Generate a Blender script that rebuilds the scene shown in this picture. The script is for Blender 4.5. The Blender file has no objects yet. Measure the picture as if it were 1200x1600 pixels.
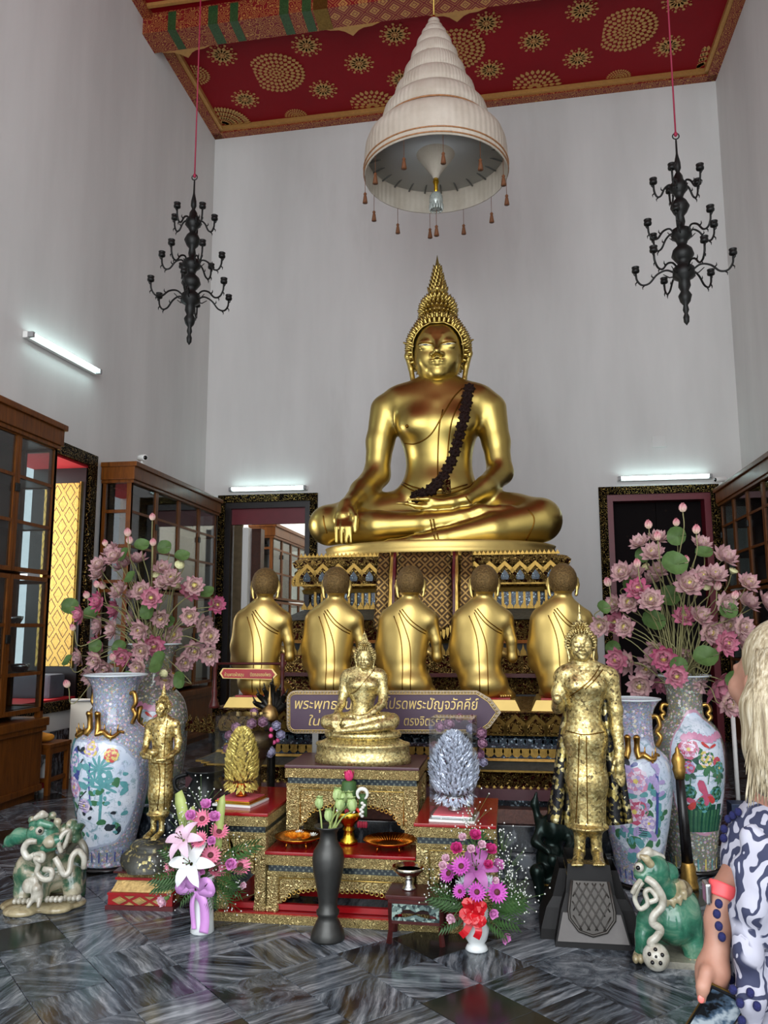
import bpy, bmesh, math, random
import numpy as np
from mathutils import Vector, Matrix
from mathutils.bvhtree import BVHTree
PI = math.pi
R = math.radians
SC = bpy.context.scene
COL = SC.collection
random.seed(7)
rng = np.random.default_rng(7)

# ------------------------------------------------------------------ camera
FPX = 1270.0
_d = Vector((199, 185, FPX)).normalized()                 # room depth axis seen by the camera (x right, y down, z ahead)
_u = Vector((-25, -8863, FPX)); _u = (_u - _d * _u.dot(_d)).normalized()
_x = _d.cross(_u)
M3 = Matrix((_x, _d, _u))                                 # camera frame -> world (rows are world axes)
EYE = Vector((0, 0, 1.6))
cam_d = bpy.data.cameras.new('camera')
cam_d.sensor_fit = 'VERTICAL'; cam_d.sensor_height = 36.0
cam_d.lens = FPX / 1600.0 * 36.0
cam_d.clip_start = 0.05; cam_d.clip_end = 200
cam = bpy.data.objects.new('camera', cam_d); COL.objects.link(cam)
cx_, cy_, cz_ = M3 @ Vector((1, 0, 0)), M3 @ Vector((0, -1, 0)), M3 @ Vector((0, 0, -1))
cam.matrix_world = Matrix(((cx_.x, cy_.x, cz_.x, EYE.x), (cx_.y, cy_.y, cz_.y, EYE.y), (cx_.z, cy_.z, cz_.z, EYE.z), (0, 0, 0, 1)))
SC.camera = cam

# ------------------------------------------------------------------ world, light, exposure
SC.view_settings.view_transform = 'Standard'
SC.view_settings.look = 'None'
SC.view_settings.gamma = 1.0
SC.view_settings.use_curve_mapping = False
SC.view_settings.exposure = 0.32
SC.cycles.use_denoising = True
SC.cycles.max_bounces = 7
SC.cycles.diffuse_bounces = 4
SC.cycles.glossy_bounces = 4
SC.cycles.transmission_bounces = 6
SC.cycles.transparent_max_bounces = 12
SC.cycles.caustics_reflective = False
SC.cycles.caustics_refractive = False
SC.cycles.sample_clamp_indirect = 4.0
world = bpy.data.worlds.new('daylight'); SC.world = world
world.use_nodes = True
world.node_tree.nodes['Background'].inputs['Color'].default_value = (0.86, 0.93, 1.0, 1)
world.node_tree.nodes['Background'].inputs['Strength'].default_value = 1.5

def area_light(name, loc, rot, sx, sy, power, color=(1, 1, 1)):
    l = bpy.data.lights.new(name, 'AREA'); l.shape = 'RECTANGLE'; l.size = sx; l.size_y = sy
    l.energy = power; l.color = color
    o = bpy.data.objects.new(name, l); COL.objects.link(o); o.location = loc; o.rotation_euler = rot
    return o
# daylight through the tall open front of the hall, behind the photographer, and through the left window and the left doorway
area_light('entrance_daylight', (-0.7, -2.4, 4.2), (R(84), 0, 0), 7.5, 6.5, 430, (0.95, 0.98, 1.0))
area_light('window_daylight', (-7.6, 8.2, 3.4), (0, R(-100), 0), 3.0, 2.6, 200, (1.0, 0.97, 0.9))
area_light('side_room_daylight', (-6.5, 15.2, 4.0), (R(-30), R(-80), 0), 2.5, 2.5, 260, (0.95, 0.98, 1.0))

# ------------------------------------------------------------------ pixel rays (photo pixel -> point at a real distance)
def ray(px, py): return M3 @ Vector((px - 600, py - 800, FPX))
def AY(px, py, Y): w = ray(px, py); return EYE + w * (Y / w.y)
def AX(px, py, X): w = ray(px, py); return EYE + w * (X / w.x)
def AZ(px, py, Z=0.0): w = ray(px, py); return EYE + w * ((Z - EYE.z) / w.z)
def ppm(Y): return FPX / Y                                 # pixels per metre at depth Y

# ------------------------------------------------------------------ materials
MATS = {}
class N:
    """tiny node-graph helper"""
    def __init__(s, name):
        s.m = bpy.data.materials.new(name); s.m.use_nodes = True
        s.t = s.m.node_tree; s.b = s.t.nodes['Principled BSDF']
        s.out = s.t.nodes['Material Output']
        MATS[name] = s.m
    def node(s, typ, **kw):
        n = s.t.nodes.new(typ)
        for k, v in kw.items():
            if k in n.inputs: s.put(n.inputs[k], v)
            else: setattr(n, k, v)
        return n
    def put(s, sock, v):
        if isinstance(v, bpy.types.NodeSocket): s.t.links.new(v, sock)
        elif isinstance(v, (tuple, list)) and len(v) == 3 and sock.type == 'RGBA': sock.default_value = (*v, 1)
        else: sock.default_value = v
    def set(s, **kw):
        for k, v in kw.items(): s.put(s.b.inputs[k.replace('_', ' ')], v)
        return s
    def coord(s, kind='Object', scale=None, rot=None):
        c = s.node('ShaderNodeTexCoord').outputs[kind]
        if scale is None and rot is None: return c
        mp = s.node('ShaderNodeMapping'); s.put(mp.inputs['Vector'], c)
        if scale is not None: mp.inputs['Scale'].default_value = scale if isinstance(scale, tuple) else (scale,) * 3
        if rot is not None: mp.inputs['Rotation'].default_value = rot
        return mp.outputs['Vector']
    def noise(s, vec, scale, detail=4, rough=0.55, dist=0.0, out='Fac'):
        n = s.node('ShaderNodeTexNoise', Vector=vec, Scale=scale, Detail=detail, Roughness=rough, Distortion=dist)
        return n.outputs[out]
    def vor(s, vec, scale, feature='F1', out='Distance', rnd=1.0):
        n = s.node('ShaderNodeTexVoronoi', feature=feature); s.put(n.inputs['Vector'], vec)
        n.inputs['Scale'].default_value = scale; n.inputs['Randomness'].default_value = rnd
        return n.outputs[out]
    def ramp(s, fac, stops, interp='LINEAR'):
        n = s.node('ShaderNodeValToRGB'); s.put(n.inputs['Fac'], fac); r = n.color_ramp; r.interpolation = interp
        while len(r.elements) > 1: r.elements.remove(r.elements[-1])
        for i, (p, c) in enumerate(stops):
            c = c if isinstance(c, (tuple, list)) else (c, c, c)
            e = r.elements[0] if i == 0 else r.elements.new(p)
            e.position = p; e.color = (*c[:3], 1)
        return n.outputs['Color']
    def mix(s, fac, a, b, mode='MIX'):
        n = s.node('ShaderNodeMix', data_type='RGBA', blend_type=mode)
        s.put(n.inputs[0], fac); s.put(n.inputs[6], a); s.put(n.inputs[7], b)
        return n.outputs[2]
    def math(s, op, a, b=0.0, c=0.0):
        n = s.node('ShaderNodeMath', operation=op)
        for i, v in enumerate((a, b, c)): s.put(n.inputs[i], v)
        return n.outputs[0]
    def sep(s, vec):
        n = s.node('ShaderNodeSeparateXYZ'); s.put(n.inputs[0], vec); return n.outputs
    def bump(s, h, strength=0.4, dist=0.01, normal=None):
        n = s.node('ShaderNodeBump', Height=h, Strength=strength, Distance=dist)
        if normal is not None: s.put(n.inputs['Normal'], normal)
        s.put(s.b.inputs['Normal'], n.outputs[0]); return n.outputs[0]

def lin(r, g, b):
    f = lambda c: ((c / 255.0 + 0.055) / 1.055) ** 2.4 if c > 10 else c / 255.0 / 12.92
    return (f(r), f(g), f(b))

def simple(name, col, rough=0.5, metal=0.0, noise=0.0, nscale=8, bump=0.0, **kw):
    n = N(name); c = lin(*col)
    if noise:
        f = n.noise(n.coord(), nscale, 5, 0.6)
        n.set(Base_Color=n.ramp(f, [(0.25, tuple(v * (1 - noise) for v in c)), (0.75, tuple(min(1, v * (1 + noise)) for v in c))]))
        if bump: n.bump(f, bump, 0.01)
    else: n.set(Base_Color=c)
    n.set(Roughness=rough, Metallic=metal)
    for k, v in kw.items(): n.put(n.b.inputs[k.replace('_', ' ')], v)
    return n.m

def gold(name, col, rough, var=0.15, nscale=3, dirt=0.0, bump=0.0):
    n = N(name); v = n.coord()
    f = n.noise(v, nscale, 4, 0.6)
    a = lin(*col)
    c = n.ramp(f, [(0.3, tuple(x * (1 - var) for x in a)), (0.7, tuple(min(1, x * (1 + var)) for x in a))])
    if dirt:
        d = n.noise(v, nscale * 3.1, 6, 0.7)
        c = n.mix(n.ramp(d, [(0.55, 0), (0.72, dirt)]), c, lin(70, 46, 22))
    n.set(Base_Color=c, Metallic=1.0, Roughness=n.ramp(n.noise(v, nscale * 2, 3), [(0.3, rough * 0.9), (0.7, rough * 1.12)]))
    if bump: n.bump(n.noise(v, nscale * 6, 4), bump, 0.004)
    return n.m

# ------------------------------------------------------------------ mesh builder
class MB:
    def __init__(s): s.v = []; s.f = []; s.m = []; s.sm = []
    def add(s, vs, fs, mat=0, smooth=False):
        o = len(s.v); s.v.extend([tuple(p) for p in vs])
        for f in fs: s.f.append(tuple(i + o for i in f)); s.m.append(mat); s.sm.append(smooth)
        return s
    def box(s, lo, hi, mat=0, mtx=None, taper=None):
        x0, y0, z0 = lo; x1, y1, z1 = hi
        vs = [(x0, y0, z0), (x1, y0, z0), (x1, y1, z0), (x0, y1, z0), (x0, y0, z1), (x1, y0, z1), (x1, y1, z1), (x0, y1, z1)]
        if taper:
            mx, my = (x0 + x1) / 2, (y0 + y1) / 2
            vs = vs[:4] + [(mx + (a - mx) * taper, my + (b - my) * taper, c) for a, b, c in vs[4:]]
        if mtx is not None: vs = [mtx @ Vector(p) for p in vs]
        return s.add(vs, [(0, 3, 2, 1), (4, 5, 6, 7), (0, 1, 5, 4), (1, 2, 6, 5), (2, 3, 7, 6), (3, 0, 4, 7)], mat)
    def bbox(s, lo, hi, b=0.01, mat=0, mtx=None):
        """box with chamfered edges"""
        bm = bmesh.new(); bmesh.ops.create_cube(bm, size=1.0)
        for v in bm.verts: v.co = Vector([(lo[i] + hi[i]) / 2 + v.co[i] * (hi[i] - lo[i]) for i in range(3)])
        bmesh.ops.bevel(bm, geom=bm.edges[:], offset=b, segments=2, affect='EDGES', profile=0.7)
        return s.bm(bm, mat, mtx, False)
    def bm(s, bm, mat=0, mtx=None, smooth=True):
        bm.verts.index_update()
        vs = [(mtx @ v.co) if mtx is not None else v.co.copy() for v in bm.verts]
        fs = [tuple(v.index for v in f.verts) for f in bm.faces]
        bm.free(); return s.add(vs, fs, mat, smooth)
    def lathe(s, prof, seg=24, c=(0, 0, 0), mat=0, mtx=None, smooth=True, lobes=0, amp=0.0, a0=0.0, arc=2 * PI, sx=1.0, sy=1.0):
        vs = []; full = arc > 2 * PI - 1e-6; n = seg if full else seg + 1
        for r, z in prof:
            for i in range(n):
                a = a0 + arc * i / seg; rr = r * (1 + amp * math.cos(lobes * a)) if lobes else r
                vs.append(Vector((c[0] + rr * math.cos(a) * sx, c[1] + rr * math.sin(a) * sy, c[2] + z)))
        fs = []
        for k in range(len(prof) - 1):
            for i in range(seg):
                j = (i + 1) % n if full else i + 1
                fs.append((k * n + i, k * n + j, (k + 1) * n + j, (k + 1) * n + i))
        if full and prof[0][0] > 1e-6: fs.append(tuple(range(n - 1, -1, -1)))
        if full and prof[-1][0] > 1e-6: fs.append(tuple((len(prof) - 1) * n + i for i in range(n)))
        if mtx is not None: vs = [mtx @ p for p in vs]
        return s.add(vs, fs, mat, smooth)
    def tube(s, pts, rad, seg=8, mat=0, caps=True, smooth=True, flat=1.0, up=None):
        pts = [Vector(p) for p in pts]; n = len(pts)
        if not isinstance(rad, (list, tuple)): rad = [rad] * n
        vs = []; ref = Vector(up) if up else None; prev = None
        for i, p in enumerate(pts):
            t = (pts[min(i + 1, n - 1)] - pts[max(i - 1, 0)])
            t = t.normalized() if t.length > 1e-9 else Vector((0, 0, 1))
            if ref is not None: a = ref - t * ref.dot(t)
            elif prev is not None: a = prev - t * prev.dot(t)
            else:
                q = Vector((0, 0, 1)) if abs(t.z) < 0.9 else Vector((1, 0, 0)); a = q - t * q.dot(t)
            a = a.normalized() if a.length > 1e-9 else t.orthogonal().normalized()
            prev = a; b = t.cross(a)
            for k in range(seg):
                an = 2 * PI * k / seg
                vs.append(p + a * (math.cos(an) * rad[i] * flat) + b * (math.sin(an) * rad[i]))
        fs = [(i * seg + k, i * seg + (k + 1) % seg, (i + 1) * seg + (k + 1) % seg, (i + 1) * seg + k) for i in range(n - 1) for k in range(seg)]
        if caps: fs.append(tuple(range(seg - 1, -1, -1))); fs.append(tuple((n - 1) * seg + k for k in range(seg)))
        return s.add(vs, fs, mat, smooth)
    def ell(s, c, r, u=12, v=8, mat=0, mtx=None):
        if not isinstance(r, (tuple, list)): r = (r, r, r)
        vs = [Vector((0, 0, -1))]; fs = []
        for j in range(1, v):
            ph = -PI / 2 + PI * j / v
            for i in range(u): th = 2 * PI * i / u; vs.append(Vector((math.cos(ph) * math.cos(th), math.cos(ph) * math.sin(th), math.sin(ph))))
        vs.append(Vector((0, 0, 1))); L = len(vs) - 1
        for i in range(u): fs.append((0, 1 + (i + 1) % u, 1 + i)); fs.append((L, L - u + i, L - u + (i + 1) % u))
        for j in range(v - 2):
            for i in range(u):
                a = 1 + j * u + i; b = 1 + j * u + (i + 1) % u; fs.append((a, b, b + u, a + u))
        vs = [Vector((c[0] + p.x * r[0], c[1] + p.y * r[1], c[2] + p.z * r[2])) if mtx is None else Vector(c) + mtx @ Vector((p.x * r[0], p.y * r[1], p.z * r[2])) for p in vs]
        return s.add(vs, fs, mat, True)
    def prism(s, poly, d, mtx=None, mat=0, smooth=False):
        """2D outline (x,z) extruded along y from 0 to d"""
        n = len(poly); ar = sum(poly[i][0] * poly[(i + 1) % n][1] - poly[(i + 1) % n][0] * poly[i][1] for i in range(n))
        if ar < 0: poly = poly[::-1]
        vs = [Vector((x, 0, z)) for x, z in poly] + [Vector((x, d, z)) for x, z in poly]
        fs = [tuple(range(n)), tuple(range(2 * n - 1, n - 1, -1))] + [(i + n, (i + 1) % n + n, (i + 1) % n, i) for i in range(n)]
        if d < 0: fs = [f[::-1] for f in fs]
        if mtx is not None: vs = [mtx @ p for p in vs]
        return s.add(vs, fs, mat, smooth)
    def sheet(s, grid, mat=0, smooth=True, thick=0.0):
        """grid[i][j] of points; optional thickness along the averaged normal"""
        n = len(grid); m = len(grid[0])
        P = np.array([[tuple(p) for p in row] for row in grid], float)
        if not thick:
            return s.add(P.reshape(-1, 3), [(i * m + j, i * m + j + 1, (i + 1) * m + j + 1, (i + 1) * m + j) for i in range(n - 1) for j in range(m - 1)], mat, smooth)
        du = np.gradient(P, axis=0); dv = np.gradient(P, axis=1); nn = np.cross(dv, du)
        nn /= np.linalg.norm(nn, axis=2, keepdims=True) + 1e-12
        A = (P + nn * thick / 2).reshape(-1, 3); B = (P - nn * thick / 2).reshape(-1, 3); o = n * m
        fs = []
        for i in range(n - 1):
            for j in range(m - 1):
                q = (i * m + j, i * m + j + 1, (i + 1) * m + j + 1, (i + 1) * m + j)
                fs.append(q[::-1]); fs.append(tuple(x + o for x in q))
        ring = [j for j in range(m)] + [i * m + m - 1 for i in range(1, n)] + [(n - 1) * m + j for j in range(m - 2, -1, -1)] + [i * m for i in range(n - 2, 0, -1)]
        for a, b in zip(ring, ring[1:] + ring[:1]): fs.append((a, b, b + o, a + o))
        return s.add(np.vstack([A, B]), fs, mat, smooth)
    def mesh(s, name, mats=None, origin=(0, 0, 0)):
        me = bpy.data.meshes.new(name)
        o = np.array(origin, float)
        me.from_pydata([tuple(np.array(p, float) - o) for p in s.v] if np.any(o) else [tuple(p) for p in s.v], [], s.f)
        if mats is not None:
            for m in (mats if isinstance(mats, (list, tuple)) else [mats]): me.materials.append(MATS[m] if isinstance(m, str) else m)
        me.polygons.foreach_set('material_index', s.m)
        me.polygons.foreach_set('use_smooth', s.sm)
        me.update(); return me
    def build(s, name, mats, parent=None, origin=None, **tags):
        """parent given: vertices are in the parent's local frame. Otherwise the mesh origin goes to `origin`."""
        if parent is not None:
            o = link(name, s.mesh(name, mats)); o.parent = parent
        else:
            og = origin or (0, 0, 0)
            o = link(name, s.mesh(name, mats, og)); o.location = og
        tag(o, **tags); return o

def link(name, me): o = bpy.data.objects.new(name, me); COL.objects.link(o); return o
def tag(o, label=None, cat=None, group=None, kind=None):
    if label: o['label'] = label
    if cat: o['category'] = cat
    if group: o['group'] = group
    if kind: o['kind'] = kind
    return o
def thing(name, label, cat, loc=(0, 0, 0), rz=0.0, group=None):
    o = bpy.data.objects.new(name, None); COL.objects.link(o); o.empty_display_size = 0.05
    o.location = loc; o.rotation_euler = (0, 0, rz); tag(o, label, cat, group); return o
def kids(o): return [c for c in bpy.data.objects if c.parent == o]
def dup(root, loc=None, rz=None, label=None, group=None, scale=None):
    r = root.copy(); COL.objects.link(r)
    if loc is not None: r.location = loc
    if rz is not None: r.rotation_euler = (0, 0, rz)
    if scale is not None: r.scale = (scale,) * 3
    if label: r['label'] = label
    if group: r['group'] = group
    for ch in kids(root):
        c = ch.copy(); COL.objects.link(c); c.parent = r
        for g in kids(ch):
            d = g.copy(); COL.objects.link(d); d.parent = c
    return r
def put(name, me, parent, loc=(0, 0, 0), rot=(0, 0, 0), scale=(1, 1, 1)):
    o = link(name, me); o.parent = parent; o.location = loc; o.rotation_euler = rot; o.scale = scale if isinstance(scale, tuple) else (scale,) * 3
    return o
def frame_to(z, x=None):
    """rotation whose local Z looks along z (x hint)"""
    z = Vector(z).normalized(); x = Vector(x) if x is not None else (Vector((1, 0, 0)) if abs(z.x) < 0.9 else Vector((0, 1, 0)))
    x = (x - z * x.dot(z)).normalized(); y = z.cross(x)
    return Matrix(((x.x, y.x, z.x), (x.y, y.y, z.y), (x.z, y.z, z.z)))
def M4(rot3, loc): m = rot3.to_4x4(); m.translation = Vector(loc); return m
def T(x, y, z): return Matrix.Translation((x, y, z))
def spline(pts, n=8):
    """Catmull-Rom through points (any dimension)"""
    P = [np.array(p, float) for p in pts]; P = [2 * P[0] - P[1]] + P + [2 * P[-1] - P[-2]]; out = []
    for i in range(1, len(P) - 2):
        for k in range(n):
            t = k / n
            out.append(0.5 * ((2 * P[i]) + (P[i + 1] - P[i - 1]) * t + (2 * P[i - 1] - 5 * P[i] + 4 * P[i + 1] - P[i + 2]) * t * t + (3 * P[i] - P[i - 1] - 3 * P[i + 1] + P[i + 2]) * t ** 3))
    out.append(P[-2]); return out

# ------------------------------------------------------------------ sculpting: smooth union of tapered limbs, meshed by surface nets
def _cap(P, a, b, ra, rb):
    a = np.array(a, np.float32); b = np.array(b, np.float32); ab = b - a; L = float(ab @ ab) + 1e-12
    t = np.clip(((P - a) @ ab) / L, 0, 1)
    return np.linalg.norm(P - a - t[..., None] * ab, axis=-1) - (ra + (rb - ra) * t)
def _ell(P, c, r, rot):
    q = P - np.array(c, np.float32)
    if rot is not None: q = q @ np.array(rot, np.float32)
    r = np.array(r, np.float32)
    k0 = np.linalg.norm(q / r, axis=-1); k1 = np.linalg.norm(q / (r * r), axis=-1) + 1e-9
    return k0 * (k0 - 1) / k1
def _bx(P, c, h, rot, rd):
    q = P - np.array(c, np.float32)
    if rot is not None: q = q @ np.array(rot, np.float32)
    q = np.abs(q) - (np.array(h, np.float32) - rd)
    return np.linalg.norm(np.maximum(q, 0), axis=-1) + np.minimum(q.max(-1), 0) - rd
class Clay:
    def __init__(s): s.p = []
    def cap(s, a, b, ra, rb=None, k=0.03, sub=False):
        rb = ra if rb is None else rb; a = np.array(a, float); b = np.array(b, float); m = max(ra, rb)
        s.p.append((lambda P: _cap(P, a, b, ra, rb), np.minimum(a, b) - m, np.maximum(a, b) + m, k, sub)); return s
    def chain(s, pts, rs, k=0.03):
        for i in range(len(pts) - 1): s.cap(pts[i], pts[i + 1], rs[i], rs[i + 1], k)
        return s
    def ell(s, c, r, rot=None, k=0.03, sub=False):
        c = np.array(c, float); m = max(r); e = np.array([m] * 3) if rot is not None else np.array(r, float)
        s.p.append((lambda P: _ell(P, c, r, rot), c - e, c + e, k, sub)); return s
    def box(s, c, h, rot=None, rd=0.01, k=0.02, sub=False):
        c = np.array(c, float); e = np.array([np.linalg.norm(h)] * 3) if rot is not None else np.array(h, float)
        s.p.append((lambda P: _bx(P, c, h, rot, rd), c - e, c + e, k, sub)); return s
    def mesh(s, vox):
        lo = np.min([p[1] for p in s.p if not p[4]], 0) - 3 * vox; hi = np.max([p[2] for p in s.p if not p[4]], 0) + 3 * vox
        n = np.ceil((hi - lo) / vox).astype(int) + 1
        F = np.full(n, 9.0, np.float32)
        ax = [(lo[i] + vox * np.arange(n[i])).astype(np.float32) for i in range(3)]
        for fn, a, b, k, sub in s.p:
            i0 = np.clip(np.floor((a - k - 2 * vox - lo) / vox).astype(int), 0, n); i1 = np.clip(np.ceil((b + k + 2 * vox - lo) / vox).astype(int) + 1, 0, n)
            if np.any(i1 <= i0): continue
            sl = tuple(slice(i0[d], i1[d]) for d in range(3))
            P = np.stack(np.meshgrid(ax[0][sl[0]], ax[1][sl[1]], ax[2][sl[2]], indexing='ij'), -1)
            d = fn(P).astype(np.float32); f = F[sl]
            if sub: d = -d; h = np.maximum(k - np.abs(f - d), 0) / k; F[sl] = np.maximum(f, d) + h * h * k / 4
            else: h = np.maximum(k - np.abs(f - d), 0) / k; F[sl] = np.minimum(f, d) - h * h * k / 4
        return surface_nets(F, lo, vox)
def surface_nets(F, lo, vox):
    ins = F < 0; n = np.array(F.shape)
    c = np.zeros(n - 1, np.int8); corners = [(i, j, k) for i in (0, 1) for j in (0, 1) for k in (0, 1)]
    for i, j, k in corners: c += ins[i:n[0] - 1 + i, j:n[1] - 1 + j, k:n[2] - 1 + k]
    act = np.argwhere((c > 0) & (c < 8)); idx = np.full(n - 1, -1, np.int64); idx[tuple(act.T)] = np.arange(len(act))
    acc = np.zeros((len(act), 3)); cnt = np.zeros(len(act))
    for a in corners:
        for d in range(3):
            if a[d]: continue
            b = list(a); b[d] = 1
            fa = F[tuple((act + a).T)]; fb = F[tuple((act + b).T)]; m = (fa < 0) != (fb < 0)
            t = np.where(m, fa / np.where(m, fa - fb, 1), 0)
            p = np.array(a, float)[None] + np.eye(3)[d][None] * t[:, None]
            acc[m] += p[m]; cnt[m] += 1
    V = lo + (act + acc / cnt[:, None]) * vox
    faces = []
    for d in range(3):
        s0 = [slice(1, -1)] * 3; s0[d] = slice(0, -1); s1 = list(s0); s1[d] = slice(1, None)
        A = ins[tuple(s0)]; B = ins[tuple(s1)]
        e = np.argwhere(A != B); off = np.ones(3, int); off[d] = 0; e = e + off
        u, v = [(1, 2), (2, 0), (0, 1)][d]
        q = []
        for du, dv in ((1, 1), (0, 1), (0, 0), (1, 0)):
            g = e.copy(); g[:, u] -= du; g[:, v] -= dv; q.append(idx[tuple(g.T)])
        q = np.stack(q, 1); fl = ins[tuple(e.T)]
        q[~fl] = q[~fl][:, ::-1]
        faces.append(q)
    Fc = np.vstack(faces)
    for _ in range(1):                                            # one gentle relaxation
        S = np.zeros_like(V); C = np.zeros(len(V))
        for a in range(4):
            for b in (1, 3):
                np.add.at(S, Fc[:, a], V[Fc[:, (a + b) % 4]]); np.add.at(C, Fc[:, a], 1)
        V = V * 0.5 + 0.5 * S / np.maximum(C, 1)[:, None]
    return V, Fc
class Surf:
    """world-space surface that lines and ornaments are laid on"""
    def __init__(s, V, F): s.t = BVHTree.FromPolygons([tuple(p) for p in V], [tuple(map(int, f)) for f in F])
    def hit(s, px, py, off=0.0):
        d = ray(px, py).normalized(); h = s.t.ray_cast(EYE, d)
        return (h[0] + h[1] * off, h[1]) if h[0] is not None else (None, None)
    def line(s, pix, n=8, off=0.0, skip=True):
        out = []
        for p in spline(pix, n):
            h, nn = s.hit(p[0], p[1], off)
            if h is not None: out.append(h)
        return out
# ================================================================== MATERIALS
gold('gold_polished', (188, 165, 94), 0.33, 0.05, 1.5, 0.0)
gold('gold_satin', (200, 174, 106), 0.40, 0.12, 3.0, 0.0)
gold('gold_robe_line', (120, 84, 28), 0.38, 0.1, 6)
gold('gold_trim', (188, 156, 84), 0.35, 0.2, 30, 0.25)
gold('gold_dark', (140, 112, 58), 0.42, 0.25, 40, 0.5)
gold('gold_bright', (240, 190, 60), 0.22, 0.1, 8)
gold('silver', (200, 200, 200), 0.25, 0.1, 10)
gold('old_brass', (170, 140, 90), 0.4, 0.2, 12, 0.3)
gold('bronze_dark', (92, 80, 62), 0.5, 0.2, 12, 0.3)

def leafed(name, bright, under, scale, cover, rough=0.3, flake=(235, 222, 160)):
    """statue rubbed with squares of gold leaf, worn to a dark ground"""
    n = N(name); v = n.coord()
    cell = n.vor(v, scale, out='Color'); cs = n.sep(cell)
    big = n.noise(v, scale * 0.16, 5, 0.65)
    m = n.math('ADD', n.math('MULTIPLY', cs[0], 0.6), n.math('MULTIPLY', big, 0.9))
    cov = n.ramp(m, [(cover - 0.06, 0), (cover + 0.06, 1)])
    tone = n.ramp(cs[1], [(0, lin(*[c * 0.72 for c in bright])), (0.55, lin(*bright)), (1, lin(*flake))])
    n.set(Base_Color=n.mix(cov, lin(*under), tone), Metallic=n.ramp(m, [(cover - 0.06, 0.3), (cover + 0.06, .8)]),
          Roughness=n.ramp(cs[2], [(0, rough * 0.75), (1, rough * 1.5)]))
    n.bump(n.math('ADD', cs[0], n.noise(v, scale * 1.5, 4)), 0.30, 0.004)
leafed('leaf_seated', (212, 190, 128), (104, 86, 46), 95, 0.45)
leafed('leaf_standing', (208, 184, 120), (92, 76, 40), 80, 0.50)
leafed('leaf_robe_flap', (206, 186, 110), (24, 24, 28), 48, 0.80, flake=(245, 235, 190))
leafed('leaf_monk', (202, 174, 106), (84, 64, 34), 85, 0.47)
leafed('rock_leafed', (190, 176, 120), (66, 66, 60), 60, 0.95, 0.5)

def carved(name, hi, lo, scale, bstr=0.9, extra=None, metal=1.0, OFF=0.62):
    """gilded carving: scrolls of raised gold over dark recesses"""
    n = N(name); v = n.coord()
    w = n.node('ShaderNodeTexNoise', Vector=v, Scale=scale * 0.35, Detail=2.0)
    vv = n.mix(0.05, v, w.outputs['Color'], 'ADD')
    d = n.vor(vv, scale, 'F1'); d2 = n.vor(vv, scale * 2.3, 'SMOOTH_F1')
    rings = n.math('SINE', n.math('MULTIPLY', d, 17.0))
    h = n.math('ADD', n.math('ADD', n.math('MULTIPLY', rings, 0.42), n.math('MULTIPLY', d2, -0.7)), OFF)
    c = n.ramp(h, [(0.0, lin(*lo)), (0.28, lin(*[a * 0.55 + b * 0.45 for a, b in zip(lo, hi)])), (0.6, lin(*hi))])
    if extra:
        cc = n.sep(n.vor(vv, scale * 1.2, out='Color'))
        c = n.mix(n.ramp(cc[0], [(0.80, 0), (0.82, 1)]), c, lin(*extra))
    n.set(Base_Color=c, Metallic=metal, Roughness=n.ramp(h, [(0, 0.6), (0.6, 0.28)]))
    n.bump(h, bstr, 0.012)
carved('carved_gold', (240, 220, 156), (104, 78, 34), 40, .8, metal=.62, OFF=.9)
carved('carved_gold_fine', (236, 214, 148), (100, 76, 34), 66, .7, metal=.62, OFF=.9)
carved('carved_dark', (176, 146, 84), (34, 22, 14), 46, 1.0, (70, 24, 20), OFF=.72)
carved('carved_throne', (204, 172, 100), (44, 28, 14), 38, 1.0, (60, 34, 24), OFF=.85)
carved('carved_frame', (170, 142, 78), (14, 10, 9), 20, 1.0, OFF=.28)
n = N('glass_mosaic'); v = n.coord(); cc = n.sep(n.vor(v, 90, out='Color'))
n.set(Base_Color=n.ramp(cc[0], [(0, lin(16, 20, 28)), (0.6, lin(38, 46, 58)), (0.85, lin(30, 54, 58)), (1, lin(150, 165, 175))]), Roughness=0.18, Metallic=0.4)
n.bump(cc[1], 0.6, 0.01)
n = N('mosaic_band'); v = n.coord(); s = n.sep(v)
chk = n.math('MULTIPLY', n.math('SINE', n.math('MULTIPLY', s[0], 190.0)), n.math('SINE', n.math('MULTIPLY', s[2], 190.0)))
n.set(Base_Color=n.ramp(chk, [(0.0, lin(42, 50, 54)), (0.45, lin(62, 72, 74)), (0.8, lin(112, 116, 104))]), Roughness=0.2, Metallic=0.4)

# walls
n = N('plaster_wall'); v = n.coord('Object')
a = n.noise(n.coord('Object', (0.6, 0.6, 0.12)), 1.0, 5, 0.6)
c = n.ramp(a, [(0.32, lin(206, 205, 202)), (0.62, lin(226, 225, 222))])
c = n.mix(n.ramp(n.noise(n.coord('Object', (0.9, 0.9, 0.22)), 0.55, 6, 0.7), [(0.6, 0), (0.78, 0.35)]), c, lin(176, 172, 166))
n.set(Base_Color=c, Roughness=0.8); n.bump(n.noise(v, 5, 4), 0.08, 0.02)
simple('plaster_cream', (226, 220, 206), 0.8, noise=0.05, nscale=1)
simple('gold_foil_leaf', (232, 208, 112), 0.34, 0.45, noise=.15, nscale=30)
simple('silver_foil_leaf', (208, 216, 234), 0.34, 0.4, noise=.1, nscale=30)
simple('red_paint', (138, 8, 22), 0.6, noise=0.10, nscale=1.2, Specular_IOR_Level=0.2)
simple('red_lacquer', (150, 16, 22), 0.22, noise=0.15, nscale=6)
simple('red_cloth', (188, 26, 36), 0.8, noise=0.1)
simple('dark_red_lacquer', (84, 22, 26), 0.3, noise=0.2, nscale=7)
simple('purple_brown_lacquer', (78, 44, 50), 0.35, noise=0.2, nscale=7)
simple('maroon_panel', (104, 20, 34), 0.4, noise=0.12)
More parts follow.
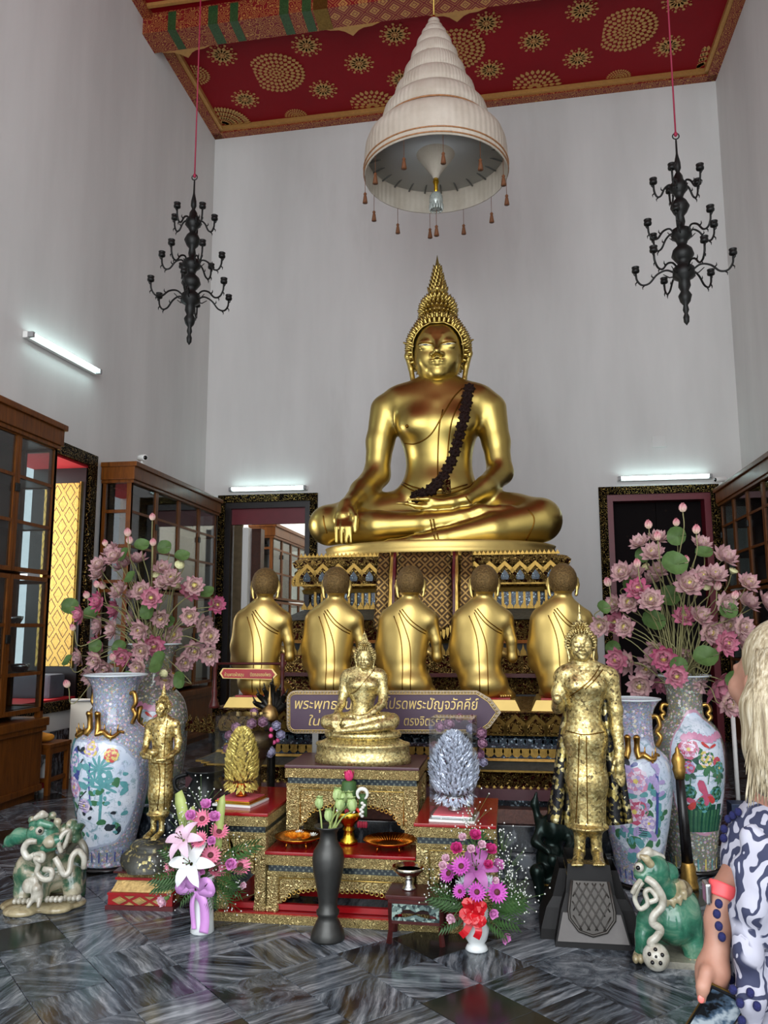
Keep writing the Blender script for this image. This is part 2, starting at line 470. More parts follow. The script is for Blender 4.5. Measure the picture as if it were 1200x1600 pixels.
simple('gold_paint', (196, 146, 82), 0.45, noise=0.15, nscale=20, metallic=None) if False else simple('gold_paint', (196, 148, 84), 0.42, 0.35, noise=0.12, nscale=25)
simple('green_mosaic', (52, 84, 48), 0.3, 0.2, noise=0.5, nscale=45)
simple('black_lacquer', (18, 15, 15), 0.25)
simple('dark_panel', (20, 12, 14), 0.35, noise=0.4, nscale=6)
simple('black_iron', (28, 28, 27), 0.45, 0.55, noise=0.2, nscale=30)
simple('white_enamel', (232, 232, 228), 0.35)
simple('grey_plastic', (150, 150, 150), 0.4)
simple('black_gloss', (8, 8, 9), 0.12)
simple('red_cord', (150, 24, 60), 0.6)
n = N('lamp_tube'); n.set(Base_Color=(1, 1, 1), Emission_Color=(0.72, 1.0, 1.0), Emission_Strength=9.0)

# wood with grain
def wood(name, a, b, rough=0.3, axis=(1.2, 1.2, 12)):
    n = N(name); v = n.coord('Object', axis)
    f = n.noise(v, 2.2, 6, 0.65, 1.4)
    n.set(Base_Color=n.ramp(f, [(0.3, lin(*a)), (0.7, lin(*b))]), Roughness=rough); n.bump(f, 0.06, 0.004)
    n.put(n.b.inputs['Coat Weight'], 0.06); n.put(n.b.inputs['Coat Roughness'], 0.12); n.put(n.b.inputs['Specular IOR Level'], 0.2)
wood('teak', (74, 38, 8), (122, 68, 18), 0.40, (9, 9, 1.0))
wood('teak_dark', (44, 19, 9), (72, 33, 15), 0.4, (9, 1.0, 9))
wood('rosewood', (52, 20, 20), (84, 36, 34), 0.28, (1.0, 9, 9))

# clear panes
def glassy(name, tint, base=0.06, rough=0.02):
    n = N(name); t = n.t
    tr = n.node('ShaderNodeBsdfTransparent'); tr.inputs['Color'].default_value = (*tint, 1)
    gl = n.node('ShaderNodeBsdfGlossy'); gl.inputs['Roughness'].default_value = rough
    fr = n.node('ShaderNodeLayerWeight'); fr.inputs['Blend'].default_value = 0.5
    f = n.math('ADD', n.math('MULTIPLY', n.math('POWER', fr.outputs['Facing'], 4.0), 0.75), base)
    mx = n.node('ShaderNodeMixShader'); n.put(mx.inputs[0], f)
    t.links.new(tr.outputs[0], mx.inputs[1]); t.links.new(gl.outputs[0], mx.inputs[2]); t.links.new(mx.outputs[0], n.out.inputs['Surface'])
glassy('pane_glass', (0.80, 0.84, 0.84), 0.08)
glassy('acrylic', (0.985, 0.99, 0.99), 0.012)

# marble: streaked grey, vein direction differs from tile to tile
def marble(name, tile=True, dark=(26, 29, 34), mid=(80, 87, 95), light=(168, 174, 180), rough=0.16):
    n = N(name)
    oi = n.node('ShaderNodeObjectInfo'); rnd = oi.outputs['Random']
    c = n.coord('Object')
    rot = n.node('ShaderNodeCombineXYZ'); n.put(rot.inputs[2], n.math('MULTIPLY', n.math('FLOOR', n.math('MULTIPLY', rnd, 7.0)), 0.785) if tile else 0.6)
    off = n.node('ShaderNodeCombineXYZ')
    for i, k in enumerate((31.0, 57.0, 13.0)): n.put(off.inputs[i], n.math('MULTIPLY', rnd, k))
    mp = n.node('ShaderNodeMapping'); n.put(mp.inputs['Vector'], c); n.put(mp.inputs['Rotation'], rot.outputs[0]); n.put(mp.inputs['Location'], off.outputs[0])
    w = n.noise(mp.outputs[0], 3.0, 4, 0.6, out='Color')
    vv = n.mix(0.07, mp.outputs[0], w, 'ADD')
    st = n.node('ShaderNodeMapping'); n.put(st.inputs['Vector'], vv); st.inputs['Scale'].default_value = (1.3, 13.0, 4.0)
    f = n.noise(st.outputs[0], 2.2, 9, 0.66, 0.25)
    g = n.noise(vv, 7.5, 8, 0.72, 1.4)
    r2 = n.math('FRACT', n.math('MULTIPLY', rnd, 17.0))
    f = n.mix(n.ramp(r2, [(0.62, 0), (0.92, 1)]), f, g)
    f = n.math('ADD', f, n.math('MULTIPLY', n.math('SUBTRACT', n.math('FRACT', n.math('MULTIPLY', rnd, 5.0)), 0.5), 0.12))
    col = n.ramp(f, [(0.38, lin(*dark)), (0.50, lin(*mid)), (0.58, lin(118, 124, 130)), (0.70, lin(*light))])
    if tile:
        r3 = n.math('FRACT', n.math('MULTIPLY', rnd, 29.0))
        plain = n.ramp(n.noise(vv, 3, 5), [(0.35, lin(26, 27, 26)), (0.7, lin(48, 48, 42))])
        col = n.mix(n.ramp(r3, [(0.90, 0), (0.91, 1)]), col, plain)
    n.set(Base_Color=col, Roughness=rough); n.put(n.b.inputs['Specular IOR Level'], 0.5)
marble('marble_tile')
marble('marble_dark', False, (14, 17, 22), (40, 46, 54), (120, 128, 136), 0.15)

# lattice painted on the beam
n = N('beam_lattice'); v = n.coord('Object'); s = n.sep(v)
u = n.math('MULTIPLY', n.math('ADD', s[0], n.math('ADD', s[1], s[2])), 3.6); w = n.math('MULTIPLY', n.math('SUBTRACT', s[0], n.math('ADD', s[1], s[2])), 3.6)
def cellc(x): return n.math('ABSOLUTE', n.math('SUBTRACT', n.math('FRACT', x), 0.5))
m = n.math('MAXIMUM', cellc(u), cellc(w))
dots = n.noise(v, 90, 2)
g = n.ramp(m, [(0.0, 1), (0.10, 1), (0.12, 0), (0.15, 0), (0.17, 1), (0.27, 1), (0.29, 0), (0.38, 0), (0.40, 0.8), (0.43, 0.8), (0.44, 0)], 'LINEAR')
g = n.math('MULTIPLY', g, n.ramp(dots, [(0.34, 0.3), (0.5, 1)]))
n.set(Base_Color=n.mix(g, lin(128, 14, 26), lin(206, 158, 92)), Metallic=n.math('MULTIPLY', g, 0.4), Roughness=0.4)
# running leaf border
n = N('border_paint'); v = n.coord('Object'); s = n.sep(v)
d = n.vor(v, 14, 'F1'); g = n.ramp(n.math('SINE', n.math('MULTIPLY', d, 22.0)), [(0.45, 0), (0.6, 1)])
n.set(Base_Color=n.mix(g, lin(124, 14, 22), lin(190, 140, 76)), Roughness=0.45, Metallic=n.math('MULTIPLY', g, 0.35))

# ================================================================== SETTING
XL, XR, YB = -5.0, 3.5, 12.75
ZC = lambda x: 10.36 + (x - XL) / (XR - XL) * 0.17          # the ceiling is a touch higher on the right

def struct(name, mb, mats, origin=None): return mb.build(name, mats, origin=origin, kind='structure')

# floor slab with every visible tile laid on it
m = MB(); m.box((-6.2, -2.6, -0.3), (4.6, 17.0, -0.012)); floor = struct('floor', m, 'marble_dark')
S = 0.342; H = S / 2 - 0.0012; b = 0.002
m = MB(); m.add([(-H, -H, -0.02), (H, -H, -0.02), (H, H, -0.02), (-H, H, -0.02), (-H, -H, -b), (H, -H, -b), (H, H, -b), (-H, H, -b),
                 (-H + b, -H + b, 0), (H - b, -H + b, 0), (H - b, H - b, 0), (-H + b, H - b, 0)],
                [(4, 5, 9, 8), (5, 6, 10, 9), (6, 7, 11, 10), (7, 4, 8, 11), (8, 9, 10, 11), (0, 1, 5, 4), (1, 2, 6, 5), (2, 3, 7, 6), (3, 0, 4, 7)])
tile_me = m.mesh('tile', 'marble_tile')
far = MB(); q = S / math.sqrt(2); nt = 0
dark_spots = [AZ(80, 1530), AZ(405, 1555), AZ(690, 1540)]
for i in range(-60, 60):
    for j in range(-60, 60):
        x, y = -1.152 + q * (i + j), 4.02 + q + q * (i - j)
        if not (XL < x < XR and -2.4 < y < YB): continue
        c = M3.transposed() @ (Vector((x, y, 0)) - EYE); vis = False
        if c.z > 0.5: px, py = 600 + FPX * c.x / c.z, 800 + FPX * c.y / c.z; vis = -140 < px < 1340 and py < 1760 and py > 1215
        if vis and y < 8.3 and not (-2.1 < x < 0.9 and y > 5.6):
            o = link('tile', tile_me); o.parent = floor; o.location = (x, y, 0); o.rotation_euler = (0, 0, R(45 + 90 * random.randint(0, 3))); nt += 1
        else: far.add([(x + q * 0.99, y, -0.001), (x, y + q * 0.99, -0.001), (x - q * 0.99, y, -0.001), (x, y - q * 0.99, -0.001)], [(0, 1, 2, 3)])
far.build('far_tiles', 'marble_dark', floor, kind='stuff')
print('tiles', nt)

# left wall with its deep window opening
WY0, WY1, WZ0, WZ1 = 7.35, 8.97, 0.84, 3.58
m = MB()
m.box((XL - .70, -2.4, -0.01), (XL, WY0, 11)); m.box((XL - .70, WY1, -0.01), (XL, YB + 0.01, 11))
m.box((XL - .70, WY0, -0.01), (XL, WY1, WZ0)); m.box((XL - .70, WY0, WZ1), (XL, WY1, 11))
struct('wall_left', m, 'plaster_wall')
m = MB(); m.box((XL, 5.0, 0), (XL + 0.03, 12.7, 0.52)); struct('baseboard_left', m, 'marble_dark')
m = MB(); m.box((XR, -2.4, -0.01), (XR + 0.4, YB + 0.01, 11)); struct('wall_right', m, 'plaster_wall')
# back wall with two doorways
D1 = (-4.62, -3.18, 3.70); D2 = (1.50, 3.02, 3.66)
m = MB()
m.box((XL - 1, YB, -0.01), (D1[0], YB + 0.5, 11)); m.box((D1[1], YB, -0.01), (D2[0], YB + 0.5, 11)); m.box((D2[1], YB, -0.01), (XR + 0.4, YB + 0.5, 11))
m.box((D1[0], YB, D1[2]), (D1[1], YB + 0.5, 11)); m.box((D2[0], YB, D2[2]), (D2[1], YB + 0.5, 11))
struct('wall_back', m, 'plaster_wall')

# ceiling: back bay, beam, front bays
def zq(x, y, dz=0.0): return (x, y, ZC(x) + dz)
m = MB()
m.add([zq(XL - .2, 10.1), zq(XR + .2, 10.1), zq(XR + .2, YB + .2), zq(XL - .2, YB + .2), zq(XL - .2, 10.1, .2), zq(XR + .2, 10.1, .2), zq(XR + .2, YB + .2, .2), zq(XL - .2, YB + .2, .2)],
      [(3, 2, 1, 0), (4, 5, 6, 7), (0, 1, 5, 4), (1, 2, 6, 5), (2, 3, 7, 6), (3, 0, 4, 7)])
m.add([zq(XL - .2, -2.4), zq(XR + .2, -2.4), zq(XR + .2, 10.0), zq(XL - .2, 10.0), zq(XL - .2, -2.4, .2), zq(XR + .2, -2.4, .2), zq(XR + .2, 10.0, .2), zq(XL - .2, 10.0, .2)],
      [(3, 2, 1, 0), (4, 5, 6, 7), (0, 1, 5, 4), (1, 2, 6, 5), (2, 3, 7, 6), (3, 0, 4, 7)])
ceiling = struct('ceiling', m, 'red_paint')
BY0, BY1, BDZ = 9.86, 10.24, -0.31
m = MB()
m.add([zq(XL, BY0, BDZ), zq(XR, BY0, BDZ), zq(XR, BY1, BDZ), zq(XL, BY1, BDZ), zq(XL, BY0, .1), zq(XR, BY0, .1), zq(XR, BY1, .1), zq(XL, BY1, .1)],
      [(3, 2, 1, 0), (4, 5, 6, 7), (0, 1, 5, 4), (1, 2, 6, 5), (2, 3, 7, 6), (3, 0, 4, 7)])
beam = struct('trim_1', m, 'beam_lattice')
# green and gold bands that wrap the beam's front and underside near its end
for x0, x1, mt in ((-4.62, -4.50, 'green_mosaic'), (-4.02, -3.88, 'green_mosaic'), (-3.70, -3.58, 'green_mosaic'), (-2.98, -2.85, 'green_mosaic'), (-2.66, -2.53, 'green_mosaic'), (-2.50, -2.30, 'gold_dark')):
    m = MB(); e = 0.012
    for (a, bb) in ((x0, x1),):
        m.add([zq(a, BY0 - e, BDZ - e), zq(bb, BY0 - e, BDZ - e), zq(bb, BY1, BDZ - e), zq(a, BY1, BDZ - e), zq(a, BY0 - e, -.03), zq(bb, BY0 - e, -.03), zq(bb, BY1, -.03), zq(a, BY1, -.03)],
              [(3, 2, 1, 0), (4, 5, 6, 7), (0, 1, 5, 4), (1, 2, 6, 5), (2, 3, 7, 6), (3, 0, 4, 7)])
    m.build('beam_band', mt, beam)
m = MB(); m.add([zq(XL, BY0 - .012, BDZ - .012), zq(-2.3, BY0 - .012, BDZ - .012), zq(-2.3, BY1 + .01, BDZ - .012), zq(XL, BY1 + .01, BDZ - .012), zq(XL, BY0 - .012, -.02), zq(-2.3, BY0 - .012, -.02)],
      [(3, 2, 1, 0), (0, 1, 5, 4)]); 
m.v = [(x, y + (0.004 if y < 10 else 0), z + 0.005) for x, y, z in m.v]; m.build('painted_end_panel', 'border_paint', beam)
# pointed gold motifs along the beam's back edge
for xx in (-4.55, -2.05, -0.55):
    pol = [(-.42, 0), (-.30, .05), (-.18, .06), (-.1, .1), (0, .2), (.1, .1), (.18, .06), (.30, .05), (.42, 0)]
    m = MB(); m.prism(pol, 0.01, Matrix(((1, 0, 0, 0), (0, 0, 1, 0), (0, -1, 0, 0), (0, 0, 0, 1)))); m.v = [(x + xx, y + BY1, z + ZC(xx) + BDZ + .01) for x, y, z in m.v]
    m.build('pointed_motif', 'gold_paint', beam)
# raised cornice round the back bay: gold dentil line and painted strip
def cornice(name, pts, w, drop, mt):
    m = MB()
    for (ax, ay), (bx, by) in zip(pts, pts[1:]):
        d = Vector((bx - ax, by - ay, 0)).normalized(); nrm = Vector((-d.y, d.x, 0)) * w
        for q0, q1 in (((ax, ay), (bx, by)),):
            A = [Vector((ax, ay, 0)), Vector((bx, by, 0)), Vector((bx, by, 0)) + nrm, Vector((ax, ay, 0)) + nrm]
            lo = [Vector((p.x, p.y, ZC(p.x) - drop)) for p in A]; hi = [Vector((p.x, p.y, ZC(p.x) + .02)) for p in A]
            m.add(lo + hi, [(3, 2, 1, 0), (0, 1, 5, 4), (1, 2, 6, 5), (2, 3, 7, 6), (3, 0, 4, 7)])
    return struct(name, m, mt)
cornice('trim_2', [(XL, BY1), (XL, YB)][::-1], 0.16, 0.10, 'border_paint')
cornice('trim_3', [(XL, YB), (XR, YB)][::-1], 0.16, 0.10, 'border_paint')
cornice('trim_4', [(XR, YB), (XR, BY1)][::-1], 0.16, 0.10, 'border_paint')
cornice('trim_5', [(XL + .16, YB - .16), (XR - .16, YB - .16)][::-1], 0.06, 0.07, 'gold_paint')
cornice('trim_6', [(XL + .16, BY1), (XL + .16, YB - .16)][::-1], 0.06, 0.07, 'gold_paint')
cornice('trim_7', [(XR - .16, YB - .16), (XR - .16, BY1)][::-1], 0.06, 0.07, 'gold_paint')
cornice('trim_8', [(XL, 9.72), (XR, 9.72)][::-1], 0.05, 0.05, 'gold_paint')
cornice('trim_9', [(XL, 3.0), (XL, BY0)][::-1], 0.14, 0.08, 'border_paint')

# gilt rosettes on the red boards
def petal_poly(r0, r1, wd, n=7):
    up = [(r0 + (r1 - r0) * t, wd * math.sin(PI * t ** 0.8) ) for t in [i / n for i in range(n + 1)]]
    return up + [(x, -y) for x, y in up[-2:0:-1]]
def flat(m, poly, z0, z1, ang, mat=0):
    c, s_ = math.cos(ang), math.sin(ang); n_ = len(poly)
    P = [(x * c - y * s_, x * s_ + y * c) for x, y in poly]
    m.add([(x, y, z1) for x, y in P] + [(x, y, z0) for x, y in P], [tuple(range(n_ - 1, -1, -1))] + [(i, (i + 1) % n_, (i + 1) % n_ + n_, i + n_) for i in range(n_)], mat)
def rosette(r, petals=12, rings=1):
    m = MB()
    for k in range(petals):
        a = 2 * PI * k / petals
        flat(m, petal_poly(r * .16, r * .76, r * .165), 0, -.006, a)
        flat(m, [(r * .78, 0), (r * .84, r * .07), (r * .97, r * .08), (r, 0), (r * .97, -r * .08), (r * .84, -r * .07)], 0, -.006, a)
        flat(m, [(r * .74, 0), (r * .78, r * .035), (r * .84, 0), (r * .78, -r * .035)], 0, -.006, a + PI / petals)
    flat(m, [(r * .13 * math.cos(t), r * .13 * math.sin(t)) for t in [2 * PI * i / 12 for i in range(12)]], 0, -.007, 0)
    return m.mesh('rosette', 'gold_paint')
def medallion(r):
    m = MB()
    for ring, (r0, r1, n_) in enumerate(((.05, .16, 6), (.17, .30, 12), (.31, .47, 16), (.48, .66, 22), (.67, .84, 28), (.85, 1.0, 36))):
        for k in range(n_):
            flat(m, petal_poly(r * r0, r * r1, r * min((r1 - r0) * .62, 2.6 * (r0 + r1) / 2 / n_) if ring else r * .05, 5), 0, -.006, 2 * PI * (k + .5 * (ring % 2)) / n_)
    return m.mesh('medallion', 'gold_paint')
ros, med = rosette(0.24), medallion(0.46)
def on_ceil(px, py):
    z = 10.4
    for _ in range(4): p = AZ(px, py, z); z = ZC(p.x)
    return p
for px, py in [(347, 86), (479, 71), (617, 54), (561, 99), (383, 155), (505, 140), (627, 124), (760, 36), (834, 64), (909, 16), (765, 109), (903, 91), (1045, 72), (1060, 0), (313, 128)]:
    p = on_ceil(px, py)
    if XL + .42 < p.x < XR - .40 and p.y < 12.3: put('rosette', ros, ceiling, (p.x, p.y, ZC(p.x) - .001))
for px, py in [(432, 114), (979, 47), (712, 78)]:
    p = on_ceil(px, py); put('medallion', med, ceiling, (p.x, p.y, ZC(p.x) - .001))
# half rosettes and fan motifs cut by the cornice
def fan(r, a0, a1):
    m = MB()
    for ring, (r0, r1, n_) in enumerate(((.08, .3, 6), (.32, .52, 8), (.54, .74, 11), (.76, 1.0, 14))):
        for k in range(n_): flat(m, petal_poly(r * r0, r * r1, r * .07, 4), 0, -.006, a0 + (a1 - a0) * (k + .5) / n_)
    return m.mesh('fan_motif', 'gold_paint')
fb = fan(0.44, PI, 2 * PI)
for px in (578, 836):
    p = on_ceil(px, 150 - (px - 578) * .12); put('fan_motif', fb, ceiling, (p.x, YB - .24, ZC(p.x) - .001))
for px in (459, 968):
    p = on_ceil(px, 172 - (px - 459) * .12); put('fan_motif', fan(.2, PI, 2 * PI), ceiling, (p.x, YB - .24, ZC(p.x) - .001))
put('fan_motif', fan(.5, 1.5 * PI, 2 * PI), ceiling, (XL + .24, YB - .24, ZC(XL) - .001))
put('fan_motif', fan(.5, PI, 1.5 * PI), ceiling, (XR - .24, YB - .24, ZC(XR) - .001))
put('fan_motif', fan(.24, -PI / 2, PI / 2), ceiling, (XL + .24, 11.2, ZC(XL) - .001))

# ---- window_1: frame, red head, lattice-gilt shutter leaf on the far reveal, cushioned sill
m = MB(); fw = 0.14
m.box((XL - .02, WY0 - fw, WZ0), (XL + .05, WY0, WZ1 + fw)); m.box((XL - .02, WY1, WZ0), (XL + .05, WY1 + fw, WZ1 + fw)); m.box((XL - .02, WY0, WZ1), (XL + .05, WY1, WZ1 + fw))
win = struct('window_1', m, 'carved_frame')
m = MB(); m.box((XL - .69, WY0, WZ1 - .03), (XL, WY1, WZ1 + .001)); m.build('red_head_board', 'red_cloth', win)
m = MB(); m.box((XL - .69, WY1 - .03, WZ0), (XL - .001, WY1 + .001, WZ1 - .03)); m.build('reveal_board', 'dark_panel', win)
n = N('shutter_lattice'); v = n.coord('Object'); s = n.sep(v)
row = n.math('MULTIPLY', s[2], 3.7); xx = n.math('MULTIPLY', s[0], 5.9)
u = n.math('ADD', xx, row); w = n.math('SUBTRACT', xx, row)
wob = n.math('MULTIPLY', n.math('SINE', n.math('MULTIPLY', s[2], 18.85)), 0.0)
def cc2(x): return n.math('ABSOLUTE', n.math('SUBTRACT', n.math('FRACT', x), 0.5))
mm = n.math('MAXIMUM', cc2(u), cc2(w)); sc = n.noise(v, 34, 3, 0.6)
line = n.ramp(mm, [(0, 0), (0.30, 0), (0.32, 1), (0.36, 1), (0.38, 0)])
scroll = n.ramp(n.vor(v, 26), [(0.12, 1), (0.3, 0.55)])
edge = n.ramp(sc, [(0.55, 0), (0.62, .35)])
n.set(Base_Color=n.mix(line, n.mix(edge, lin(228, 188, 92), lin(160, 110, 50)), lin(70, 38, 26)), Metallic=0.25, Roughness=0.4)
n.bump(scroll, 0.4, 0.01)
m = MB(); m.bbox((XL - .50, WY1 - .075, WZ0 + .36), (XL - .06, WY1 - .03, WZ1 - .22), .006); m.build('gilt_shutter', 'shutter_lattice', win)
m = MB(); m.box((XL - .06, WY1 - .06, WZ0 + .34), (XL - .045, WY1 - .03, WZ1 - .20)); m.build('shutter_edge', 'gold_trim', win)
m = MB(); m.box((XL - .69, WY0, WZ0 - .002), (XL - .001, WY1, WZ0 + .02)); m.build('sill_board', 'red_cloth', win)
m = MB(); m.box((XL - .02, WY0 - fw, WZ0 - .11), (XL + .06, WY1 + fw, WZ0)); m.build('sill_frame', 'carved_frame', win)
m = MB(); m.bbox((XL - .62, WY1 - .40, WZ0 + .02), (XL - .10, WY1 - .09, WZ0 + .28), .03); o = m.build('sill_bundle', simple('grey_cloth', (92, 98, 108), .9, noise=.15), None, (XL - .4, WY1 - .25, WZ0 + .02), label='folded grey cloth bundle on the red window sill', cat='cloth')

# ---- door_1 (left of the altar) and door_2 (right)
def doorframe(name, D, mt, jamb):
    m = MB(); f = .12
    for x0, x1 in ((D[0] - f, D[0]), (D[1], D[1] + f)): m.box((x0, YB - .06, 0), (x1, YB, D[2] + f))
    m.box((D[0], YB - .06, D[2]), (D[1], YB, D[2] + f))
    d = struct(name, m, mt)
    m = MB(); g = .09
    for x0, x1 in ((D[0], D[0] + g), (D[1] - g, D[1])): m.box((x0, YB - .02, 0), (x1, YB + .3, D[2]))
    m.box((D[0] + g, YB - .02, D[2] - .10), (D[1] - g, YB + .3, D[2])); m.build('jamb', jamb, d)
    return d
d1 = doorframe('door_1', D1, 'carved_frame', 'dark_panel')
m = MB(); m.box((D1[0] + .09, YB + .05, D1[2] - .36), (D1[1] - .09, YB + .12, D1[2] - .10)); m.build('red_lintel_board', 'maroon_panel', d1)
lx0, lx1, lx2 = AY(364, 900, YB + .1).x, AY(377, 900, YB + .1).x, AY(386, 900, YB + .1).x
m = MB(); m.box((lx0, YB + .1, 0), (lx1, YB + .16, 3.36)); m.build('door_post', 'bronze_dark', d1)
m = MB(); m.box((lx1, YB + .12, 0), (lx2, YB + .45, 3.30)); m.build('door_leaf', 'white_enamel', d1)
m = MB(); m.box((lx2, YB + .3, 0), (lx2 + .16, YB + .5, 3.30)); m.build('dark_post', 'teak_dark', d1)
d2 = doorframe('door_2', D2, 'carved_frame', 'maroon_panel')
n = N('dark_door_leaf'); v = n.coord('Object'); k = n.vor(v, 5.0, rnd=0.25)
n.set(Base_Color=n.ramp(k, [(0.10, lin(52, 36, 24)), (0.2, lin(12, 5, 6))]), Roughness=.7); n.put(n.b.inputs['Specular IOR Level'], .12)
for x0, x1 in ((D2[0] + .09, (D2[0] + D2[1]) / 2 - .002), ((D2[0] + D2[1]) / 2 + .002, D2[1] - .09)):
    m = MB(); m.bbox((x0, YB + .22, .0), (x1, YB + .27, D2[2] - .1), .01); m.build('door_leaf', 'dark_door_leaf', d2)
m = MB(); m.box((D2[0] + .05, YB + .28, 0), (D2[1] - .05, YB + .32, D2[2])); m.build('gap_light_blocker', 'dark_panel', d2)  # added unseen backing, blocks outside light shining between the door leaves

# side room seen through the left doorway
m = MB(); m.box((-7.2, 16.6, -.01), (-1.5, 16.8, 5.5)); struct('wall_far_room', m, 'plaster_cream')
m = MB(); m.box((-2.0, YB + .5, -.01), (-1.8, 16.8, 5.5)); struct('wall_far_room_right', m, 'plaster_cream')

# small square cover plate high on the back wall
p = AY(1030, 690, YB)
m = MB(); m.bbox((p.x - .11, YB - .03, p.z - .09), (p.x + .11, YB + .002, p.z + .09), .01); m.build('cover_plate', 'plaster_wall', None, (p.x, YB, p.z), label='small square white cover plate on the back wall above the right doorway', cat='cover plate')

# ---- fluorescent lamps
def tube_lamp(p0, p1, wall, label):
    p0, p1 = Vector(p0), Vector(p1); c = (p0 + p1) / 2; L = (p1 - p0).length; ax = (p1 - p0).normalized()
    t = thing('fluorescent_lamp', label, 'lamp', c, group='fluorescent tube lamps on the walls')
    rot = Matrix((ax, Vector(wall), ax.cross(Vector(wall)))).transposed().to_4x4()
    m = MB(); m.bbox((-L / 2 - .03, -.06, -.035), (L / 2 + .03, -.005, .035), .008, mtx=rot); m.build('batten', 'white_enamel', t)
    m = MB(); 
    m.tube([rot @ Vector((-L / 2 + .02, .03, -.01)), rot @ Vector((L / 2 - .02, .03, -.01))], .017, 12); m.build('tube', 'lamp_tube', t)
    for s_ in (-1, 1):
        m = MB(); m.bbox((s_ * L / 2 - .025, -.02, -.03), (s_ * L / 2 + .02, .055, .03), .008, mtx=rot); m.build('lamp_holder', 'grey_plastic', t)
tube_lamp(AX(46, 523, XL + .07), AX(152, 581, XL + .07), (1, 0, 0), 'slanted-looking fluorescent tube high on the left wall above the cabinets')
tube_lamp(AY(361, 765, YB - .07), AY(477, 762, YB - .07), (0, -1, 0), 'fluorescent tube above the left doorway in the back wall')
tube_lamp(AY(968, 748, YB - .07), AY(1110, 744, YB - .07), (0, -1, 0), 'fluorescent tube above the dark right doorway in the back wall')
# ================================================================== STATUES
gold('gold_crevice_shade', (92, 70, 34), .5, .1, 8)  # darker gold under the hair curls: crevice shade painted into the colour
def fy(x, z): return -0.02 - 0.45 * math.sqrt(max(0.02, 1 - (x / 0.46) ** 2 - ((z - 0.5) / 0.60) ** 2))
def head_mesh(vox=0.018, fine=True):
    """face unit: chin at z=0, hairline at z=1, looking towards -y"""
    c = Clay()
    c.ell((0, .05, .70), (.47, .50, .52), k=.05).ell((0, -.02, .50), (.43, .43, .52), k=.1)
    c.ell((0, -.09, .25), (.345, .33, .28), k=.12).ell((0, -.335, .09), (.13, .10, .10), k=.12)
    for s in (-1, 1):
        c.ell((s * .20, -.30, .36), (.15, .12, .15), k=.1)
        br = [(s * .055, .66), (s * .10, .755), (s * .20, .81), (s * .31, .775), (s * .395, .68)]
        c.chain([(x, fy(x, z) + .004, z) for x, z in br], [.026, .026, .024, .02, .012], k=.035)
        c.ell((s * .205, fy(.205, .615) + .035, .625), (.135, .075, .085), k=.03)
        c.ell((s * .205, fy(.205, .55) + .03, .545), (.12, .05, .045), k=.04)
        c.ell((s * .075, -.485, .385), (.05, .06, .045), k=.03)
        c.chain([(s * .47, .08, .74), (s * .555, .06, .72), (s * .565, .03, .55), (s * .50, .03, .32), (s * .46, .0, .06), (s * .49, -.03, -.06)], [.05, .045, .05, .05, .045, .025], k=.03)
        c.chain([(s * .53, .05, .78), (s * .63, .06, .82)], [.03, .02], k=.03)
    c.chain([(0, -.40, .74), (0, -.47, .58), (0, -.565, .42)], [.03, .035, .06], k=.06)
    c.chain([(x, fy(x, .28) - .015, z) for x, z in [(-.17, .30), (-.09, .285), (-.03, .292), (0, .283), (.03, .292), (.09, .285), (.17, .30)]], [.012, .024, .028, .026, .028, .024, .012], k=.02)
    c.chain([(x, fy(x, .22) - .020, z) for x, z in [(-.12, .245), (0, .228), (.12, .245)]], [.018, .034, .018], k=.02)
    c.cap((0, .06, .12), (0, .10, -.42), .275, .31, k=.06)
    for z, r in ((-.10, .30), (-.20, .325), (-.30, .35)): c.ell((0, .09, z), (r, r, .05), k=.025)
    return c.mesh(vox)
HEAD = head_mesh(0.0165)
HEAD_LOW = head_mesh(0.026)
_hl = [(0, 37), (20, 38), (38, 30), (52, 12), (62, -14), (75, -34), (100, -52), (180, -62)]
def hairline(phi): a = abs(math.degrees(phi)); a = a if a <= 180 else 360 - a; return R(np.interp(a, [p[0] for p in _hl], [p[1] for p in _hl]))
HR = (.53, .555, .52)
HZ_ = [.52, 1.20, .27]
def hpt(phi, e, g=1.0):
    z = .68 + .52 * g * math.sin(e) + (HZ_[0] - .52) * max(0.0, (math.sin(e) - .60) / .40)
    return Vector((HR[0] * g * math.sin(phi) * math.cos(e), .05 - HR[1] * g * math.cos(phi) * math.cos(e), z))
def hpt_old(phi, e, g=1.0): return Vector((HR[0] * g * math.sin(phi) * math.cos(e), .05 - HR[1] * g * math.cos(phi) * math.cos(e), .68 + HR[2] * g * math.sin(e)))
def spike(m, p, n_, r, h, seg=6):
    X = frame_to(n_)
    o = len(m.v); vs = [p + X @ Vector((r * math.cos(2 * PI * k / seg), r * math.sin(2 * PI * k / seg), -h * .2)) for k in range(seg)] + \
        [p + X @ Vector((r * .72 * math.cos(2 * PI * k / seg), r * .72 * math.sin(2 * PI * k / seg), h * .45)) for k in range(seg)] + [p + X @ Vector((0, 0, h))]
    fs = [(k, (k + 1) % seg, (k + 1) % seg + seg, k + seg) for k in range(seg)] + [(k + seg, (k + 1) % seg + seg, 2 * seg) for k in range(seg)]
    m.add(vs, fs, 0, True)
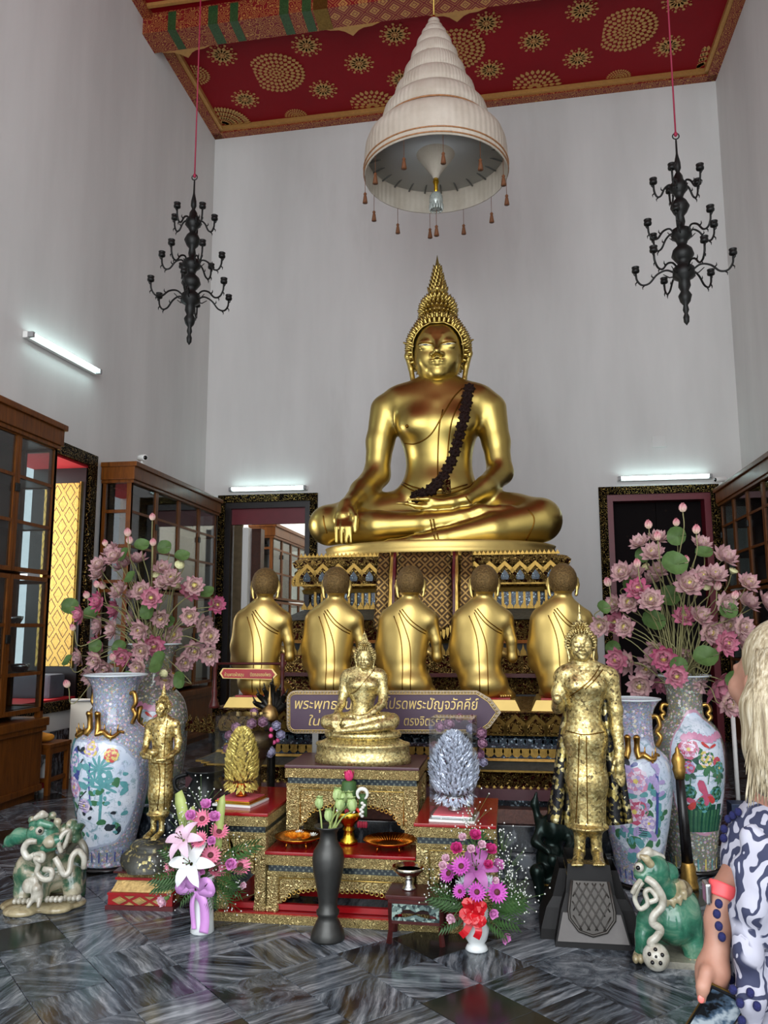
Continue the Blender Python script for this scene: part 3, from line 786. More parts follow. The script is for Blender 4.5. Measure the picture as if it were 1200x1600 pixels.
def hair_mb(step=.085, seg=6):
    m = MB(); NP = 40
    grid = []
    for i in range(NP + 1):
        ph = -PI + 2 * PI * i / NP; e0 = hairline(ph)
        grid.append([hpt(ph, e0 + (PI / 2 - e0) * j / 8, 1.0 if j else .985) for j in range(9)])
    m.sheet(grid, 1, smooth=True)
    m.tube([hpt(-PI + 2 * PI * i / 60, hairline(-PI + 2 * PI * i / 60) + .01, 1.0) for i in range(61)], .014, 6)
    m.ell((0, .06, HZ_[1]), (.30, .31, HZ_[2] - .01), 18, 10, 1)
    e = -1.0; row = 0
    while e < 1.25:
        rr = math.cos(e) * .54; n_ = max(6, int(2 * PI * rr / step))
        for k in range(n_):
            ph = -PI + 2 * PI * (k + .5 * (row % 2)) / n_
            if e < hairline(ph) + .05: continue
            p = hpt(ph, e); nn = Vector((p.x / HR[0] ** 2, (p.y - .05) / HR[1] ** 2, (p.z - .68) / HR[2] ** 2)).normalized()
            if (p.x / .29) ** 2 + ((p.y - .06) / .3) ** 2 < 1 and p.z > HZ_[1]: continue
            spike(m, p, nn + Vector((0, 0, .25)), step * .43, step * 1.15, seg)
        e += step / (.55 + (max(0, HZ_[0] - .52) * 2.2 if e > .5 else 0)); row += 1
    e = -0.25
    while e < 1.2:
        rr = .31 * math.cos(e); n_ = max(5, int(2 * PI * rr / (step * .85)))
        for k in range(n_):
            ph = 2 * PI * (k + .5 * (row % 2)) / n_; d = Vector((math.cos(ph) * math.cos(e), math.sin(ph) * math.cos(e), math.sin(e)))
            spike(m, Vector((0, .06, HZ_[1])) + Vector((d.x * .31, d.y * .32, d.z * HZ_[2])), d + Vector((0, 0, .25)), step * .38, step * .95, seg)
        e += step * .9 / .29; row += 1
    return m
def flame_mb(h=.80, r=.165, scales=True):
    m = MB()
    pr = [(r * .95, 0), (r * 1.08, .06), (r * 1.02, .13), (r * .86, .20), (r * .62, .40), (r * .38, .60), (r * .17, .82), (0.002, 1.0)]
    m.lathe([(a, 1.44 + b * h if b else 1.44) for a, b in [(x, z) for x, z in pr]], 16, (0, .06, 0))
    if scales:
        for i, z in enumerate((.13, .21, .30, .39, .48, .57, .66)):
            rr = np.interp(z, [b for a, b in pr], [a for a, b in pr]); n_ = max(6, int(13 - i))
            for k in range(n_):
                a = 2 * PI * (k + .5 * (i % 2)) / n_; d = Vector((math.cos(a), math.sin(a), 0))
                spike(m, Vector((0, .06, 1.44 + z * h)) + d * rr * .96, d * .45 + Vector((0, 0, 1)), .030, .085, 5)
        spike(m, Vector((0, .06 - r, 1.52)), Vector((0, -1, .2)), .07, .06, 8)
    return m
HZ_[:] = [.68, 1.38, .32]; HAIR = hair_mb(); HZ_[:] = [.52, 1.20, .27]; HAIR_LOW = hair_mb(.11, 5); FLAME = flame_mb(); FLAME_LOW = flame_mb(.62, .15)

def place(mb_src, M):
    m = MB(); m.add([M @ Vector(p) for p in mb_src.v], mb_src.f, 0, False); m.sm = list(mb_src.sm); m.m = list(mb_src.m); return m
def place_vf(m, VF, M, mat=0):
    A = np.array(M); V = VF[0] @ A[:3, :3].T + A[:3, 3]; return m.add(V, [tuple(map(int, f)) for f in VF[1]], mat, True)
def headM(org, s, rz=0.0, rx=0.0): return Matrix.Translation(org) @ Matrix.Rotation(rz, 4, 'Z') @ Matrix.Rotation(rx, 4, 'X') @ Matrix.Scale(s, 4)
class Body:
    """a statue: clay in world space, one continuous body mesh plus its parts, all parented to an Empty at its base"""
    def __init__(s, Y): s.Y = Y; s.c = Clay(); s.u = (AY(601, 850, Y) - AY(600, 850, Y)).length
    def P(s, px, py, dy=0.0): return np.array(AY(px, py, s.Y + dy))
    def ch(s, pts, k): s.c.chain([s.P(p[0], p[1], p[2]) for p in pts], [p[3] * s.u for p in pts], k * s.u); return s
    def el(s, px, py, dy, rx, rz, ry, k, rot=None): s.c.ell(s.P(px, py, dy), (rx * s.u, ry, rz * s.u), rot, k * s.u); return s
    def finish(s, vox, root, mats, org, extra=()):
        V, F = s.c.mesh(vox); m = MB(); m.add(V, [tuple(map(int, f)) for f in F], 0, True)
        for VF, M in extra: place_vf(m, VF, M)
        s.surf = Surf(np.array(m.v), m.f)
        o = np.array(org); m.v = [tuple(np.array(p) - o) for p in m.v]
        return m.build('body', mats, root)
def local(m, org): o = np.array(org); m.v = [tuple(np.array(p) - o) for p in m.v]; return m

# ------------------------------------------------------------------ the great seated Buddha
BB = Body(9.2); B = BB
Bo = AY(686, 858, 9.0); Bo = Vector((Bo.x, 9.2, Bo.z))
big = thing('buddha_statue', 'huge polished gold seated Buddha on the high throne, hand over shin', 'statue', Bo)
B.el(684, 662, 0, 64, 58, .34, 25)                                    # chest
B.ch([(628, 633, 0, 27), (744, 631, 0, 27)], 30)
B.ch([(684, 606, 0, 22), (622, 630, 0, 20)], 26); B.ch([(684, 606, 0, 22), (748, 629, 0, 20)], 26)
B.el(650, 664, -.24, 26, 20, .14, 22); B.el(716, 662, -.24, 26, 20, .14, 22)
B.el(686, 725, 0, 51, 70, .29, 25); B.el(685, 768, -.02, 60, 34, .34, 22)
B.ch([(605, 642, 0, 27), (594, 690, -.02, 21.5), (589, 742, -.06, 19)], 7)   # his right arm
B.ch([(589, 742, -.06, 20.5), (566, 768, -.30, 18), (543, 793, -.62, 12.5), (537, 808, -.72, 13)], 8)
for i, x in enumerate((527, 534.5, 541.5, 548)):
    B.ch([(x + 1.5, 806, -.74, 4.6), (x - 1, 824, -.865, 3.4), (x + (i - 1.5) * .2, 849 - abs(i - 1.3) * .8, -.87, 2.5)], 1.0)
B.ch([(549, 796, -.72, 6), (556, 808, -.82, 4.4), (555.5, 831, -.84, 3.2)], 3)
B.ch([(764, 641, 0, 27.5), (775, 690, -.02, 21), (781, 738, -.08, 18.5)], 7)     # his left arm
B.ch([(782, 738, -.08, 19), (758, 762, -.38, 16), (728, 781, -.62, 9.5), (706, 785, -.66, 8.5)], 8)
B.ch([(706, 786, -.66, 9), (680, 788, -.67, 8), (664, 791, -.68, 5.5)], 5)
B.ch([(668, 792, -.70, 5), (650, 791, -.72, 3.6), (635, 787, -.74, 2.6), (620, 786.5, -.74, 2.0)], 2.5)
B.ch([(690, 783, -.66, 5), (668, 779.5, -.72, 3.4), (652, 779.5, -.74, 2.6), (639, 780.5, -.74, 2.0)], 2.5)
B.ch([(645, 795, 0, 34), (560, 812, -.28, 31), (514, 820, -.44, 30)], 14)      # thighs
B.ch([(725, 795, 0, 34), (800, 806, -.28, 31), (843, 812, -.44, 32)], 14)
B.ch([(516, 822, -.46, 28), (590, 823, -.60, 23), (668, 819, -.66, 17.5), (720, 809, -.66, 12.5), (750, 799, -.66, 10), (780, 797, -.66, 6.5), (797, 794, -.64, 5.5)], 6)
B.ch([(843, 814, -.48, 30), (770, 828, -.68, 23), (690, 842, -.78, 14), (650, 848, -.80, 11.5), (610, 852, -.80, 8), (575, 855, -.80, 5), (558, 855, -.80, 4)], 6)
B.el(686, 828, -.30, 130, 26, .34, 14)
hs = 87 * B.u; ho = B.P(682.5, 590, -.30); ho = Vector((ho[0], 9.2 - .06, ho[2])); HM = headM(ho, hs, R(2))
B.finish(.0175, big, ['gold_polished'], Bo, [(HEAD, HM)])
Bl = Matrix.Translation(-Bo) @ HM
place(HAIR, Bl).build('hair_curls', ['gold_polished', 'gold_crevice_shade'], big, kind='stuff')
place(FLAME, Bl @ T(0, 0, .24)).build('flame_finial', 'gold_polished', big)
# eyes: pale inlay with a dark iris in the half-closed slit
for s in (-1, 1):
    w = MB(); g = []
    for i in range(9):
        t = -1 + i / 4; x = s * .205 + t * .115; zc = .578 + .012 * t * s; hh = .016 * (1 - t * t) + .001
        g.append([Vector((x, 0, zc - hh)), Vector((x, 0, zc + hh))])
    def onface(p, off):
        q = HM @ Vector((p.x, -1.5, p.z)); d = (HM.to_3x3() @ Vector((0, 1, 0))).normalized(); h = B.surf.t.ray_cast(q, d)
        return h[0] - d * off
    w.sheet([[onface(p, .006) for p in row] for row in g]); local(w, Bo).build('eye', simple('eye_inlay', (190, 180, 150), .4) if 'eye_inlay' not in MATS else 'eye_inlay', big)
    w = MB(); cx = s * .205; w.add([onface(Vector((cx + .042 * math.cos(a), 0, .580 + .015 * math.sin(a))), .010) for a in [2 * PI * k / 10 for k in range(10)]], [tuple(range(9, -1, -1))]); local(w, Bo).build('iris', 'black_gloss', big)
    w = MB(); w.tube([onface(Vector((s * .205 + t * .125, 0, .600 + .018 * (1 - t * t) + .01 * t * s)), .003) for t in [i / 6 - 1 for i in range(13)]], .010, 5); local(w, Bo).build('eyelid_line', 'gold_robe_line', big)
# robe edge, sash and anklet lines
def robe_line(b, root, org, pix, r, mat='gold_robe_line', name='robe_edge', off=.002):
    pts = b.surf.line(pix, 6, off)
    if len(pts) > 2: m = MB(); m.tube(pts, r, 5); local(m, org).build(name, mat, root)
for pix in ([(722, 607), (708, 622), (690, 652), (672, 680), (650, 693), (633, 693)], [(728, 612), (716, 634), (706, 658), (701, 690), (699, 730), (698, 764)],
            [(692, 640), (686, 670), (684, 720), (684, 764)], [(628, 757), (650, 768), (690, 773), (730, 762), (742, 752)], [(626, 752), (650, 762), (690, 767), (730, 757)],
            [(505, 806), (507, 820), (511, 833)], [(672, 812), (674, 822), (675, 830)], [(677, 811), (679, 821), (680, 829)], [(678, 836), (681, 846), (682, 855)], [(683, 834), (686, 845), (688, 854)],
            [(825, 797), (834, 808), (833, 822), (822, 844)], [(728, 776), (733, 783), (735, 786)]):
    robe_line(B, big, Bo, pix, .0085)
m = MB(); h, nn = B.surf.hit(636, 666, .0); m.ell(h, .022, 8, 6) if h is not None else None; local(m, Bo).build('nipple', 'gold_robe_line', big)
# gold slab the figure sits on
m = MB(); m.lathe([(1.24, -.155), (1.29, -.13), (1.28, -.07), (1.26, -.03), (1.275, 0), (1.24, .012)], 56, (0.0, -.02, 0), sx=1.0, sy=.70)
slab_c = (B.P(681, 855, -.85)); slab_z = AY(681, 858, 8.35).z
m.v = [(x, y - .20, z) for x, y, z in m.v]; m.build('seat_slab', 'gold_satin', big)

# dark beaded garland slung over his left shoulder
gar = thing('garland', 'dark brown chain of carved rosettes slung over the great Buddha shoulder', 'garland', Bo)
gp = [(733, 608), (730, 619), (729, 630), (726, 641), (725, 653), (721, 666), (718, 679), (714, 692), (710, 706), (705, 721), (699, 733), (693, 745), (683, 756), (674, 765), (661, 772), (651, 776)]
simple('garland_wood', (34, 18, 14), .7, noise=.4, nscale=40, Specular_IOR_Level=.15)
rm = MB(); rm.lathe([(.0, .022), (.02, .02), (.03, .012), (.045, .018), (.058, .010), (.066, 0), (.066, -.01)], 16, lobes=8, amp=.12)
rm.lathe([(.0, .030), (.014, .026), (.018, .015)], 8)
for k in range(8): rm.ell((.046 * math.cos(k * PI / 4), .046 * math.sin(k * PI / 4), .016), (.014, .014, .010), 6, 4)
rme = rm.mesh('rosette', 'garland_wood')
for i, (x, y) in enumerate(gp):
    h, nn = B.surf.hit(x, y, .012)
    if h is None: continue
    o = put('rosette', rme, gar, h - Bo); o.rotation_euler = frame_to((nn - ray(x, y).normalized()) / 2).to_euler(); o.scale = (1, 1, 1.2) if i < 12 else (1.1, 1.1, 1.3)
pts = B.surf.line(gp, 4, .006)
m = MB(); m.tube(pts, .012, 5); local(m, Bo).build('cord', 'garland_wood', gar)
h, nn = B.surf.hit(697, 758, .01)
if h is not None:
    m = MB(); m.bbox(h - Vector((.05, .012, .10)), h + Vector((.05, .012, .06)), .006); local(m, Bo).build('tassel_plaque', 'carved_dark', gar)

# ------------------------------------------------------------------ five kneeling disciples, backs to the viewer
simple('stubble_gold', (112, 88, 50), .55, .6, noise=.6, nscale=75, bump=1.0)
DY = 6.25
def disciple():
    b = Body(DY); o = AY(757, 1088, DY); o.y = DY
    r = thing('disciple_statue', '', 'statue', o, group='kneeling gold disciples seen from behind')
    b.el(751, 990, .02, 35, 52, .145, 12)                               # back
    b.ch([(726, 968, .02, 12), (786, 970, .02, 11)], 10)
    b.ch([(757, 950, .01, 15), (727, 966, .02, 14)], 14); b.ch([(757, 950, .01, 15), (786, 967, .02, 14)], 14)
    b.el(750, 1030, .0, 31, 45, .14, 10); b.el(756, 1068, -.01, 36, 26, .175, 12)     # waist, seat
    b.ch([(722, 972, .02, 13), (715, 1010, .03, 11), (713, 1034, .05, 9)], 8)          # his left arm under the robe
    b.ch([(713, 1034, .05, 9), (722, 1040, .22, 8), (745, 1020, .30, 7)], 6)
    c0, c1 = b.P(722, 985, .04), b.P(736, 1070, .02)
    b.el(725, 1010, .03, 17, 50, .11, 12)
    b.ch([(790, 972, .02, 12), (799, 1000, .02, 8.5), (800.5, 1027, .04, 7.5)], 2.5)          # his right arm
    b.ch([(800.5, 1027, .04, 7.5), (790, 1020, .20, 6.5), (762, 1010, .30, 6.5)], 5)
    b.ch([(745, 1078, .0, 16), (738, 1082, .25, 15), (738, 1084, .40, 11)], 8); b.ch([(772, 1078, .0, 16), (778, 1082, .25, 15), (778, 1084, .40, 11)], 8)
    b.ch([(776, 1076, -.06, 13), (792, 1084, -.02, 8), (800, 1086, .10, 6)], 7)        # robe over the feet
    b.ch([(757, 930, .0, 10.5), (757, 956, .01, 12)], 7)                                  # neck
    b.el(757, 908, .0, 19, 24, .122, 5)
    for s in (-1, 1): b.ch([(757 + s * 21, 905, .01, 3.0), (757 + s * 22.5, 915, .02, 3.2), (757 + s * 20, 931, .01, 2.6)], 2)
    b.finish(.0105, r, ['gold_satin'], o)
    m = MB(); c = b.P(757, 907, 0); u = b.u
    g = []
    for i in range(25):
        th = 2 * PI * i / 24
        g.append([Vector((c[0] + 21.0 * u * math.cos(th) * math.cos(e), c[1] + .133 * math.sin(th) * math.cos(e), c[2] + 24.5 * u * math.sin(e))) for e in [(-.80 if math.sin(th) < .3 else -.1) + (PI / 2 + (.80 if math.sin(th) < .3 else .1)) * j / 8 for j in range(9)]])
    m.sheet(g); local(m, o).build('shaved_hair', 'stubble_gold', r)
    for pix in ([(733, 962), (742, 985), (747, 1010), (749, 1045), (750, 1085)], [(741, 957), (753, 985), (760, 1010), (762, 1045), (763, 1085)], [(742, 953), (757, 972), (772, 984), (783, 990)], [(746, 951), (761, 969), (775, 980), (784, 986)]):
        robe_line(b, r, o, pix, .0042)
    m = MB(); zt = -.012
    m.add([(-.24, -.20, -.085), (.26, -.20, -.085), (.26, .48, -.085), (-.24, .48, -.085), (-.205, -.165, zt), (.225, -.165, zt), (.225, .46, zt), (-.205, .46, zt)],
          [(0, 3, 2, 1), (4, 5, 6, 7), (0, 1, 5, 4), (1, 2, 6, 5), (2, 3, 7, 6), (3, 0, 4, 7)]); m.build('base_block', 'gold_satin', r)
    m = MB(); m.box((-.17, -.13, -.014), (.19, .40, .0), 0); m.build('red_cushion', 'red_lacquer', r)
    m = MB()
    for k in range(5): m.ell((.125 + k * .017, -.10 + k * .012, .01), (.010, .016, .012), 6, 5)
    m.build('toes', 'gold_satin', r)
    return r, o
d0, do = disciple()
dl = ['leftmost of the five kneeling gold disciples, behind the red notice rail', 'second kneeling gold disciple from the left, above the purple sign left half',
      'middle kneeling gold disciple, right behind the small seated Buddha', 'fourth kneeling gold disciple, bare-armed, above the arrow tip of the purple sign', 'rightmost kneeling gold disciple, partly hidden by the standing Buddha']
for i, (px, py) in enumerate([(408, 1092), (521, 1088), (639, 1088), (757, 1088), (882, 1088)]):
    p = AY(px, py, DY)
    if i == 3: d0['label'] = dl[3]; d0.location = (p.x, DY, do.z); continue
    dup(d0, (p.x, DY, do.z), R([3, 1.5, 0, 0, -2][i]), dl[i])
DISC_Z = do.z - .085

# ------------------------------------------------------------------ small seated Buddha on the tall altar table
SY = 5.12
b = Body(SY); so = AY(569, 1140, SY); so.y = SY
r = thing('buddha_statue', 'small seated Buddha rubbed with gold leaf on the tall altar table', 'statue', so)
b.el(567, 1072, 0, 26, 25, .085, 9); b.ch([(543, 1056, 0, 9), (594, 1056, 0, 9)], 9)
b.ch([(568, 1044, 0, 8), (546, 1054, 0, 7)], 8); b.ch([(568, 1044, 0, 8), (592, 1054, 0, 7)], 8)
b.el(557, 1070, -.06, 10, 7, .035, 7); b.el(580, 1070, -.06, 10, 7, .035, 7)
b.el(567, 1098, 0, 17, 27, .075, 8); b.el(566, 1116, 0, 19, 12, .085, 7)
b.ch([(539, 1060, 0, 8.2), (537, 1082, -.01, 7.2), (534, 1100, -.04, 6.2)], 4); b.ch([(534, 1100, -.04, 6.2), (528, 1112, -.10, 5), (525, 1118, -.16, 4.6)], 3)
for i, x in enumerate((519, 522.2, 525.4, 528.6)): b.ch([(x + 2, 1118, -.17, 2.5), (x, 1128, -.20, 2.0), (x + 2, 1139 - abs(i - 1.2), -.205, 1.3)], 1.0)
b.ch([(530, 1116, -.17, 2.5), (533, 1124, -.20, 1.8), (532, 1130, -.20, 1.3)], 1)
b.ch([(597, 1060, 0, 8.4), (599, 1082, -.01, 7.2), (597, 1100, -.05, 6.2)], 4); b.ch([(597, 1100, -.05, 6.2), (584, 1112, -.12, 5.2), (572, 1119, -.16, 4)], 3)
b.ch([(572, 1119, -.16, 4), (560, 1120, -.17, 2.6), (549, 1117, -.17, 1.5)], 2)
b.ch([(556, 1122, 0, 11), (528, 1126, -.08, 10.5), (511, 1128, -.11, 10)], 5); b.ch([(580, 1122, 0, 11), (602, 1125, -.08, 10.5), (613, 1126, -.11, 11)], 5)
b.ch([(512, 1129, -.12, 9.5), (540, 1130, -.16, 8), (570, 1127, -.165, 6.5), (588, 1122, -.165, 4), (600, 1119, -.16, 2.6)], 2.5)
b.ch([(612, 1129, -.13, 10), (590, 1134, -.19, 7.5), (560, 1139, -.20, 5), (535, 1142, -.20, 3.5), (522, 1143, -.20, 2.2)], 2.5)
b.el(566, 1136, -.08, 44, 9, .12, 5)
hs = 27.5 * b.u; q = b.P(568, 1045, -.085); M = headM(Vector((q[0], SY - .03, q[2])), hs, R(-3), R(6))
b.finish(.0052, r, ['leaf_seated'], so, [(HEAD_LOW, M)])
Ml = Matrix.Translation(-so) @ M
place(HAIR_LOW, Ml).build('hair_curls', ['leaf_seated', 'gold_crevice_shade'], r, kind='stuff'); place(FLAME_LOW, Ml).build('flame_finial', 'leaf_seated', r)
m = MB()                                                                    # oval lotus seat and plinth
def oval(prof, sy=.62, cy=-.045): m.lathe(prof, 48, (0, cy, 0), sy=sy)
u = b.u
oval([(48 * u, -12 * u), (57 * u, -8 * u), (58 * u, -4.5 * u), (56 * u, -2 * u), (54 * u, 0), (50 * u, 1.5 * u)])
m.build('lotus_seat', 'leaf_seated', r)
m = MB(); oval([(72 * u, -45 * u), (72 * u, -36 * u), (70 * u, -34.5 * u), (69 * u, -22 * u), (71 * u, -20 * u), (70 * u, -17 * u), (62 * u, -15 * u), (54 * u, -11 * u), (50 * u, -10 * u)], .60)
m.build('plinth', 'leaf_seated', r)
SEAT_Z = so.z - 45 * u
robe_line(b, r, so, [(585, 1046), (572, 1062), (556, 1080), (548, 1084)], .0022)

# ------------------------------------------------------------------ standing Buddha, right
TY = 4.78
b = Body(TY); to = AY(916, 1352, TY); to.y = TY
r = thing('buddha_statue', 'tall standing Buddha patched with gold leaf on a tapering black pedestal', 'statue', to)
b.el(913, 1072, 0, 33, 34, .10, 12); b.ch([(882, 1054, 0, 11), (952, 1056, 0, 11)], 12)
b.ch([(913, 1038, 0, 10), (884, 1052, 0, 9), ], 12); b.ch([(913, 1038, 0, 10), (948, 1053, 0, 9)], 12)
b.el(900, 1072, -.07, 13, 10, .04, 9); b.el(932, 1072, -.07, 13, 10, .04, 9)
b.el(912, 1110, 0, 25, 34, .085, 10); b.el(914, 1148, 0, 31, 26, .10, 12)
b.ch([(906, 1160, 0, 20), (908, 1220, 0, 19), (911, 1285, 0, 17)], 14); b.ch([(924, 1160, 0, 20), (926, 1220, 0, 19), (928, 1285, 0, 17)], 14)
b.el(918, 1291, 0, 30, 6, .11, 4)                                           # robe hem
b.ch([(906, 1290, 0, 9), (906, 1330, 0, 7.5)], 4); b.ch([(931, 1290, 0, 9), (932, 1330, 0, 7.5)], 4)
for x, s in ((905, -1), (933, 1)):
    b.ch([(x, 1332, .01, 8), (x + s * 2, 1345, -.10, 7), (x + s * 3, 1349, -.17, 5)], 4)
    for k in range(5): b.ch([(x + s * 3 + (k - 2) * 3.4, 1349, -.16, 2.6), (x + s * 3 + (k - 2) * 3.8, 1351.5, -.20, 2.1)], 1)
b.ch([(877, 1058, 0, 11.5), (873, 1082, -.01, 10), (872, 1104, -.03, 9)], 5)     # his right arm, forearm raised towards the viewer
b.ch([(872, 1106, -.03, 8.8), (872, 1100, -.20, 7), (871, 1092, -.26, 6.4)], 4)
b.ch([(955, 1060, 0, 11.5), (962, 1110, .0, 9.5), (964, 1140, -.01, 8.3), (968, 1172, -.04, 7)], 5)     # his left arm hanging
b.ch([(968, 1172, -.04, 7), (966, 1190, -.05, 7.5), (968, 1203, -.06, 6)], 3)
for k in range(4): b.ch([(962.5 + k * 3.6, 1202, -.06, 2.6), (964 + k * 3.4, 1218, -.06, 2.2), (967 + k * 2.8, 1230 - abs(k - 1.5) * 3, -.06, 1.6)], 1)
b.ch([(961, 1188, -.08, 2.8), (957, 1204, -.09, 2.2), (960, 1216, -.08, 1.6)], 2)
hs = 37 * b.u; q = b.P(910, 1032, -.10); M = headM(Vector((q[0], TY - .03, q[2])), hs, R(4))
b.finish(.0062, r, ['leaf_standing'], to, [(HEAD, M)])
Ml = Matrix.Translation(-to) @ M
place(HAIR_LOW, Ml).build('hair_curls', ['leaf_standing', 'gold_crevice_shade'], r, kind='stuff'); place(flame_mb(.80, .12, False), Ml).build('flame_finial', 'leaf_standing', r)
def wingsheet(b, L, Rr, dyf, n=14):
    """robe flap hanging from the arm: left and right edge pixel curves"""
    g = []
    A, C = spline(L, n), spline(Rr, n)
    for p, q in zip(A, C): g.append([b.P(p[0] + (q[0] - p[0]) * t, p[1] + (q[1] - p[1]) * t, dyf + .025 * math.cos(t * 9)) for t in [i / 8 for i in range(9)]])
    return g
m = MB(); m.sheet(wingsheet(b, [(886, 1100), (876, 1150), (866, 1220), (857, 1284)], [(896, 1100), (893, 1150), (892, 1220), (890, 1290)], .05), thick=.03); local(m, to).build('robe_flap', 'leaf_robe_flap', r, label='dark left robe flap scattered with gold leaf')
m = MB(); m.sheet(wingsheet(b, [(936, 1080), (940, 1150), (948, 1220), (950, 1290)], [(956, 1080), (968, 1150), (975, 1220), (986, 1286)], .06), thick=.03); local(m, to).build('robe_flap', 'leaf_robe_flap', r, label='dark right robe flap with a few squares of gold leaf')
for pix in ([(938, 1040), (925, 1060), (908, 1075), (890, 1088)], [(942, 1046), (930, 1062), (914, 1077)], [(888, 1143), (914, 1148), (944, 1144)], [(916, 1150), (917, 1220), (918, 1288)], [(905, 1150), (903, 1220), (900, 1286)]):
    robe_line(b, r, to, pix, .0032)
# pedestal: flared black block, carved apron, silver plaque
simple('pedestal_bronze', (66, 62, 58), .38, .5, noise=.25, nscale=14)
simple('plaque_metal', (104, 100, 98), .55, .35, noise=.15, nscale=12)
u = b.u; zb = -to.z
m = MB()
prof = [(.19, .27, zb), (.185, .265, zb + .03), (.155, .235, zb + .16), (.125, .19, zb + .24), (.108, .165, zb + .38), (.112, .165, -.012)]
prof2 = [(.26, .17, zb), (.255, .165, zb + .05), (.225, .14, zb + .15), (.19, .12, zb + .2), (.15, .11, zb + .34), (.15, .11, -.02)]
for (a, c_, z0), (a2, c2, z1) in list(zip(prof, prof[1:])) + list(zip(prof2, prof2[1:])):
    o_ = [(-a, -c_), (a, -c_), (a, c_), (-a, c_)]; p_ = [(-a2, -c2), (a2, -c2), (a2, c2), (-a2, c2)]
    m.add([(x, y, z0) for x, y in o_] + [(x, y, z1) for x, y in p_], [(i, (i + 1) % 4, (i + 1) % 4 + 4, i + 4) for i in range(4)])
a, c_, z1 = prof[-1]; m.add([(-a, -c_, z1), (a, -c_, z1), (a, c_, z1), (-a, c_, z1)], [(0, 1, 2, 3)])
m.build('pedestal', simple('pedestal_black', (20, 18, 18), .5, .0, noise=.3, nscale=10, Specular_IOR_Level=.25), r)
m = MB(); m.add([(-.145, -.243, zb + .16), (.145, -.243, zb + .16), (.178, -.276, zb + .03), (-.178, -.276, zb + .03), (-.145, -.23, zb + .16), (.145, -.23, zb + .16), (.178, -.26, zb + .03), (-.178, -.26, zb + .03)],
                [(3, 2, 1, 0), (0, 1, 5, 4), (3, 7, 6, 2), (0, 4, 7, 3), (1, 2, 6, 5)]); m.build('plaque', 'plaque_metal', r)
ap = MB(); pol = [(-.095, -.01), (-.118, -.15), (-.115, -.19), (-.07, -.245), (0, -.265), (.07, -.245), (.115, -.19), (.118, -.15), (.095, -.01)]
tilt = Matrix.Translation((0, -.180, -.02)) @ Matrix.Rotation(R(-16), 4, 'X')
ap.prism(pol, -.02, tilt); ap.build('carved_apron', 'pedestal_bronze', r)
m = MB()
for k in range(-6, 7):
    for s in (-1, 1):
        L = [(k * .045 + s * t * .18 * .62, -.06 - t * .30) for t in (0, 1)]
        L = [(k * .04 - s * .07 + s * t * .22 * .62, -.02 - t * .22) for t in [i / 10 for i in range(11)]]
        L = [p for p in L if abs(p[0]) < .088 + max(0, (-p[1] - .02)) * .1 and not (p[1] < -.19 and abs(p[0]) > .07)]
        if len(L) > 1: m.tube([tilt @ Vector((x, -.022, z)) for x, z in L], .004, 4)
m.tube([tilt @ Vector((x * .98, -.022, z)) for x, z in pol], .008, 5)
m.build('lattice_carving', 'pedestal_bronze', r)
m = MB(); m.box((-.115, -.17, -.014), (.115, .12, .0)); m.build('foot_slab', 'leaf_standing', r)

# ------------------------------------------------------------------ standing monk with alms bowl, left
KY = 4.88
b = Body(KY); ko = AY(245, 1312, KY); ko.y = KY
r = thing('buddha_statue', 'slim standing Buddha with alms bowl on a rock, gold leaf worn brown', 'statue', ko)
b.el(254, 1146, 0, 18, 22, .062, 8); b.ch([(236, 1132, 0, 6.5), (274, 1132, 0, 6.5)], 7); b.ch([(256, 1120, 0, 6), (238, 1130, 0, 5.5)], 6); b.ch([(256, 1120, 0, 6), (273, 1130, 0, 5.5)], 6)
b.el(254, 1172, 0, 16, 24, .058, 8)
b.ch([(246, 1190, 0, 14), (246, 1240, 0, 12), (245, 1268, 0, 12)], 10); b.ch([(258, 1190, 0, 13), (256, 1240, 0, 12), (254, 1268, 0, 11)], 10)
b.el(246, 1271, 0, 16.5, 3.5, .07, 3)
b.ch([(240, 1272, 0, 5), (240, 1296, 0, 4.3)], 2); b.ch([(253, 1272, 0, 5), (253, 1298, 0, 4.3)], 2)
for x, y in ((239, 1298), (251, 1301)):
    b.ch([(x, y, 0, 4.6), (x - 7, y + 7, -.06, 4.2), (x - 13, y + 10, -.10, 3)], 2.5)
    for k in range(4): b.ch([(x - 12 + k * 2, y + 9.5, -.10 - k * .004, 1.6), (x - 15 + k * 2.4, y + 11.5, -.125, 1.3)], .6)
b.ch([(233, 1135, 0, 6.3), (230, 1155, -.01, 5.4), (227, 1170, -.03, 5)], 3); b.ch([(227, 1170, -.03, 5), (223, 1178, -.10, 4.4), (226, 1182, -.15, 3.8), (233, 1184, -.17, 3)], 2.5)
b.ch([(275, 1136, 0, 6.6), (279, 1158, -.005, 5.6), (277, 1172, -.02, 5)], 3); b.ch([(277, 1172, -.02, 5), (267, 1181, -.09, 4.3), (256, 1187, -.14, 3.6), (245, 1188, -.16, 2.6)], 2.5)
for k in range(3): b.ch([(228 + k, 1178 + k * 3, -.17, 1.8), (236, 1181 + k * 2.6, -.185, 1.4)], .8)
hs = 21.5 * b.u; q = b.P(250, 1120, -.055); M = headM(Vector((q[0], KY - .02, q[2])), hs, R(-24))
b.finish(.0046, r, ['leaf_monk'], ko, [(HEAD_LOW, M)])
Ml = Matrix.Translation(-ko) @ M
place(HAIR_LOW, Ml).build('hair_curls', ['leaf_monk', 'gold_crevice_shade'], r, kind='stuff'); place(flame_mb(.95, .15), Ml).build('flame_finial', 'leaf_monk', r)
bc = b.P(239, 1176, -.15) - np.array(ko); m = MB(); uu = b.u
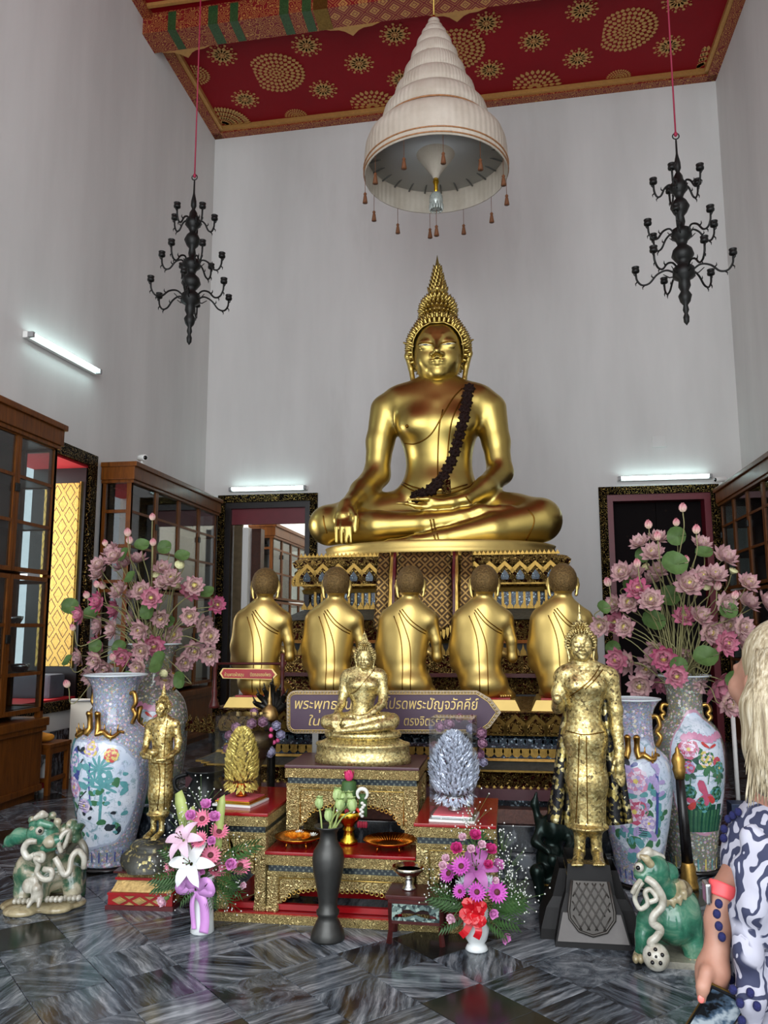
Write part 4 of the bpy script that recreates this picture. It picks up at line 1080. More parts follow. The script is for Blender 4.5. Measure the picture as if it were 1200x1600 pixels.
m.lathe([(4 * uu, -7 * uu), (7.5 * uu, -4 * uu), (9 * uu, 0), (8.5 * uu, 3 * uu), (7 * uu, 4.5 * uu), (6 * uu, 4 * uu), (6.3 * uu, 0), (0.001, -3 * uu)], 20, bc); m.build('alms_bowl', 'leaf_monk', r)
for pix in ([(258, 1192), (257, 1230), (256, 1266)], [(262, 1125), (258, 1150), (256, 1186)], [(248, 1192), (250, 1222), (246, 1266)], [(238, 1192), (260, 1194), (270, 1190)]): robe_line(b, r, ko, pix, .0028)
m = MB(); rs = random.Random(3)
g = []
for i in range(29):
    a = 2 * PI * (i % 28) / 28; row = []
    for rr, z in ((.165, -.150), (.17, -.11), (.155, -.07), (.13, -.045), (.118, -.04), (.122, -.025), (.112, -.005), (0.0, -.002)):
        w = 1 + .07 * math.sin(3 * a + z * 40) + .05 * math.sin(7 * a + 2)
        row.append(Vector((-.02 + rr * w * math.cos(a), -.03 + rr * w * math.sin(a) * .95, z)))
    g.append(row)
m.sheet(g); m.build('rock_base', 'rock_leafed', r)
ROCK_Z = ko.z - .150
# ================================================================== THRONE, PLATFORM, TABLES
def plan(w, d, st=.10, n=2):
    """rectangle of half-width w and depth d (y from 0 at the front) with stepped front corners"""
    L = []
    for i in range(n, 0, -1): L += [(-w + st * (n - i), st * i), (-w + st * (n - i + 1), st * i)]
    L = [(-w, d)] + L + [(-w + st * n, 0)]
    Rr = [(-x, y) for x, y in L[::-1]]
    return L + Rr
def loft(m, prof, d, st=.10, n=2, mat=0, c=(0, 0, 0)):
    """prof: list of (half-width, front offset, z)"""
    rings = [[(c[0] + x, c[1] + y + fo, c[2] + z) for x, y in plan(w, d - fo, st, n)] for w, fo, z in prof]
    k = len(rings[0])
    for a, b in zip(rings, rings[1:]):
        m.add(a + b, [(i, (i + 1) % k, (i + 1) % k + k, i + k) for i in range(k)], mat)
    m.add(rings[-1], [tuple(range(k))], mat); m.add(rings[0], [tuple(range(k - 1, -1, -1))], mat)
    return m
def ogive(w, h, n=6):
    L = [(w * (1 - (t ** 2.2)) * (1 + .35 * math.sin(PI * t)), h * t) for t in [i / n for i in range(n + 1)]]
    return L + [(-x, z) for x, z in L[-2::-1]]
def petal_mesh(name, w, h, mats, d=.03, inner=True):
    m = MB(); m.prism(ogive(w, h), -d, None, 0)
    if inner:
        m.prism([(x * .66, z * .72 + h * .08) for x, z in ogive(w, h)], -d * 1.35, None, 1)
        m.prism([(x * .30, z * .42 + h * .20) for x, z in ogive(w, h)], -d * 1.8, None, 2)
    return m.mesh(name, mats)
def row(name, me, parent, x0, x1, n, y, z, rx=0.0):
    for i in range(n): put(name, me, parent, (x0 + (x1 - x0) * (i + .5) / n, y, z), (rx, 0, 0))
def spikes(m, x0, x1, n, y, z, h, d=.02, w=None, side=None):
    w = w or (x1 - x0) / n * .48
    for i in range(n):
        x = x0 + (x1 - x0) * (i + .5) / n
        pol = [(-w, 0), (w, 0), (w * .9, h * .35), (w * .35, h * .6), (0, h), (-w * .35, h * .6), (-w * .9, h * .35)]
        m.prism(pol, -d, T(x, y, z) if side is None else T(*side(x)) @ Matrix.Rotation(R(90), 4, 'Z'))

# ---- the throne under the great Buddha: tiers stepping out as they come down
TYF = 7.95; tx0, tx1 = AY(452, 880, TYF).x, AY(892, 880, TYF).x
TC = (tx0 + tx1) / 2; TW = (tx1 - tx0) / 2; TZ = Bo.z - .155
zt = lambda py, Y=TYF: AY(680, py, Y).z - TZ
thr = thing('throne', 'tall dark gilded lotus throne carrying the great Buddha', 'throne', (TC, TYF, TZ))
D_ = 2.2
m = MB(); loft(m, [(TW, 0, zt(882)), (TW + .02, -.02, zt(874)), (TW - .02, .03, zt(868)), (TW - .06, .05, 0)], D_); m.build('top_molding', 'carved_throne', thr)
m = MB(); spikes(m, -TW + .1, TW - .1, 62, .03, zt(868), .045, .02); m.build('top_crest', 'gold_dark', thr, kind='stuff')
m = MB(); loft(m, [(TW - .10, .14, zt(918)), (TW - .01, .04, zt(905)), (TW, .0, zt(890)), (TW - .05, .04, zt(882))], D_); m.build('lotus_tier', 'carved_throne', thr)
pm = petal_mesh('lotus_petal', .105, abs(zt(912) - zt(876)), ['gold_dark', 'carved_throne', 'glass_mosaic'])
row('lotus_petal', pm, thr, -TW + .12, -.32, 6, -.005, zt(914), R(3)); row('lotus_petal', pm, thr, .40, TW - .12, 6, -.005, zt(914), R(3))
pm2 = petal_mesh('lotus_petal', .06, abs(zt(912) - zt(888)), ['gold_dark', 'carved_throne', 'gold_trim'], .02)
row('small_lotus_petal', pm2, thr, -TW + .02, -.42, 6, .01, zt(914), R(3)); row('small_lotus_petal', pm2, thr, .3, TW - .22, 6, .01, zt(914), R(3))
m = MB(); loft(m, [(TW - .07, .11, zt(924)), (TW - .06, .09, zt(918)), (TW - .1, .12, zt(915))], D_); m.build('gold_molding', 'gold_trim', thr)
m = MB(); loft(m, [(TW - .14, .18, zt(950)), (TW - .14, .18, zt(920))], D_); m.build('mosaic_band', 'glass_mosaic', thr)
m = MB()
for i in range(34):
    x = -TW + .2 + (2 * TW - .4) * (i + .5) / 34; m.box((x - .012, .15, zt(950)), (x + .012, .19, zt(922)))
m.build('band_pillars', 'gold_dark', thr, kind='stuff')
m = MB(); spikes(m, -TW + .1, TW - .1, 40, .12, zt(951), .075, .02); m.build('lower_crest', 'gold_dark', thr, kind='stuff')
def sub_tier(names, mats, offs):
    pass
prev = 952; ws = TW - .02; fo = -.02
def band(name, mat, py0, py1, dw0, dw1, f0, f1):
    """py0 top, py1 bottom; widths and front offsets relative to the throne"""
    m = MB(); Y0 = TYF + f0; loft(m, [(TW + dw1, f1, AY(680, py1, TYF + f1).z - TZ), (TW + dw0, f0, AY(680, py0, TYF + f0).z - TZ)], D_ - min(f0, f1)); return m.build(name, mat, thr)
simple('slate_mosaic', (70, 72, 68), .4, .2, noise=.4, nscale=30, bump=.5)
band('slate_slope', 'slate_mosaic', 952, 968, -.06, .12, .10, -.12)
band('carved_tier', 'carved_dark', 969, 1000, .06, .04, -.08, -.06)
band('gold_molding', 'gold_trim', 1000, 1005, .06, .08, -.10, -.12)
band('dark_recess', 'dark_panel', 1005, 1024, .0, .0, -.02, -.02)
m = MB(); z_ = AY(680, 1024, TYF - .1).z - TZ; spikes(m, -TW, TW, 44, -.10, z_, .11, .02); m.build('crest_row', 'gold_dark', thr, kind='stuff')
band('carved_tier', 'carved_dark', 1024, 1052, .12, .14, -.14, -.18)
band('red_molding', 'dark_red_lacquer', 1052, 1058, .18, .18, -.24, -.24)
band('carved_tier', 'carved_dark', 1058, 1084, .14, .16, -.2, -.24)
m = MB(); loft(m, [(TW + .24, -.34, -TZ + .322), (TW + .22, -.3, AY(680, 1084, TYF - .3).z - TZ)], D_ + .3); m.build('plinth', 'dark_panel', thr)
# carved tongue of cloth hanging down the front
zc0, zc1 = zt(864), zt(978)
n = N('cloth_panel'); v = n.coord('Object'); s = n.sep(v)
q1 = cellc(n.math('MULTIPLY', n.math('ADD', s[0], s[2]), 9.0)); q2 = cellc(n.math('MULTIPLY', n.math('SUBTRACT', s[0], s[2]), 9.0))
g = n.ramp(n.math('MAXIMUM', q1, q2), [(0.0, .9), (.18, .9), (.24, .1), (.36, .1), (.42, .8)])
n.set(Base_Color=n.mix(g, lin(40, 26, 16), lin(136, 106, 58)), Metallic=.8, Roughness=.4); n.bump(g, .8, .01)
def tongue(x0, x1, w1, mat, name, yy, fr=True):
    g = []
    for i in range(15):
        t = i / 14; z = zc0 + (zc1 - zc0) * t; y = yy - .05 - .10 * t ** 2 - (.10 if t > .35 else .1 * t / .35)
        xa, xb = x0 - w1 * t, x1 + w1 * t
        g.append([Vector((xa + (xb - xa) * j / 8, y, z - .10 * math.sin(PI * j / 8) * t)) for j in range(9)])
    m = MB(); m.sheet(g, thick=.03); m.build(name, mat, thr)
    return g
cx0 = AY(672, 900, TYF).x - TC
g1 = tongue(cx0 - .30, cx0 + .21, .03, 'cloth_panel', 'hanging_cloth', -.02)
for dx, mt, nm in ((-.335, 'dark_red_lacquer', 'cloth_border'), (.245, 'dark_red_lacquer', 'cloth_border'), (-.36, 'gold_trim', 'cloth_edge'), (.27, 'gold_trim', 'cloth_edge')):
    tongue(cx0 + dx - .015, cx0 + dx + .015, .0, mt, nm, -.025)
tongue(cx0 + .31, cx0 + .42, .02, 'cloth_panel', 'side_cloth', -.0); tongue(cx0 - .50, cx0 - .39, .02, 'cloth_panel', 'side_cloth', -.0)
m = MB()
for p, q in zip(g1[-1], g1[-1][1:]):
    for k in range(2): c = p + (q - p) * (k + .5) / 2; m.prism([(-.015, .01), (.015, .01), (.012, -.05), (0, -.08), (-.012, -.05)], -.02, T(c.x, c.y - .01, c.z))
m.build('fringe', 'gold_trim', thr, kind='stuff')

# ---- platform of the disciples
PYF = 5.98; PC = AY(636, 1100, PYF).x; PW = PC - AY(330, 1100, PYF).x
plat = thing('platform', 'broad carved and gilded platform under the five kneeling disciples', 'platform', (PC, PYF, 0))
def zp(py, f=0.0): return AY(640, py, PYF + f).z
def pband(name, mat, py0, py1, dw0, dw1, f0, f1, st=.07):
    m = MB(); loft(m, [(PW + dw1, f1, zp(py1, f1)), (PW + dw0, f0, zp(py0, f0) if py0 else DISC_Z - .002)], 1.35 - min(f0, f1), st); return m.build(name, mat, plat)
pband('top_slab', 'purple_brown_lacquer', None, 1112, .0, .02, -.03, -.05)
pband('lotus_tier', 'carved_dark', 1111, 1147, -.01, -.10, -.04, .06)
pm = petal_mesh('lotus_petal', .075, .155, ['gold_dark', 'carved_throne', 'gold_dark'], .02)
row('lotus_petal', pm, plat, -PW + .08, PW - .08, 20, .02, zp(1146), R(12))
pband('mosaic_band', 'glass_mosaic', 1147, 1182, -.10, -.04, .06, -.02)
pm = petal_mesh('scale_petal', .036, .075, ['gold_dark', 'glass_mosaic', 'gold_dark'], .012)
m = MB()
for r_ in range(2):
    for i in range(44):
        x = -PW + .12 + (2 * PW - .24) * (i + .5 * r_) / 44
        m.prism([(px_, -pz) for px_, pz in ogive(.032, .07)], -.015, T(x, .045 - r_ * .045, zp(1152 + r_ * 14)), r_)
m.build('scale_rows', ['glass_mosaic', 'gold_dark'], plat, kind='stuff')
pband('gold_molding', 'gold_trim', 1182, 1186, -.02, -.01, -.04, -.05)
pband('slate_slope', 'slate_mosaic', 1186, 1200, -.03, .10, -.03, -.13)
pband('gold_molding', 'gold_dark', 1200, 1203, .11, .11, -.14, -.14)
pband('carved_tier', 'carved_dark', 1203, 1228, .06, .08, -.09, -.11)
m = MB(); spikes(m, -PW, PW, 60, -.13, zp(1229, -.12), .03, .015); m.build('crest_row', 'gold_trim', plat, kind='stuff')
pband('purple_ledge', 'purple_brown_lacquer', 1229, 1246, .16, .16, -.20, -.20)
pband('mosaic_recess', 'glass_mosaic', 1246, 1260, .02, .02, -.08, -.08)
m = MB(); loft(m, [(PW + .14, -.24, .322), (PW + .10, -.20, zp(1260, -.2))], 1.6, .07); m.build('carved_plinth', simple('red_brown_carving', (92, 56, 44), .5, noise=.5, nscale=40, bump=.8), plat)
# spiked corner crest on the left end
m = MB()
for i in range(9):
    y = .05 + i * .1; m.prism([(-.04, 0), (.04, 0), (.03, .05), (0, .12), (-.03, .05)], -.02, T(-PW - .06, y, zp(1150)) @ Matrix.Rotation(R(-90), 4, 'Z'))
for i in range(4): m.prism([(-.035, 0), (.035, 0), (.03, .05), (0, .12), (-.03, .05)], -.02, T(-PW - .20 + i * .07, .1 - i * .04, zp(1150)))
m.build('corner_crest', 'carved_dark', plat)
# marble-clad dais
for (x0, x1, y0, z0, z1) in ((PC - 2.0, PC + 1.52, 5.72, .20, .43), (PC - 2.02, PC + 1.56, 5.62, 0.0, .20)):
    pass
m = MB(); m.bbox((PC - 1.95, 5.70, .15), (PC + 1.60, 9.9, .32), .006); dais = m.build('dais', 'marble_dark', None, (PC, 6.5, .0), label='dark grey marble clad dais under the disciples platform', cat='dais')
m = MB(); m.bbox((-1.99, -.86, .0), (1.64, 3.3, .15), .006); m.build('lower_step', 'marble_dark', dais)
plat.location.z = 0

# ---- carved gilt altar tables
def altar_table(label, x0, x1, yf, yb, z, top_mat, leg_w=.062, apron=.20, z0=.05, rail=True):
    cx, cy = (x0 + x1) / 2, (yf + yb) / 2; w, d = (x1 - x0) / 2, (yb - yf) / 2
    t = thing('altar_table', label, 'table', (cx, cy, z0), group=None); h = z - z0
    m = MB(); m.bbox((-w - .012, -d - .012, h - .018), (w + .012, d + .012, h), .005); m.build('tabletop', top_mat, t)
    m = MB(); m.bbox((-w - .010, -d - .010, h - .075), (w + .010, d + .010, h - .018), .012); m.build('carved_edge', 'carved_gold_fine', t)
    m = MB(); m.box((-w + .006, -d + .006, h - .110), (w - .006, d - .006, h - .075)); m.build('mosaic_band', 'mosaic_band', t)
    m = MB(); m.bbox((-w - .002, -d - .002, h - .128), (w + .002, d + .002, h - .108), .006); m.build('bead_molding', 'carved_gold_fine', t)
    zl = h - .126
    for sx in (-1, 1):
        for sy in (-1, 1):
            m = MB(); X0 = sx * w; X1 = sx * (w - leg_w); Y0 = sy * d; Y1 = sy * (d - leg_w)
            m.bbox((min(X0, X1), min(Y0, Y1), .03), (max(X0, X1), max(Y0, Y1), zl), .006)
            m.bbox((min(X0, X1) - .004, min(Y0, Y1) - .004, 0), (max(X0, X1) + .004, max(Y0, Y1) + .004, .032), .010); m.build('leg', 'carved_gold', t)
    def ap_poly(L, H):
        a = L - leg_w; s_ = [(-a, 0), (a, 0), (a, -H), (a - .022, -H * .98), (a - .030, -H * .84), (a - .055, -H * .80), (a - .060, -H * .64), (a - .092, -H * .60), (a - .098, -H * .48), (a - .14, -H * .50), (a * .45, -H * .46), (a * .40, -H * .42), (a * .2, -H * .44), (0, -H * .50)]
        return s_ + [(-x, y) for x, y in s_[-2:1:-1]]
    m = MB(); pol = ap_poly(w, apron); m.prism(pol, .028, T(0, -d + .012, zl)); m.build('front_apron', 'carved_gold', t)
    m = MB()
    a = w - leg_w - .006; fr = [(-a, -apron * .9), (-a, -.018), (a, -.018), (a, -apron * .9)]
    m.tube([Vector((x, -d + .010, zl + y)) for x, y in fr], .004, 5); m.build('apron_bead', 'gold_trim', t)
    m = MB()
    rs = random.Random(5)
    sc = []
    for k in range(int(w * 60)):                                             # pierced scroll fringe under the apron
        x = -w + leg_w + .02 + (2 * w - 2 * leg_w - .04) * (k + .5) / int(w * 60); dz = np.interp(abs(x) / (w - leg_w), [0, .4, .75, 1], [.50, .45, .6, 1.0]) * apron
        m.tube([Vector((x + .011 * math.cos(b_), -d + .016, zl - dz - .002 + .011 * math.sin(b_))) for b_ in [2 * PI * i / 8 for i in range(9)]], .0045, 4, caps=False)
    m.build('scroll_fringe', 'gold_trim', t, kind='stuff')
    for sx in (-1, 1):
        m = MB(); m.prism(ap_poly(d, apron), .028, T(sx * (w - .02), 0, zl) @ Matrix.Rotation(R(90), 4, 'Z')); m.build('side_apron', 'carved_gold', t)
    if rail:
        m = MB(); m.box((-w + .01, -d + .02, .005), (w - .01, -d + .05, .035)); m.build('foot_rail', 'red_lacquer', t)
    return t
# red base frame with gilt edging under the low and side tables
bx0, bx1 = AZ(335, 1440).x, AZ(742, 1446).x
base = thing('altar_dais', 'low red base frame with gilt front edge under the altar tables', 'stand', ((bx0 + bx1) / 2, 5.1, 0)); bw = (bx1 - bx0) / 2
m = MB(); m.box((-bw, -.46, .036), (bw, -.36, .05)); m.box((-bw, .42, .036), (bw, .52, .05)); m.box((-bw, -.36, .036), (-bw + .12, .42, .05)); m.box((bw - .12, -.36, .036), (bw, .42, .05)); m.box((-.52, -.36, .036), (-.42, .42, .05)); m.box((.36, -.36, .036), (.46, .42, .05))
m.build('red_frame', 'red_lacquer', base)
m = MB()
for a_, b_ in (((-bw - .01, -.48), (bw + .01, -.455)), ((-bw - .01, -.455), (-bw + .012, .52)), ((bw - .012, -.455), (bw + .01, .52)), ((-bw, .5), (bw, .52))): m.box((a_[0], a_[1], 0), (b_[0], b_[1], .042))
m.build('gilt_edge', 'carved_gold_fine', base)
Y1 = 4.66; xA = lambda px, py, Y: AY(px, py, Y).x
altar_table('left gilt altar table holding the gold money tree case', xA(341, 1280, Y1), xA(416, 1280, Y1), Y1, 5.42, .575, 'red_lacquer', .062, .21)
altar_table('right gilt altar table holding the silver tree case', xA(650, 1290, 4.64), xA(772, 1290, 4.64), 4.64, 5.36, .555, 'red_lacquer', .066, .23)
altar_table('low wide gilt altar table with offering trays in front', xA(418, 1330, Y1), xA(646, 1330, Y1), Y1, 4.90, .372, 'red_lacquer', .062, .155)
altar_table('tall gilt altar table under the small seated Buddha', xA(457, 1200, 5.04), xA(656, 1200, 5.04) , 5.04 - .13, 5.40, SEAT_Z, 'purple_brown_lacquer', .078, .23)

# pedestal of the standing Buddha with alms bowl: stepped, red and gilt
kx0, kx1 = AZ(168, 1415).x, AZ(290, 1425).x
KS = (ROCK_Z + .0) / .300
kp = thing('statue_pedestal', 'stepped red and gilt wooden pedestal under the alms bowl Buddha rock', 'pedestal', (ko.x - .035, KY + .10, 0), R(3)); kp.scale = (1, 1, KS)
def kstep(name, w, d, z0, z1, mat, taper=1.0): w *= .68; m = MB(); m.box((-w, -d, z0), (w, d, z1), taper=taper); return m.build(name, mat, kp)
simple('dull_gold_panel', (176, 146, 92), .45, .6, noise=.3, nscale=30, bump=.6)
kstep('plinth', .30, .27, 0, .035, 'dark_red_lacquer'); kstep('diamond_band', .285, .255, .035, .115, 'red_lacquer')
dm = MB(); dm.prism([(-.045, 0), (0, -.032), (.045, 0), (0, .032)], -.008); dm.prism([(-.028, 0), (0, -.02), (.028, 0), (0, .02)], -.014); dme = dm.mesh('gilt_diamond', 'dull_gold_panel')
dm = MB(); dm.prism([(-.03, -.0), (.03, 0), (0, .024)], -.008); tri = dm.mesh('gilt_triangle', 'dull_gold_panel')
for i in range(3): put('gilt_diamond', dme, kp, (-.122 + i * .122, -.256, .075)); 
for i in range(2): put('gilt_triangle', tri, kp, (-.061 + i * .122, -.256, .04)); put('gilt_triangle', tri, kp, (-.061 + i * .122, -.256, .111), (PI, 0, 0), (1, -1, 1))
for i in range(4): put('gilt_diamond', dme, kp, (.195, -.18 + i * .12, .075), (0, 0, R(90)))
kstep('red_molding', .29, .26, .115, .135, 'red_lacquer'); kstep('gilt_cove', .27, .24, .135, .225, 'dull_gold_panel', .86); kstep('red_molding', .25, .22, .225, .245, 'red_lacquer')
kstep('gilt_band', .24, .21, .245, .285, 'carved_gold_fine', .97); kstep('top_board', .262, .232, .285, .300, 'rosewood')
# ================================================================== PORCELAIN VASES AND LOTUS BOUQUETS
def porcelain(name, panel_h, z0, wa, pal, ground=(206, 212, 222), cell=34, a0s=(-1.75, 1.4), white=(224, 230, 240), rimc=(170, 180, 200)):
    n = N(name); v = n.coord('Object'); s = n.sep(v)
    ang = n.math('ARCTAN2', s[1], s[0]); msk = None
    wob = n.math('MULTIPLY', n.math('SUBTRACT', n.noise(v, 7, 3), .5), .5)
    for a0 in a0s:
        da = n.math('DIVIDE', n.math('WRAP', n.math('SUBTRACT', ang, a0), PI, -PI), wa); dz = n.math('DIVIDE', n.math('SUBTRACT', s[2], z0), panel_h)
        d = n.math('ADD', n.math('ADD', n.math('POWER', n.math('ABSOLUTE', da), 2.6), n.math('POWER', n.math('ABSOLUTE', dz), 2.6)), wob)
        msk = d if msk is None else n.math('MINIMUM', msk, d)
    m = n.ramp(msk, [(.90, 1), (.93, 0)]); rim = n.ramp(msk, [(.88, 0), (.90, 1), (.98, 1), (1.0, 0)])
    vc = n.node('ShaderNodeTexVoronoi'); n.put(vc.inputs['Vector'], v); vc.inputs['Scale'].default_value = cell
    cs = n.sep(vc.outputs['Color'])
    fl = n.ramp(cs[0], [(i / len(pal), lin(*c)) for i, c in enumerate(pal)], 'CONSTANT')
    ringp = n.ramp(n.math('SINE', n.math('MULTIPLY', vc.outputs['Distance'], cell * 1.25)), [(.35, 0), (.55, 1)])
    gcol = n.mix(n.ramp(vc.outputs['Distance'], [(.36, 1), (.44, 0)]), lin(*ground), n.mix(n.math('MULTIPLY', ringp, .45), fl, lin(236, 238, 240)))
    fine = n.sep(n.vor(v, cell * 3.4, out='Color'))
    gcol = n.mix(n.ramp(fine[0], [(.62, 0), (.64, .75)]), gcol, n.ramp(fine[1], [(0, lin(110, 120, 150)), (.35, lin(120, 150, 130)), (.6, lin(180, 130, 160)), (.8, lin(186, 160, 96)), (1, lin(240, 240, 240))], 'CONSTANT'))
    pc = n.ramp(n.noise(v, 3, 3), [(.4, lin(*white)), (.62, lin(190, 206, 228))])
    sk = n.noise(v, 13, 8, .74, 1.6)
    pc = n.mix(n.ramp(sk, [(.52, 0), (.60, .75)]), pc, n.ramp(n.noise(v, 9, 3), [(.38, lin(96, 140, 156)), (.55, lin(128, 166, 176)), (.68, lin(156, 150, 190))]))
    pc = n.mix(n.ramp(n.noise(v, 30, 6, .75, 1.0), [(.60, 0), (.66, .6)]), pc, lin(70, 96, 118))
    n.set(Base_Color=n.mix(rim, n.mix(m, gcol, pc), lin(*rimc)), Roughness=.1); n.put(n.b.inputs['Coat Weight'], .4); n.put(n.b.inputs['Coat Roughness'], .05)
porcelain('porcelain_front', .36, .52, 1.42, [(196, 186, 214), (150, 186, 196), (214, 170, 190), (232, 226, 236), (160, 172, 206), (214, 200, 170)], (150, 158, 176), 40)
porcelain('porcelain_right', .36, .56, 1.30, [(196, 186, 214), (160, 176, 214), (206, 160, 196), (232, 226, 236), (150, 186, 190), (214, 200, 170)], (160, 164, 190), 40, (-1.5, 1.6))
porcelain('porcelain_floral', .40, .66, .92, [(206, 170, 186), (170, 196, 160), (226, 216, 160), (236, 230, 226), (190, 150, 160), (150, 180, 170)], (128, 130, 112), 44, (-1.35, 1.8), rimc=(198, 150, 170))
for nm, c in dict(pink=(206, 140, 170), rose=(196, 92, 120), lilac=(176, 160, 206), teal=(96, 156, 160), green=(70, 120, 84), dark=(44, 52, 60), red=(200, 70, 66), blue=(74, 84, 150), yellow=(220, 200, 110), pale=(226, 210, 226), leafdark=(30, 78, 62)).items():
    simple('paint_' + nm, c, .15, noise=.18, nscale=30)
simple('vase_rim', (212, 222, 226), .12); gold('handle_gold', (190, 148, 78), .3, .2, 20, .35)
PA = ['paint_pink', 'paint_rose', 'paint_lilac', 'paint_teal', 'paint_green', 'paint_dark', 'paint_red', 'paint_blue', 'paint_yellow', 'paint_pale', 'paint_leafdark']
class Painter:
    """flat painted decoration laid on a lathe surface; coordinates are (angle, height)"""
    def __init__(s, prof): s.z = [p[1] for p in prof]; s.r = [p[0] for p in prof]; s.m = MB(); s.lift = .0018
    def pt(s, a, z): r = np.interp(z, s.z, s.r) + s.lift; return Vector((r * math.cos(a), r * math.sin(a), z))
    def poly(s, pts, mat):
        o = len(s.m.v); c = (sum(p[0] for p in pts) / len(pts), sum(p[1] for p in pts) / len(pts))
        s.lift += .00002
        s.m.add([s.pt(*c)] + [s.pt(*p) for p in pts], [(0, i + 1, (i + 1) % len(pts) + 1) for i in range(len(pts))], PA.index('paint_' + mat), True)
    def petal(s, a, z, ang, L, W, mat, rk):
        P = []
        for t in [i / 8 for i in range(8)]:
            th = 2 * PI * t; x = L * .5 * (1 + math.cos(th)); y = W * math.sin(th) * (1.15 if math.cos(th) > 0 else .8)
            P.append((a + (x * math.cos(ang) - y * math.sin(ang)) * rk, z + x * math.sin(ang) + y * math.cos(ang)))
        s.poly(P, mat)
    def peony(s, a, z, R_, mats, ctr='yellow'):
        rk = 1 / np.interp(z, s.z, s.r)
        for ring, (n_, f) in enumerate(((9, 1.0), (8, .72), (6, .46))):
            for k in range(n_): s.petal(a, z, 2 * PI * (k + .5 * ring) / n_ + ring, R_ * f, R_ * f * .38, mats[(ring + k) % len(mats)], rk)
        for k in range(5): s.petal(a, z, 2 * PI * k / 5, R_ * .2, R_ * .08, ctr, rk)
    def leaf(s, a, z, ang, L, mat='green', w=.28): s.petal(a, z, ang, L, L * w, mat, 1 / np.interp(z, s.z, s.r))
    def line(s, pts, w, mat):
        P = spline(pts, 6); rk = 1 / np.interp(pts[0][1], s.z, s.r); s.lift += .00002; L = []; Rr = []
        for i, p in enumerate(P):
            t = P[min(i + 1, len(P) - 1)] - P[max(i - 1, 0)]; t = np.array((t[0] / rk, t[1])); t /= np.linalg.norm(t) + 1e-9
            L.append(s.pt(p[0] - t[1] * w * rk, p[1] + t[0] * w)); Rr.append(s.pt(p[0] + t[1] * w * rk, p[1] - t[0] * w))
        s.m.add(L + Rr, [(i, i + 1, len(L) + i + 1, len(L) + i) for i in range(len(L) - 1)], PA.index('paint_' + mat), True)
